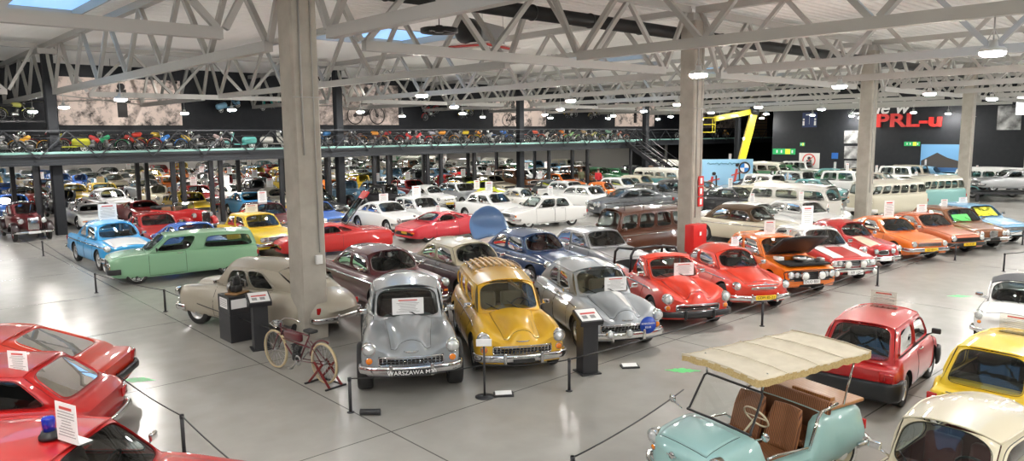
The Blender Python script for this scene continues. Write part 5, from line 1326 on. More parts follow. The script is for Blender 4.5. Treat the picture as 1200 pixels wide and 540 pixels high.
# ---- open beach car with canopy and wicker seats
JP=mat('pale_aqua_paint',(.3,.5,.48),.4,0,1.)
jl=fiat500(paint=JP,gh=None,doors=[],rims=[P_('cream'),WHITEP],tubs=[(.78,2.1,.3)],bumper=(.33,.07,CHROME),brightm=CHROME,inter=mat('wicker_floor',(.12,.05,.02),.8),wheel='whitewall',R=.29,ra=.335)
k=[]
for q in jl['keys']:
    k.append(q)
ks=[k[0],k[1],k[2],k[3],(.82,.21,.65,.52,.57,.8,.45,.82,.86),(.95,.2,.66,.4,.6,.46,.5,.46,.47),(1.7,.2,.66,.4,.6,.46,.5,.46,.47),(1.95,.2,.66,.48,.59,.82,.48,.82,.83),(2.3,.21,.66,.54,.58,.84,.42,.84,.85),(2.75,.24,.64,.52,.55,.82,.38,.83,.84),(2.98,.3,.6,.5,.5,.76,.34,.77,.77),(3.06,.34,.54,.48,.46,.68,.3,.68,.68)]
jl['keys']=ks
jx,jy,jp=7.05,4.95,59
jo=put(jl,2,jx,jy,jp,'pale aqua open beach car with canvas canopy and wicker seats','beach_car')
WICK=stripe_mat('wicker_weave',(.11,.035,.012),(.3,.12,.04),14.,'Y',.4,.6,.4); WOOD=stripe_mat('varnished_slats',(.24,.1,.03),(.36,.17,.06),9.,'Y',.35,.35)
for sg in(-1,1):
    m=MB(); m.rbox((-1.3,sg*.28,.42),(.42,.42,.08),.04); 
    pts=[]
    m.grid([[Vector((-1.5-.16*a-.05*math.cos((b-.5)*PI),sg*.28+(b-.5)*.46*(1-.35*max(0,a-.6)**1.5*2.2),.42+.55*a)) for b in [j/10 for j in range(11)]] for a in [i/10 for i in range(11)]])
    o=m.build('wicker_seat',WICK,jo); md=o.modifiers.new('s','SOLIDIFY'); md.thickness=.05
m=MB(); m.rbox((-1.95,0,.48),(.36,1.04,.1),.04); m.rbox((-2.16,0,.74),(.08,1.08,.5),.03,M=Matrix.Rotation(-.15,3,'Y')); m.build('wicker_bench',WICK,jo)
m=MB(); m.rbox((-2.56,0,.87),(.74,1.02,.05),.015); m.rbox((-2.42,.1,.93),(.1,.6,.06),.01); m.build('luggage_deck',WOOD,jo)
m=MB()
ws=[Vector((-.74,-.52,.86)),Vector((-.76,-.5,.88)),Vector((-.98,-.47,1.28)),Vector((-1.0,-.44,1.31)),Vector((-1.0,.44,1.31)),Vector((-.98,.47,1.28)),Vector((-.76,.5,.88)),Vector((-.74,.52,.86))]
m.tube(ws,.015,8,1); m.tube([ws[0],(-.68,0,.9),ws[-1]],.016,6,1); m.build('windscreen_frame',[JP,TRIM],jo)
m=MB(); m.grid([[Vector((-.76-.23*i/4-.02,(-.48+.96*j/6),.89+.41*i/4)) for j in range(7)] for i in range(5)]); m.build('windshield',glass_mat('clear_windscreen',(.93,.95,.94)),jo)
CANV=noise_mat('canvas_canopy',(.62,.55,.42),(.7,.63,.49),6,.85,bump=.2); FRNG=noise_mat('canvas_fringe',(.42,.3,.12),(.55,.42,.2),40,.9,bump=.4)
m=MB(); cz=1.56; y2=.62; x0c,x1c=-.72,-2.85
def canp(i,j): 
    a=i/30; b=j/12*2-1; ribs=.014*abs(math.sin(a*PI*4)); return Vector((x0c+(x1c-x0c)*a, b*y2, cz+.03*(1-b*b)-ribs+(.003*math.sin(i*2.3+j*1.7))))
m.grid([[canp(i,j) for j in range(13)] for i in range(31)]); can=m.build('canvas_canopy',CANV,jo)
sm=MB()
for i_ in(0,7,15,22,30): sm.tube([canp(i_,j)+Vector((0,0,.012)) for j in range(13)],.006,5)
sm.build('canopy_seam',CANV,can); md=can.modifiers.new('s','SOLIDIFY'); md.thickness=.015
m=MB(); edge=[canp(i,0) for i in range(31)]+[canp(30,j) for j in range(1,13)]+[canp(i,12) for i in range(29,-1,-1)]+[canp(0,j) for j in range(11,0,-1)]
n=len(edge); vs=[]
for q in range(0,n):
    a,b=edge[q],edge[(q+1)%n]
    for s_ in range(2):
        p=a.lerp(b,s_/2); dz=.085+.007*math.sin(q*2.1+s_*1.2); vs.append([p+Vector((0,0,.003)),p-Vector((0,0,dz*.5))+Vector((.006*math.sin(q*3),.006*math.cos(q*3.3),0)),p-Vector((0,0,dz))])
vs.append(vs[0]); m.grid(vs); f_=m.build('fringe',FRNG,can)
m=MB()
for sg in(-1,1):
    m.cyl((-2.5,sg*.5,.88),(-2.62,sg*.56,1.54),.014,n=7); m.cyl((-1.0,sg*.44,1.3),(-1.02,sg*.5,1.56),.012,n=6)
    m.tube([(-1.72,sg*.58,.42),(-1.86,sg*.6,.86),(-1.95,sg*.58,.92),(-2.35,sg*.52,.93)],.02,7)
    m.tube([(-.92,sg*.62,.56),(-1.05,sg*.66,.6),(-1.6,sg*.66,.56),(-1.68,sg*.62,.5)],.016,7)
m.build('chrome_rail',CHROME,jo)
m=MB(); c0_=Vector((-1.12,.27,.93)); q=Matrix.Rotation(R_(-55),3,'Y'); m.tube([c0_+q@Vector((.17*math.cos(2*PI*k/20),.17*math.sin(2*PI*k/20),0)) for k in range(20)],.012,6,closed=True)
for k in range(2): m.cyl(c0_,c0_+q@Vector((0,.165*(-1)**k,0)),.009,n=5)
m.cyl(c0_,(-.85,.27,.74),.014,n=6); m.build('steering_wheel',P_('cream'),jo)
m=MB(); m.lathe([(.045,0),(.04,.02),(.005,.025)],c=(.0,0,0),axis='X',n=14,caps=True); m.box((.01,0,0),(.01,.16,.015)); e=m.build('nose_badge',CHROME,jo); e.location=(INFO[jo.name]['front'](0,.6)+.005,0,.6)
for sg in(-1,1):
    m=MB(); m.cyl((-.72,sg*.6,.84),(-.7,sg*.72,.9),.01,n=5); m.lathe([(.01,-.03),(.05,-.02),(.055,0),(.01,.005)],c=(-.7,sg*.76,.93),axis='X',n=12,caps=True); m.build('wing_mirror',CHROME,jo)
# ------------------------------------------------------------------ helpers for things that stand by the cars
def Wp(car,p):
    c,s=math.cos(car.rotation_euler.z),math.sin(car.rotation_euler.z); return (car.location.x+c*p[0]-s*p[1],car.location.y+s*p[0]+c*p[1],car.location.z+p[2])
def wp(px,py,F):
    d=Fv+Rv*((px-600)/FPX)+Uv*((270-py)/FPX); hf=d.x*math.cos(HD)+d.y*math.sin(HD); t=F/hf; return Vector((d.x*t,d.y*t,CH+d.z*t))
def onY(px,py,Y):
    d=Fv+Rv*((px-600)/FPX)+Uv*((270-py)/FPX); t=Y/d.y; return Vector((d.x*t,Y,CH+d.z*t))
def onX(px,py,X):
    d=Fv+Rv*((px-600)/FPX)+Uv*((270-py)/FPX); t=X/d.x; return Vector((X,d.y*t,CH+d.z*t))
def topz(car,s,y): return INFO[car.name]['top'](s,y)
def rz(car,s,y):   # roof height of a car at s,y
    g=INFO[car.name].get('roofp'); return None
TOCAM=math.atan2(-math.sin(HD),-math.cos(HD))
# stripes on paint: thin surface patches following bonnet and roof
def stripe(car,s0,s1,y0,y1,m,name='bonnet_stripe',roof=False,n=24):
    I=INFO[car.name]; B=I['B']; mb=MB(); rows=[]
    for i in range(n+1):
        s=s0+(s1-s0)*i/n; row=[]
        for j in range(7):
            y=y0+(y1-y0)*j/6
            if not roof:
                o=B.top(s,None,25); 
                z=None
                for a,b in zip(o[:-1],o[1:]):
                    if (a.x-abs(y))*(b.x-abs(y))<=0 and abs(a.x-b.x)>1e-6: z=a.y+(b.y-a.y)*(abs(y)-a.x)/(b.x-a.x)
                if z is None: z=o[-1].y
                row.append(Vector((-B.bulge(s,y),y,z+.0125)))
            else:
                u=i/n; w=I['roofp'](u,1).y; p=I['roofp'](u,y/w); row.append(p+Vector((0,0,.006)))
        rows.append(row)
    mb.grid(rows); return mb.build(name,m,car)
WP=PC('white'); 
stripe(ltg,.3,1.22,.08,.3,WP); stripe(ltg,0,1,.08,.3,WP,'roof_stripe',True)
for a,b in((-.62,-.3),(.3,.62)): stripe(rw,.1,1.15,a,b,WP)
stripe(rsm,.2,1.1,-.38,-.05,PC('cream')); 
# blue round badge with two lines of writing on the pale grey saloon
x0=INFO[ltg.name]['front'](.42,.6)+.06
m=MB(); m.lathe([(.17,0),(.175,.012),(.005,.014)],axis='X',n=30,caps=True); b=m.build('round_badge',mat('badge_blue',(.01,.06,.42),.4),ltg); b.location=(x0,.42,.58)
for i,tx in enumerate(('WARSZAWA','KLUB')): text_mesh(tx,.052,'badge_text',WHITE,b,Matrix.Translation((.015,0,.03-.075*i))@Matrix(((0,0,1,0),(1,0,0,0),(0,1,0,0),(0,0,0,1))),.002)
for y in(-.4,.0): lamp_unit(ltg,INFO[ltg.name]['front'](y,.45)+.14,y,.45,.07,'fog_lamp',LENS,CHROME,1,.05)
# bonnet ornaments of the fluted saloons
for c in(grey,yel,ltg):
    dz=.13 if c is grey else 0
    m=MB(); x=INFO[c.name]['front'](0,.7+dz); m.tube([(x-.03,-.13,.7+dz),(x+.03,-.06,.705+dz),(x+.045,0,.71+dz),(x+.03,.06,.705+dz),(x-.03,.13,.7+dz)],.014,6); m.build('bonnet_handle',CHROME,c)
m=MB(); x=INFO[sko.name]['front'](0,.72); m.tube([(x-.05,-.42,.7),(x+.03,-.2,.72),(x+.05,0,.73),(x+.03,.2,.72),(x-.05,.42,.7)],.016,6); m.tube([(x+.03,-.05,.75),(x+.04,0,.78),(x+.03,.05,.75)],.014,5); m.build('nose_chrome',CHROME,sko)
m=MB(); m.box((0,0,0),(.02,.2,.03),0); 
# roof rack of the yellow estate
I=INFO[yel.name]; R1=I['roofp']; m=MB(); sl=mat('rack_wood',(.5,.3,.1),.5)
m2=MB()
for k in range(9):
    v=-.8+1.6*k/8; pts=[R1(.38+.6*i/8,v)+Vector((0,0,.055)) for i in range(9)]; m2.sweep(pts,[(.03,-.008),(-.03,-.008),(-.03,.008),(.03,.008)])
rk=m2.build('roof_rack_slats',sl,yel)
for u in(.4,.6,.8,.97): m.tube([R1(u,-.85+1.7*j/8)+Vector((0,0,.035)) for j in range(9)],.012,5)
for v in(-.88,.88): m.tube([R1(.38+.6*i/8,v)+Vector((0,0,.1)) for i in range(9)],.012,5)
for u in(.4,.6,.8,.97):
    for v in(-.88,.88): m.cyl(R1(u,v),R1(u,v)+Vector((0,0,.1)),.01,n=5)
m.build('roof_rack_rails',CHROME,yel)
# roll bar of the red pickup
m=MB()
for s in(2.5,): m.tube([(-s,-.66,.9),(-s,-.64,1.35),(-s-.02,-.54,1.52),(-s-.02,0,1.56),(-s-.02,.54,1.52),(-s,.64,1.35),(-s,.66,.9)],.035,9)
m.tube([(-2.52,-.5,1.5),(-3.4,-.62,1.42),(-3.55,-.66,1.3),(-3.6,-.68,.9)],.035,8); m.tube([(-2.52,.5,1.5),(-3.4,.62,1.42),(-3.55,.66,1.3),(-3.6,.68,.9)],.035,8)
m.build('roll_bar',BLACK,rpk)
m=MB(); m.box((-3.35,0,.64),(1.5,1.2,.03)); m.build('load_bed',mat('bed_grey',(.2,.2,.2),.6),rpk)
# rally saloon: raised bonnet, engine bay, spot lamps
B=INFO[rally.name]['B']; m=MB(); m.grid([[Vector((-1.2,0,.99))+Vector((math.cos(R_(33))*(1.05*a),(-.68+1.36*b),math.sin(R_(33))*(1.05*a)+.035*math.sin(PI*b))) for b in[j/8 for j in range(9)]] for a in [i/8 for i in range(9)]])
o=m.build('raised_bonnet',[BLACK],rally); md=o.modifiers.new('s','SOLIDIFY'); md.thickness=.03
m=MB(); m.box((-.62,0,.87),(1.,1.25,.05),0); m.rbox((-.6,.1,.93),(.5,.34,.14),.03,mi=1); m.lathe([(.16,0),(.17,.02),(.17,.09),(.1,.11),(.02,.11)],c=(-.45,-.1,.95),n=16,mi=1,caps=True); m.rbox((-.9,-.45,.93),(.25,.2,.12),.02,mi=2); m.rbox((-.4,.5,.93),(.2,.16,.14),.03,mi=1); m.build('engine_bay',[UNDER,DULLCH,WHITEP],rally)
for c,y,z in((rally,.25,.6),(rally,-.25,.6),(rw,.25,.6),(rw,-.25,.6),(rw,.62,.36),(rw,-.62,.36)): 
    lamp_unit(c,INFO[c.name]['front'](y,z)+.09,y,z,.1 if z>.5 else .08,'spot_lamp',mat('spot_cover',(.75,.75,.7),.3),CHROME,1,.05)
# racing numbers panel on rally door
for sg in(1,-1):
    m=MB(); y=INFO[rally.name]['side'](1.9,.62); m.box((-1.9,sg*(y+.012),.62),(.5,.006,.34)); m.build('number_panel',WHITE,rally)
for y in(-.3,.3): lamp_unit(rsm,INFO[rsm.name]['front'](y,.6)+.06,y,.62,.07,'spot_lamp',LENS,CHROME,1,.05)
m=MB(); I=INFO[bro.name]; 
def ws_panel(car,u0,u1,v0,v1,m_,nm):
    w=INFO[car.name]['wind']; mb=MB(); mb.grid([[w(u0+(u1-u0)*i/6,v0+(v1-v0)*j/4)+Vector((.02,0,0)) for j in range(5)] for i in range(7)]); return mb.build(nm,m_,car)
ws_panel(bro,.1,.6,.1,.6,mat('green_sheet',(.1,.55,.12),.6),'windscreen_sheet'); ws_panel(blu,.15,.8,.15,.85,mat('yellow_sheet',(.85,.8,.02),.6),'windscreen_sheet')
# sunroof and amber markings on beach car etc.
# blue beacon on the fire car
bc=thing('blue_beacon',(0,0,0),0,'blue flashing beacon on black base on the red fire car roof','beacon')
p=gp(58,510,1.46); bc.location=(p.x,p.y,1.435); m=MB(); m.lathe([(.1,0),(.1,.03),(.075,.06),(.07,.08)],n=20,caps=True); m.build('base',BLACK,bc)
m=MB(); m.lathe([(.062,.08),(.062,.2),(.05,.22),(.005,.225)],n=20,caps=True); m.build('blue_dome',mat('blue_dome',(.005,.02,.35),.1,0,1),bc)
def world_card(p,face,w,h,lab,clear=False,tilt=0): return roof_card(p,face,w,h,lab,clear)
p=gp(80,517,1.45); roof_card((p.x,p.y,1.44),TOCAM-.5,.34,.4,'white printed card propped beside the blue beacon')
p=gp(22,436,1.32); roof_card((p.x,p.y,1.31),TOCAM-.2,.3,.3,'grey printed card on the roof of the orange-red coupe at left')
# cards in windscreens and on roofs
def card_on(car,s,y,z,w,h,lab,clear=False,rel=0.,group='information cards on cars'):
    p=Wp(car,(-s,y,z)); return roof_card(p,car.rotation_euler.z+rel,w,h,lab,clear,group=group)
card_on(grey,1.16,.0,1.2,.56,.3,'white card with red lines at foot of grey saloon windscreen')
card_on(ltg,1.16,.2,1.06,.5,.3,'white card with red lines on bonnet of pale grey striped saloon')
card_on(rpk,1.16,.15,1.06,.5,.3,'white card with red lines at windscreen of red pickup')
card_on(sko,1.75,.1,1.42,.22,.24,'small white card on roof of orange-red two-door saloon')
def roof_of(car,u=.5,v=0.): 
    q=INFO[car.name]['roofp'](u,v); return q
for car,lab,w,h,u,clear in ((rally,'white card on roof of orange rally saloon',.36,.4,.3,False),(rw,'tall white card on white rally saloon roof',.4,.62,.5,False),(ora,'tall white card on orange coupe roof',.42,.6,.2,False),(cop,'white card on copper coupe roof',.45,.3,.4,False),(bro,'white card on brown front-row saloon roof',.3,.26,.5,False),(blu,'white card on light blue saloon roof',.4,.22,.6,False)):
    q=roof_of(car,u); p=Wp(car,(q.x,q.y,q.z+.004)); roof_card(p,car.rotation_euler.z,w,h,lab,clear)
cars_by={o['label']:o for o in sc.objects if o.get('label')}
for key,lab,w,h,u in (('crimson sports coupe with white sign on its roof','small white card on roof of crimson sports coupe',.3,.26,.3),('white long saloon side-on with amber corner lamps','white card on roof of white long saloon',.4,.45,.6),
   ('white saloon left of the white long saloon, sign on its roof','tall white card on roof of white saloon by blue raised lid',.5,.55,.4),('white boxy saloon behind the crimson sports coupe','white card on white boxy saloon behind crimson coupe',.5,.5,.4),
   ('sky blue two-tone saloon with white bonnet left of mint green van','large white card on roof of sky blue two-tone saloon',.6,.55,.5),('yellow boxy saloon behind the mint green van','white card on roof of yellow boxy saloon',.5,.3,.5),
   ('white saloon in front of the silver roadster','white card on roof of white saloon near the roadster',.35,.4,.3),('white hatchback right of the white saloon near the roadster','white card on roof of white hatchback near the roadster',.3,.4,.3),
   ('small red car seen from behind, beyond the canvas canopy','clear acrylic notice with red print on small red car roof',.42,.3,.25),('small yellow car seen from behind, between red and cream ones','clear acrylic notice with brown print on small yellow car roof',.5,.3,.3),
   ('white coupe seen behind the raised red hatch','white card on roof of white coupe behind red hatch',.5,.35,.4),('yellow long saloon seen through the walkway posts at left','white card on roof of yellow long saloon at left',.5,.4,.4),
   ('silver chromed saloon seen between walkway posts at left','white card on roof of silver chromed saloon at left',.5,.5,.4),('dark green estate behind the orange coupe','white card on dark green estate roof',.35,.3,.4)):
    if key in cars_by:
        car=cars_by[key]; q=roof_of(car,u); p=Wp(car,(q.x,q.y,q.z+.004)); back='seen from behind' in key
        roof_card(p,car.rotation_euler.z+(PI if back else 0),w,h,lab,clear=back)
# ------------------------------------------------------------------ black display stands
def lectern(px,py,rzv,lab,h=1.02):
    p=gp(px,py); t=thing('info_lectern',p,rzv,lab,'stand')
    m=MB(); m.box((0,0,.012),(.4,.4,.024)); m.build('foot_plate',SATIN,t)
    m=MB(); m.box((0,0,h/2),(.3,.3,h-.02)); m.build('pillar',SATIN,t)
    m=MB(); M=Matrix.Rotation(R_(22),3,'Y'); m.rbox((.02,0,h+.03),(.42,.46,.1),.01,M=M,smooth=False); m.build('slanted_top',SATIN,t)
    m=MB(); m.box((.04,0,h+.083),(.36,.4,.004),0,M); m.box((.0,.0,h+.1),(.05,.3,.003),1,M)
    for i in range(2): m.box((.1,-.1+.16*i,h+.06),(.1,.1,.003),2,M)
    m.build('printed_panel',[WHITE,INKR,INKG],t); claim(p.x+.2,p.y,0,.4,.4); return t
lectern(688,436,HD+PI+.35,'black pillar stand with slanted white printed panel by pale grey saloon')
lectern(306,408,HD+PI+.5,'black pillar stand with slanted panel beside black display plinth')
p=gp(281,396); t=thing('display_plinth',p,R_(0),'large black box plinth carrying an old engine near the column','plinth')
m=MB(); m.box((0,0,.3),(.62,.62,.6)); m.box((0,0,.62),(.6,.6,.04)); m.box((0,0,.82),(.62,.62,.36)); m.build('box',SATIN,t)
m=MB(); m.box((-.1,-.313,.84),(.34,.004,.2),0); 
m.box((-.313,.0,.84),(.004,.4,.22),0)
for i in range(5): m.box((-.316,.0,.92-.035*i),(.003,.34,.012),1)
m.build('printed_label',[WHITE,INKG],t)
e=thing('old_engine',(p.x,p.y,1.002),.5,'small old engine on a wooden board on the black plinth','engine')
m=MB(); m.rbox((0,0,.02),(.45,.3,.04),.01); m.build('wooden_board',mat('board_wood',(.3,.17,.07),.5),e)
m=MB(); m.rbox((-.02,0,.12),(.22,.18,.16),.04,mi=0); m.cyl((0,0,.18),(.02,0,.38),.07,.055,n=14,mi=0)
for k in range(6): m.cyl((0,0,.22+.026*k),(0,0,.23+.026*k),.09,n=16,mi=0)
m.lathe([(.12,-.02),(.13,0),(.12,.02),(.02,.02)],c=(-.03,.13,.14),axis='Y',n=20,mi=1,caps=True); m.cyl((.05,0,.38),(.07,0,.46),.02,n=8,mi=1); m.tube([(.1,-.05,.3),(.18,-.08,.26),(.17,-.08,.1)],.02,7,1); m.build('engine_block',[mat('cast_iron',(.05,.05,.05),.5,.6),DULLCH],e)
# ------------------------------------------------------------------ old motorised bicycle on a workshop stand
a=gp(323,431); b=gp(383,451); h=math.atan2(a.y-b.y,a.x-b.x); t=thing('motorised_bicycle',((a.x+b.x)/2,(a.y+b.y)/2,0.02),h,'maroon antique motorised bicycle with cream tyres in front of the column','motorcycle')
wb=min((a-b).length,1.5); Rw=.37; CT=mat('cream_tyre',(.55,.45,.27),.7); MR=PC('maroon')
w0=None
for x in(wb/2,-wb/2):
    m=MB(); m.lathe([(Rw-.035,-.02),(Rw-.01,-.025),(Rw,0),(Rw-.01,.025),(Rw-.035,.02),(Rw-.04,0),(Rw-.035,-.02)],axis='Y',n=36)
    q=MB(); q.lathe([(Rw-.05,-.012),(Rw-.035,-.018),(Rw-.035,.018),(Rw-.05,.012)],axis='Y',n=36)
    q.cyl((0,-.05,0),(0,.05,0),.03,n=10)
    for k in range(20):
        a_=2*PI*k/20; q.cyl((.025*math.cos(a_+.4),.03*(-1)**k,.025*math.sin(a_+.4)),((Rw-.045)*math.cos(a_),0,(Rw-.045)*math.sin(a_)),.0025,n=4)
    if w0 is None: w0=q.build('wheel',DULLCH,t); y0=m.build('tyre',CT,w0); w=w0
    else: w=w0.copy(); COL.objects.link(w); y=y0.copy(); COL.objects.link(y); y.parent=w
    w.location=(x,0,Rw)
hd=Vector((wb/2-.2,0,.82)); bb=Vector((-.02,0,.3)); st=Vector((-wb/2+.42,0,.8)); rr_=Vector((-wb/2,0,Rw))
m=MB()
for p_,q_ in((hd,st),(hd-Vector((0,0,.2)),st-Vector((0,0,.22))),(hd-Vector((.0,0,.2)),bb+Vector((.18,0,0))),(st,bb),(bb,bb+Vector((.18,0,0))),(hd+Vector((0,0,.08)),hd-Vector((0,0,.24)))): m.cyl(p_,q_,.016,n=7)
for sg in(-.06,.06): m.cyl(st-Vector((0,0,.1))+Vector((0,sg*.4,0)),rr_+Vector((0,sg,0)),.01,n=6); m.cyl(bb+Vector((0,sg,0)),rr_+Vector((0,sg,0)),.01,n=6); m.cyl(hd+Vector((0,sg,-.1)),(wb/2,sg,Rw),.012,n=6)
m.build('frame',MR,t)
m=MB(); m.rbox((.16,0,.72),(.52,.1,.17),.045); m.build('fuel_tank',MR,t)
m=MB(); m.rbox(st+Vector((-.05,0,.1)),(.26,.17,.06),.03); m.cyl(st,st+Vector((0,0,.08)),.012,n=6); m.build('saddle',TRIM,t)
m=MB(); hh=hd+Vector((.0,0,.12)); m.tube([hh+Vector((-.25,-.26,-.04)),hh+Vector((-.02,-.24,0)),hh+Vector((.06,-.12,.02)),hh,hh+Vector((.06,.12,.02)),hh+Vector((-.02,.24,0)),hh+Vector((-.25,.26,-.04))],.012,6); m.build('handlebar',CHROME,t)
lamp_unit(t,hd.x+.1,0,hd.z+.06,.06,'headlight',LENS,CHROME,1,.06)
m=MB(); m.rbox((.08,0,.34),(.2,.12,.18),.05); m.cyl((.08,0,.4),(.15,0,.58),.05,n=10); m.cyl((.06,0,.4),(.0,0,.56),.05,n=10)
for k in range(4): m.cyl((.09+.018*k,0,.44+.04*k),(.092+.018*k,0,.452+.04*k),.07,n=12); m.cyl((.045-.015*k,0,.44+.035*k),(.043-.015*k,0,.452+.035*k),.07,n=12)
m.build('engine',mat('cast_iron',(.05,.05,.05),.5,.6),t)
m=MB(); m.lathe([(.09,.05),(.09,.06),(.06,.06),(.06,.05)],c=(-.02,0,.3),axis='Y',n=20); m.cyl((-.02,.06,.3),(.08,.09,.16),.01,n=5); m.box((.1,.14,.15),(.09,.08,.02)); m.cyl((-.02,-.06,.3),(-.12,-.09,.44),.01,n=5); m.box((-.14,-.14,.45),(.09,.08,.02)); m.build('pedals',DULLCH,t)
m=MB(); m.tube([(-wb/2-.0+(Rw+.04)*math.cos(R_(a_)),0,Rw+(Rw+.04)*math.sin(R_(a_))) for a_ in range(10,120,10)],.02,5); m.build('rear_mudguard',MR,t)
c_,s_=math.cos(h),math.sin(h); st_=thing('wheel_stand',(t.location.x-c_*wb/2,t.location.y-s_*wb/2,0),h,'dark red folding workshop stand holding the rear wheel of the antique bicycle','stand')
m=MB()
for sg in(-.13,.13):
    m.bar((-.3,sg,.02),(.12,sg,.42),.03,.03); m.bar((.3,sg,.02),(-.12,sg,.42),.03,.03)
m.build('crossed_legs',mat('dark_red_steel',(.16,.01,.01),.4),st_)
m=MB()
for x in(-.3,.3): m.bar((x,-.22,.015),(x,.22,.015),.03,.03)
m.bar((-.3,-.18,.015),(.3,-.18,.015),.03,.03); m.build('floor_bars',SATIN,st_)
# ------------------------------------------------------------------ barrier posts and ropes
def rope(pts,h=.56,lab='thin black rope strung between barrier posts',sag=.05):
    m=MB(); P=[]
    for (a,b) in zip(pts[:-1],pts[1:]):
        for i in range(10): f=i/10; P.append((a[0]+(b[0]-a[0])*f,a[1]+(b[1]-a[1])*f,h-sag*4*f*(1-f)))
    P.append((pts[-1][0],pts[-1][1],h)); m.tube(P,.011,5); tag(m.build('barrier_rope',TRIM),lab,'rope')
def posts(px,lab):
    out=[]
    for i,(x,y,l) in enumerate(px):
        p=gp(x,y); o=stanchion(p.x,p.y); tag(o,l,'post'); out.append((p.x,p.y))
    return out
A_=posts([(51,300,'black barrier post left of the sky blue saloon'),(113,343,'black barrier post in front of the mint green van'),(194,365,'black barrier post left of the beige saloon')],'')
rope(A_+[tuple(gp(330,420)[:2])],lab='thin rope along the left block of cars')
Bp=posts([(411,483,'black barrier post at the left wheel of the grey saloon'),(667,458,'black barrier post between yellow estate and black lectern')],'')
p=gp(568,465); t=thing('sign_post',p,TOCAM,'black post on round foot with small sign, before the yellow estate','post')
m=MB(); m.lathe([(.16,0),(.16,.014),(.03,.03)],n=24,caps=True); m.cyl((0,0,.01),(0,0,.92),.018,n=8); m.build('pole',SATIN,t); m=MB(); m.box((.02,0,.95),(.02,.26,.12),0); m.build('sign_plate',WHITE,t)
rope([Bp[0],(p.x,p.y),Bp[1]],lab='thin rope in front of grey saloon and yellow estate')
Cp=posts([(893,382,'black barrier post in front of the orange-red two-door saloon'),(1028,335,'black barrier post before the red and white rally saloon'),(1119,305,'black barrier post before the orange coupe'),(1198,287,'black barrier post before the light blue saloon')],'')
rope([Bp[1]]+Cp,lab='thin rope along the right half of the front row')
Dp=posts([(1176,318,'black barrier post standing alone on the open floor at right')],'')
rope([Dp[0],(Dp[0][0]+4.5,Dp[0][1]-1.2)],lab='thin rope leading right from the lone barrier post')
Ep=posts([(216,532,'black barrier post beside the red fire car'),(38,424,'black barrier post behind the three red cars at left')],'')
rope([tuple(gp(128,466)[:2]),Ep[0],tuple(gp(330,640)[:2])],lab='thin rope crossing the floor beside the fire car')
m=MB(); m.bar((0,-.22,0),(0,.22,0),.04,.03); o=m.build('post_crossbar',SATIN); o.location=(Ep[1][0],Ep[1][1],.595); o.rotation_euler=(0,0,TOCAM); tag(o,'short black crossbar on top of the barrier post behind the red cars','bar')
q=gp(671,588); o=stanchion(q.x,q.y); tag(o,'black barrier post in front of the aqua beach car','post'); q2=gp(1065,450); rope([(q.x,q.y),tuple(gp(800,498)[:2])],lab='thin rope running from the post towards the beach car')
q3=gp(882,405)
# things lying on the floor
p=gp(434,486); m=MB(); m.cyl((-.16,0,.05),(.16,0,.05),.05,n=16); o=m.build('floor_spotlight',SATIN); o.location=p; o.rotation_euler=(0,0,_a if False else -.75); tag(o,'small black cylinder lying on the floor before the grey saloon','lamp')
for px,py,lab in((590,463,'small black floor tray with white card before the yellow estate'),(738,430,'thin white floor card with black edge beside the black lectern')):
    p=gp(px,py); t=thing('floor_sign',p,HD-PI/2+.1,lab,'sign'); m=MB(); m.box((0,0,.015),(.34,.2,.03)); m.build('tray',SATIN,t); m=MB(); m.box((0,.01,.04),(.28,.14,.006),0,Matrix.Rotation(.2,3,'X')); m.build('card',WHITE,t)
GRN=mat('green_sticker',(.12,.62,.2),.4)
for px,py,lab in((162,445,'green footprint sticker on the floor at left'),(800,434,'green footprint sticker on the floor right of the black lectern'),(1125,347,'pale green sticker on the floor near the white tiny car')):
    p=gp(px,py); m=MB(); n=40; ring=[(( .2+.03*math.sin(3*k_)+.05*math.cos(2*PI*k_/n*4))*math.cos(2*PI*k_/n)*1.35,(.12+.03*math.cos(5*k_))*math.sin(2*PI*k_/n),.003) for k_ in range(n)]
    m.add([(0,0,.004)]+ring,[(0,1+k_,1+(k_+1)%n) for k_ in range(n)],0,False); o=m.build('floor_sticker',GRN); o.location=p; o.rotation_euler=(0,0,HD-PI/2-.1); tag(o,lab,'sticker')
# hydrant cabinet by the second column, fire signs on it
t=thing('fire_hose_cabinet',(CX[2]-1.0,ROW1-.95,0),0,'red fire hose cabinet beside the second column','cabinet'); claim(CX[2]-.6,ROW1-.95,0,.8,.5)
m=MB(); m.rbox((0,0,.95),(.75,.35,.9),.02); m.box((-.25,0,.25),(.06,.3,.5)); m.box((.25,0,.25),(.06,.3,.5)); m.build('box',mat('signal_red',(.6,.015,.012),.4),t); m=MB(); m.box((0,-.18,1.1),(.2,.01,.2)); m.box((0,-.187,1.1),(.1,.005,.12),1); m.build('label',[mat('signal_red',(.6,.015,.012)),WHITE],t)
t=thing('fire_sign',(CX[2]+.33,ROW1-.345,2.75),0,'red fire equipment signs on the second column','sign')
for i in range(3):
    m=MB(); m.box((-.18,0,-.36*i),(.3,.02,.32),0); m.rbox((-.18,-.014,-.36*i),(.12,.008,.2),.02,mi=1); m.build('sign_panel',[mat('signal_red',(.6,.015,.012)),WHITE],t)
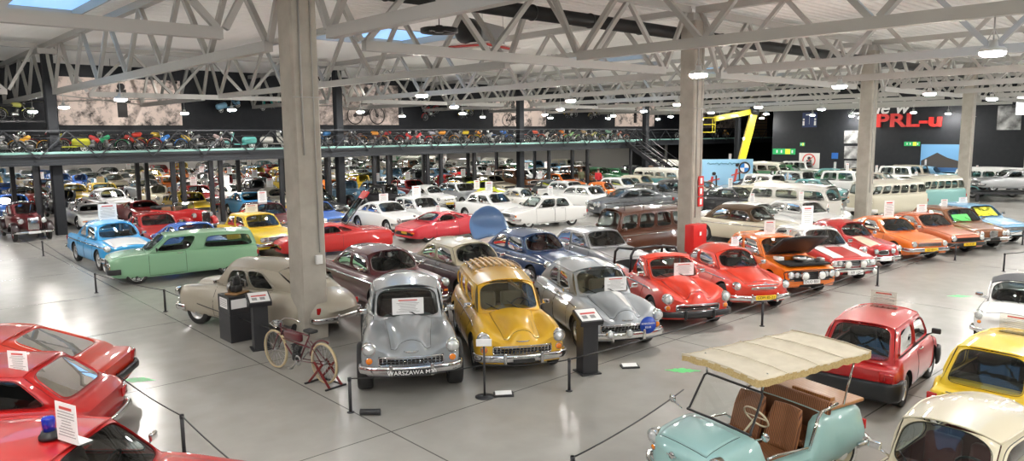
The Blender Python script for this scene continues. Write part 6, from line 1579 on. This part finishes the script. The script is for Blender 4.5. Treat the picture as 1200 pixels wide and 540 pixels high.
# ------------------------------------------------------------------ prints and signs on the walls
def print_mat(i,dark):
    nm='print_paper_%d'%i; m=mat(nm,(.5,.42,.38),.6); nt=m.node_tree; b=nt.nodes['Principled BSDF']; L=nt.links.new
    tc=nt.nodes.new('ShaderNodeTexCoord'); n=nt.nodes.new('ShaderNodeTexNoise'); n.inputs['Scale'].default_value=.9; n.inputs['Detail'].default_value=12; n.inputs['Roughness'].default_value=.75
    mp=nt.nodes.new('ShaderNodeMapping'); mp.inputs['Location'].default_value=(i*3.7,0,i); cr=nt.nodes.new('ShaderNodeValToRGB'); e=cr.color_ramp.elements; e[0].position=.38; e[0].color=(.03,.025,.025,1); e[1].position=.52 if not dark else .62; e[1].color=(.72,.6,.54,1)
    L(tc.outputs['Object'],mp.inputs[0]); L(mp.outputs[0],n.inputs[0]); L(n.outputs[0],cr.inputs[0]); L(cr.outputs[0],b.inputs['Base Color']); return m
def silhouette(t,x,z,s,front=False):
    m=MB(); D=0
    if front:
        m.rbox((x,-.05,z),(.5*s,.02,1.3*s),.2); m.rbox((x,-.05,z+.2*s),(.9*s,.02,.1*s),.03); m.rbox((x,-.05,z+.5*s),(.5*s,.02,.7*s),.1); m.ball((x,-.05,z+1.*s),.2*s,10,sz=(1,.1,1))
    else:
        for dx in(-.8,.8): m.lathe([(.5*s,-.02),(.56*s,-.02),(.56*s,.0),(.5*s,0)],c=(x+dx*s,-.04,z-.5*s),axis='Y',n=24); m.lathe([(.1*s,-.02),(.12*s,.0),(.02*s,0)],c=(x+dx*s,-.04,z-.5*s),axis='Y',n=12)
        for a,b in(((-.8,-.5),(-.4,.2)),((-.4,.2),(.5,.2)),((.5,.2),(.8,-.5)),((-.3,.1),(0,-.5)),((0,-.5),(.45,.1)),((-.8,-.5),(0,-.5))): m.bar((x+a[0]*s,-.05,z+a[1]*s),(x+b[0]*s,-.05,z+b[1]*s),.02,.08*s)
        m.rbox((x-.05*s,-.05,z+.6*s),(.4*s,.02,.7*s),.08); m.ball((x+.05*s,-.05,z+1.1*s),.17*s,10,sz=(1,.1,1)); m.rbox((x,-.05,z-.3*s),(.5*s,.02,.35*s),.06)
    m.build('printed_motorcycle',mat('print_ink',(.02,.018,.018),.6),t)
for i,(x0,x1,z0,z1,sx,fr,lab) in enumerate([(10.1,17.15,5.15,8.0,13.6,True,'huge sepia photo print of a motorcycle rider coming head-on'),(26.9,34.0,5.2,8.3,31.,False,'large photo print of an old motorcycle seen from the side'),(44.1,50.75,5.1,7.6,46.5,False,'photo print of a rider with two motorcycles on pale ground'),
      (61,67.7,5.1,7.5,64.3,True,'pale photo print right of the staircase top'),(76.6,85.5,4.9,7.2,80.5,False,'dark photo print behind the yellow boom lift')]):
    t=thing('wall_print',((x0+x1)/2,YW-.06,(z0+z1)/2),0,lab,'picture'); m=MB(); m.box((0,0,0),(x1-x0,.06,z1-z0)); m.build('print_sheet',print_mat(i,i in(1,4)),t); silhouette(t,sx-(x0+x1)/2,-.2,(z1-z0)/2.5,fr)
t=MB(); t.box((0,0,0),(4.5,.08,4)); 
for i in range(10): t.box((0,-.06,-1.8+.4*i),(4.4,.04,.34),1)
o=t.build('crate_wall',[BLACK,mat('raw_boards',(.35,.24,.14),.7)]); o.location=(90.,YW-.06,5.1); tag(o,'wall panel of raw wooden boards behind the boom lift','panel')
MX=lambda p:Matrix.Translation(p)@Matrix(((0,0,-1,0),(-1,0,0,0),(0,1,0,0),(0,0,0,1)))
def xsign(px0,py0,px1,py1,m,nm,lab,cat='sign',t_=.06):
    a=onX(px0,py0,XW); b=onX(px1,py1,XW); t=thing(nm,(XW-t_/2-.002,(a.y+b.y)/2,(a.z+b.z)/2),0,lab,cat); q=MB(); w=abs(a.y-b.y); h=abs(a.z-b.z); q.box((0,0,0),(t_,w,h)); q.build('panel',m,t); return t,w,h
LR=mat('red_letters',(.65,.02,.015),.4); 
t=thing('lettering_prl_u',(XW-.095,26.3,5.2),0,'big red block letters on the dark wall reading PRL-u','lettering'); t.name='red_lettering'
text_mesh('PRL-u',1.5,'letters',LR,t,MX((0,0,0))@Matrix.Diagonal((1.42,1,1,1)),.09,align='LEFT',bold=.045)
t=thing('white_lettering',(XW-.045,28.6,6.3),0,'white script words above the red letters on the dark wall','lettering')
text_mesh('Życie w',1.55,'letters',WHITE,t,MX((0,0,0))@Matrix(((1,.28,0,0),(0,1,0,0),(0,0,1,0),(0,0,0,1))),.04,align='LEFT',bold=.02)
t,w,h=xsign(941,132,957,149,mat('navy_sign',(.02,.035,.12),.5),'toilet_sign','dark blue toilet sign with white figures high on the right wall')
q=MB()
for dx in(-.25,.25): q.lathe([(.09,0),(.09,.01),(.01,.01)],c=(-.045,dx*w*1.6,.02+h*.02),axis='X',n=14,caps=True); q.box((-.045,dx*w*1.6,-.3),(.01,.18,.4)); 
q.box((-.045,0,.35*h),(.01,.5*w,.08)); q.rbox((-.045,0,0),(.012,.02,.6*h),.005); q.build('figures',WHITE,t)
BW=noise_mat('bw_print',(.03,.03,.03),(.6,.6,.6),1.6,.6,detail=8)
for py0,py1,l in((153,168,'topmost'),(171,186,'middle'),(188,203,'lowest')): xsign(990,py0,1005,py1,BW,'photo_panel','black and white photo panel on the right wall, %s of its stack'%l,'picture')
xsign(1170,124,1196,152,BW,'photo_panel','large black and white photo high on the wall at far right','picture')
t,w,h=xsign(1080,169,1127,202,mat('poster_sky',(.16,.38,.65),.5),'mountain_poster','poster of a dark mountain under blue sky on the right wall','picture')
q=MB(); q.add([(-.04,w*.48,-h*.1),(-.04,w*.1,h*.2),(-.04,-w*.15,h*.02),(-.04,-w*.48,-h*.12),(-.04,-w*.48,-h*.45),(-.04,w*.48,-h*.45)],[(0,1,2,3,4,5)],0,False); q.box((-.045,0,-h*.4),(.01,w*.9,h*.12),1); q.build('mountain',[mat('poster_rock',(.06,.05,.045),.6),mat('poster_lake',(.05,.15,.35),.5)],t)
t,w,h=xsign(937,179,960,197,WHITEP,'round_notice','white board with red prohibition ring on the right wall')
q=MB(); q.lathe([(h*.38,0),(h*.46,0),(h*.46,-.02),(h*.38,-.02)],c=(-.04,0,0),axis='X',n=26); q.bar((-.045,-h*.28,h*.28),(-.045,h*.28,-h*.28),.02,.08); q.build('red_ring',INKR,t); q=MB(); q.rbox((-.04,0,-h*.1),(.02,.5,.35),.1); q.ball((-.04,0,h*.15),.16,10,sz=(.1,1,1)); q.build('figure',BLACK,t)
t,w,h=xsign(975,179,982,186,mat('blue_sign',(.02,.14,.5),.4),'blue_notice','small blue notice on the right wall')
EXG=mat('exit_green',(.01,.22,.06),.5,emit=(.03,.5,.15),es=.6); EXY=mat('exit_yellow',(.6,.6,.05),.5,emit=(.7,.7,.05),es=.6)
for a,l in(((906,174,932,181),'long green and yellow lit direction sign at the wall corner'),((1060,166,1078,171),'small green and yellow lit direction sign above the dark opening'),((938,167,943,171),'tiny green lit exit sign under the toilet sign')):
    t,w,h=xsign(*a,EXG,'direction_sign',l); q=MB(); q.box((-.045,-w*.18,0),(.02,w*.22,h*.9)); q.build('yellow_field',EXY,t); q=MB(); 
    for k_ in(-.38,.1,.3): q.box((-.05,w*k_,0),(.02,w*.06,h*.5))
    q.build('pictograms',WHITE,t)
t,w,h=xsign(1192,112,1215,134,mat('lit_screen',(.9,.9,.9),.5,emit=(1,1,1),es=1.6),'lit_screen','white lit screen high on the wall at the right edge','screen')
# blue hoarding with roundel behind the roadster
a=gp(818,236); b=gp(883,228); a=wp(821,232,51.5); b=wp(881,226,51.5)
t=thing('blue_hoarding',((a.x+b.x)/2,(a.y+b.y)/2,0),math.atan2(b.y-a.y,b.x-a.x),'sky-blue hoarding with roundel and ski figures behind the silver roadster','hoarding'); Lw=(b-a).length
claim((a.x+b.x)/2+Lw/2,(a.y+b.y)/2,0,.1,.1)
m=MB(); m.box((0,0,1.3),(Lw,.08,2.5)); 
for x in(-Lw/2+.3,Lw/2-.3): m.box((x,.25,.6),(.08,.5,.08)); m.box((x,.25,.03),(.08,1,.06))
m.build('board',mat('sky_print',(.28,.52,.72),.5),t)
m=MB()
for x,s_ in((-1.2,.8),(.4,1.1)):
    m.bar((x,-.06,.3),(x+.25*s_,-.06,1.9*s_*.9),.02,.16,1); m.bar((x+.5,-.06,.3),(x+.45,-.06,1.8*s_),.02,.1,0); m.ball((x+.3,-.06,1.95*s_),.14,8,0,sz=(1,.15,1)); m.bar((x-.1,-.06,1.3*s_),(x+.7,-.06,1.5*s_),.02,.09,1)
m.build('printed_figures',[mat('print_ink',(.05,.045,.045)),INKR],t)
m=MB(); m.lathe([(.42,-.07),(.3,-.07)],c=(Lw/2-.6,0,1.95),axis='Y',n=28,mi=0); 
for k_ in range(4):
    a0=k_*PI/2; m.add([(Lw/2-.6,-.072,1.95)]+[(Lw/2-.6+.3*math.cos(a0+PI/2*i/6),-.072,1.95+.3*math.sin(a0+PI/2*i/6)) for i in range(7)],[(0,i+1,i+2) for i in range(6)],1 if k_%2 else 2,False)
m.lathe([(.43,-.075),(.41,-.075),(.41,-.06)],c=(Lw/2-.6,0,1.95),axis='Y',n=28,mi=3); m.build('roundel',[BLACK,mat('roundel_blue',(.02,.2,.6)),WHITE,DULLCH],t)
m=MB(); m.tube([(-Lw/2+.4+.09*i,-.055,2.25+.1*math.sin(i*1.9)*(.5+.5*math.cos(i*.7))) for i in range(30)],.02,4); m.build('scripted_title',mat('teal_ink',(.02,.15,.2),.5),t)
# yellow boom lift
YL=mat('lift_yellow',(.85,.68,.02),.4,0,.6); F_=57.
p1=wp(868,186,F_); p2=wp(884,130,F_); p3=wp(838,139,F_-1); p4=wp(822,146,F_-1.3)
t=thing('boom_lift',(p1.x,p1.y,0),away(700),'yellow articulated boom lift near the dark wall','lift'); Mi=Matrix.Rotation(-away(700),4,'Z')@Matrix.Translation((-p1.x,-p1.y,0)); l_=lambda p:Mi@p
m=MB(); m.rbox((0,0,.75),(2.4,1.5,.8),.15); m.cyl((0,0,1.1),(0,0,1.5),.5,n=16); m.rbox((-.5,0,1.6),(1.4,.9,.5),.1); m.build('chassis',YL,t)
m=MB()
for x in(-.8,.8):
    for y in(-.8,.8): m.lathe([(.1,-.13),(.38,-.13),(.42,0),(.38,.13),(.1,.13)],c=(x,y,.42),axis='Y',n=18)
m.build('wheels',RUBBER,t)
m=MB(); m.bar(l_(p1)-Vector((0,0,.4)),l_(p2),.38,.5); m.build('lower_boom',YL,t); m=MB(); m.bar(l_(p2),l_(p3),.32,.4); m.build('upper_boom',YL,t); m=MB(); m.cyl(l_(p2)-Vector((0,.3,0)),l_(p2)+Vector((0,.3,0)),.35,n=12); m.build('boom_joint',BLACK,t)
c=l_(p4); m=MB()
for z in(-.55,0,.5): m.tube([c+Vector((-.6,-.9,z)),c+Vector((.6,-.9,z)),c+Vector((.6,.9,z)),c+Vector((-.6,.9,z))],.04,6,closed=True)
for x in(-.6,.6):
    for y in(-.9,.9): m.cyl(c+Vector((x,y,-.55)),c+Vector((x,y,.5)),.035,n=5)
m.box(c+Vector((0,0,-.57)),(1.2,1.8,.06)); m.build('basket',YL,t); claim(p1.x+2,p1.y,0,4,3.6)
# ------------------------------------------------------------------ motorcycles on the walkway
MC={}
def moto(kind,col,loc,rz_,lab,cat=None,group=None,nm=None):
    if kind not in MC: MC[kind]=t=make_moto(kind,col)
    else: t=copy_tree(MC[kind])
    repaint(t,paint(col)); t.location=loc; t.rotation_euler=(0,0,rz_); return tag(t,lab,cat or ('scooter' if kind=='scooter' else 'motorcycle'),group)
seq=[(4,'moped',(.4,.4,.4),'grey'),(18,'moped',(.5,.5,.48),'pale grey'),(34,'moped',(.8,.4,.03),'orange-yellow'),(57,'motorcycle',(.25,.01,.02),'dark red'),(80,'scooter',(.65,.65,.04),'lime yellow'),(106,'moped',(.6,.03,.03),'red'),(127,'moped',(.02,.35,.15),'green'),
 (148,'moped',(.6,.06,.04),'red and cream'),(163,'motorcycle',(.6,.05,.03),'bright red'),(181,'motorcycle',(.7,.45,.03),'golden yellow'),(197,'moped',(.03,.2,.6),'blue'),(214,'moped',(.7,.5,.08),'ochre'),(233,'moped',(.15,.15,.15),'grey bare-forked'),(252,'moped',(.4,.3,.28),'brownish'),
 (280,'scooter',(.15,.6,.55),'turquoise'),(322,'scooter',(.7,.68,.62),'cream'),(384,'motorcycle',(.05,.2,.45),'steel blue'),(405,'motorcycle',(.08,.06,.05),'black'),(422,'moped',(.1,.05,.04),'dark brown'),(438,'motorcycle',(.75,.3,.03),'orange'),(455,'motorcycle',(.35,.02,.02),'dark red tanked'),
 (477,'moped',(.65,.02,.02),'scarlet'),(492,'moped',(.6,.03,.03),'poppy red'),(505,'motorcycle',(.35,.35,.4),'silvery'),(519,'motorcycle',(.75,.3,.03),'amber'),(534,'moped',(.2,.2,.2),'dark grey'),(546,'motorcycle',(.75,.55,.03),'yellow tanked'),(560,'motorcycle',(.75,.3,.05),'tangerine'),
 (575,'moped',(.4,.4,.4),'plain grey'),(589,'motorcycle',(.03,.15,.5),'royal blue'),(607,'moped',(.3,.3,.3),'mid grey'),(626,'motorcycle',(.7,.1,.05),'red and white'),(641,'moped',(.5,.45,.4),'sandy'),(658,'motorcycle',(.7,.2,.03),'rust orange'),(670,'moped',(.2,.4,.15),'leaf green'),(683,'motorcycle',(.3,.2,.1),'bronze'),(697,'moped',(.4,.38,.1),'olive'),(712,'motorcycle',(.15,.3,.2),'bottle green'),(726,'moped',(.35,.1,.05),'russet')]
for i,(px,k_,col,cn) in enumerate(seq):
    p=onY(px,165,39.9); moto(k_,col,(p.x,39.75+.25*(i%2),ZD),R_([150,-20,165,12,175,-8][i%6]),'%s %s standing on the raised walkway near its railing'%(cn,{'scooter':'motor scooter','moped':'moped','motorcycle':'motorcycle'}[k_]),group=None)
for px,py,k_,col,tilt,lab in((270,121,'scooter',(.2,.42,.6),-.3,'light blue scooter hung tilted high on the black wall'),(318,119,'scooter',(.05,.4,.35),.3,'teal scooter hung on the wall beside the light blue one'),(507,130,'motorcycle',(.6,.03,.03),.5,'red motorcycle hung on the black wall'),
     (547,131,'moped',(.45,.4,.05),-.2,'olive yellow moped hung right of the red motorcycle'),(670,132,'motorcycle',(.7,.5,.03),-.1,'yellow motorcycle hung between two photo prints'),(698,132,'motorcycle',(.6,.5,.25),.3,'cream motorcycle hung beside the yellow one'),(785,131,'motorcycle',(.3,.25,.1),0,'bronze motorcycle hung behind the second column')):
    p=onY(px,py,50.2); t=moto(k_,col,(p.x,50.25,p.z-.5),PI if tilt>0 else 0,lab,nm='hung'); t.rotation_euler=(0,tilt,PI if tilt>0 else 0)
    m=MB(); sg=1 if tilt<=0 else -1; m.box((0,sg*.38,.4),(.06,.5,.06)); m.box((0,sg*.625,.4),(.3,.04,.3)); m.build('wall_bracket',BLACK,t)
p=onY(14,131,47.); t=MB(); t.box((0,0,-.05),(3.6,1.2,.1)); 
for a_ in(-1.7,1.7):
    for b_ in(-.5,.5): t.box((a_,b_,-(p.z-.55-ZD)/2-.05),(.08,.08,p.z-.55-ZD-.1))
o=t.build('display_rack',SATIN); o.location=(p.x,47,p.z-.45); tag(o,'black display rack above the walkway at far left','rack')
moto('motorcycle',(.5,.5,.12),(p.x+.1,47,p.z-.45),.1,'pale yellow and orange motorcycle on the high rack at far left')
for i,(px,c_) in enumerate(((838,'black'),(850,'amber'),(800,'grey'))):
    p=onY(px,160,46.); moto('motorcycle',COLN.get(c_,(.6,.3,.05)),(p.x,46,ZD),R_(10+40*i),'%s motorcycle on the far upper platform'%c_)
# people
JR=mat('red_jacket',(.6,.02,.03),.7); KH=mat('camouflage_jacket',(.1,.11,.06),.8)
for (px,py,sh,lab) in((701,226,JR,'person in a red jacket standing among cars near the staircase'),(681,226,KH,'person in a camouflage jacket standing near the person in red')):
    p=gp(px,py); x,y=p.x,p.y
    for k_ in range(60):
        f=1+k_*.004
        if free(x*f+.3,y*f,0,.6,.6): break
    x*=f; y*=f; person((x,y,0),TOCAM+.3,sh,mat('dark_trousers',(.03,.035,.05),.8),mat('brown_hair',(.05,.03,.02),.7),0,lab); claim(x+.3,y,0,.6,.6)

# ------------------------------------------------------------------ rows of further cars
PROTO={}
def kind_spec(k):
    return {'saloon':lambda:fiat125(),'long saloon':lambda:boxy(4.6,1.72,1.42),'hatchback':hatch,'coupe':coupe,'rounded saloon':old_sedan,'fifties saloon':fifties_big,'small rounded car':round_two_door,'tiny car':fiat500,'sports car':wedge,'minibus':bus,'off-road car':jeep,'pre-war car':None,'open tourer':None}[k]
def get_car(k,det,col):
    key=(k,det); p=paint(col)
    if key not in PROTO:
        if k=='pre-war car': c=vintage(c1=(.1,.01,.012),c2=(.012,.012,.013),det=det)
        elif k=='open tourer': c=vintage(open_=True,det=det)
        else:
            sp=kind_spec(k)(); sp=dict(sp)
            c=make_car(sp,{'minibus':'minibus','off-road car':'off_road_car'}.get(k,'classic_car'),det)
        PROTO[key]=(c,c.get('_L',4.1)); 
        if '_L' in c: del c['_L']
        t=c
    else: t=copy_tree(PROTO[key][0])
    repaint(t,p,p if k!='minibus' else paint((.7,.68,.6)))
    return t,PROTO[key][1]
W_,=[1],
rr=random.Random(11)
def region_cols(X,Y):
    if X<18: return ['red','silver','white','light blue','black','yellow','white','blue','cream','maroon']
    if X<38: return ['white','white','silver','black','yellow','light blue','olive','white','red','dark grey','cream','orange']
    return ['white','cream','beige','white','green','silver','light blue','teal','brown','black','white']
def region_kinds(X,Y):
    if X<18: return ['long saloon','coupe','fifties saloon','pre-war car','saloon','sports car','open tourer']
    if X<38: return ['saloon','hatchback','long saloon','coupe','pre-war car','tiny car','small rounded car']
    return (['minibus'] if Y>25 else [])+['saloon','off-road car','hatchback','rounded saloon','long saloon','coupe','fifties saloon']
rows=[(14.6,'second row'),(19.6,'third row'),(24.8,'fourth row'),(30.1,'fifth row'),(34.4,'sixth row'),(39.6,'walkway edge row'),(45.2,'under walkway row'),(52,'first rear row'),(58,'second rear row'),(64,'third rear row'),(70.5,'fourth rear row'),(77,'fifth rear row'),(84,'last rear row')]
SH={'small rounded car':'compact','tiny car':'microcar','pre-war car':'vintage car','fifties saloon':'old saloon','off-road car':'jeep','sports car':'racer','open tourer':'tourer'}
ALLC=[(o,'%s car'%o['label'].split()[0]) for o in sc.objects if o.parent is None and o.get('category') in('car','minibus','pickup')]
FILL=[]
def inview(x,y):
    v=Vector((x,y,1.2-CH)); d=v.dot(Fv)
    if d<3: return False
    px=600+FPX*v.dot(Rv)/d; return -30<px<1235
fw={'minibus':'minibus','off-road car':'off-road car'}
cnt=0
for yi,(Y,rname) in enumerate(rows):
    X=4.6 if Y<39 else 2.0; n=0; last=None
    xmax=64 if Y<38 else (60 if Y<50 else 66)
    while X<xmax:
        X+=2.42
        if not inview(X,Y+2): continue
        if Y<38 and X<9 and Y>19: continue
        if Y<30 and X<14 : continue
        if Y==19.6 and X<34: continue
        if Y==14.6 and X<27: continue
        if Y>50 and X>60: continue
        if Y==45.2 and X>50: continue
        ks=region_kinds(X,Y); k=rr.choice(ks); c=rr.choice(region_cols(X,Y))
        while (k,c)==last: k=rr.choice(ks); c=rr.choice(region_cols(X,Y))
        h=heading(M42)+rr.uniform(-.03,.03); L={'minibus':4.3,'tiny car':3.0,'hatchback':3.75,'small rounded car':4.07}.get(k,4.7)
        if not free(X,Y,h,L-.1,1.72):
            # try small shifts
            ok=False
            for dx in(-.5,.5,-.9,.9):
                if free(X+dx,Y,h,L-.1,1.72): X+=dx; ok=True; break
            if not ok: continue
        F_=X*math.cos(HD)+Y*math.sin(HD); det=1 if F_<48 else 0
        last=(k,c); n+=1; cnt+=1
        t,_=get_car(k,det,COLN[c]); t.location=(X,Y,0); t.rotation_euler=(0,0,h); claim(X,Y,h,L,1.72)
        sh='%s %s'%(c,SH.get(k,k)); ALLC.append((t,sh)); FILL.append((t,sh,rname)); tag(t,'x','minibus' if k=='minibus' else 'car',group='cars of the %s'%rname)
        if rr.random()<.28 and k not in('open tourer','pre-war car'):
            H_={'minibus':1.96,'off-road car':1.76,'tiny car':1.33,'sports car':1.15,'coupe':1.33,'hatchback':1.4,'saloon':1.44,'long saloon':1.42,'rounded saloon':1.58,'fifties saloon':1.52,'small rounded car':1.43}[k]
            p=(X-2.3*math.cos(h),Y-2.3*math.sin(h),H_-.004); roof_card(p,h,.42,.5,'white card on the roof of %s, %s'%(sh,rname),group='cards on car roofs in the %s'%rname)
seen={}
for t,sh,rn in FILL:
    x,y=t.location.x,t.location.y; lf=rt=None
    for o,q in ALLC:
        if o is t: continue
        dx,dy=o.location.x-x,o.location.y-y
        if abs(dy)<2.6 and dx<-.9 and dx>-7 and (lf is None or dx>lf[0]): lf=(dx,q)
        if abs(dy)<2.6 and dx>.9 and dx<7 and (rt is None or dx<rt[0]): rt=(dx,q)
    if lf and rt: l='%s between %s and %s, %s'%(sh,lf[1],rt[1],rn)
    elif lf: l='%s at the right end beside %s, %s'%(sh,lf[1],rn)
    elif rt: l='%s at the left end beside %s, %s'%(sh,rt[1],rn)
    else: l='%s standing alone in the %s'%(sh,rn)
    if l in seen: l=l.replace('between','again between',1)
    seen[l]=1; t['label']=l
del ALLC,FILL
w=bpy.data.worlds.new('world'); sc.world=w; w.use_nodes=True
w.node_tree.nodes['Background'].inputs[0].default_value=(.5,.6,.7,1); w.node_tree.nodes['Background'].inputs[1].default_value=.3
sc.view_settings.exposure=-.12
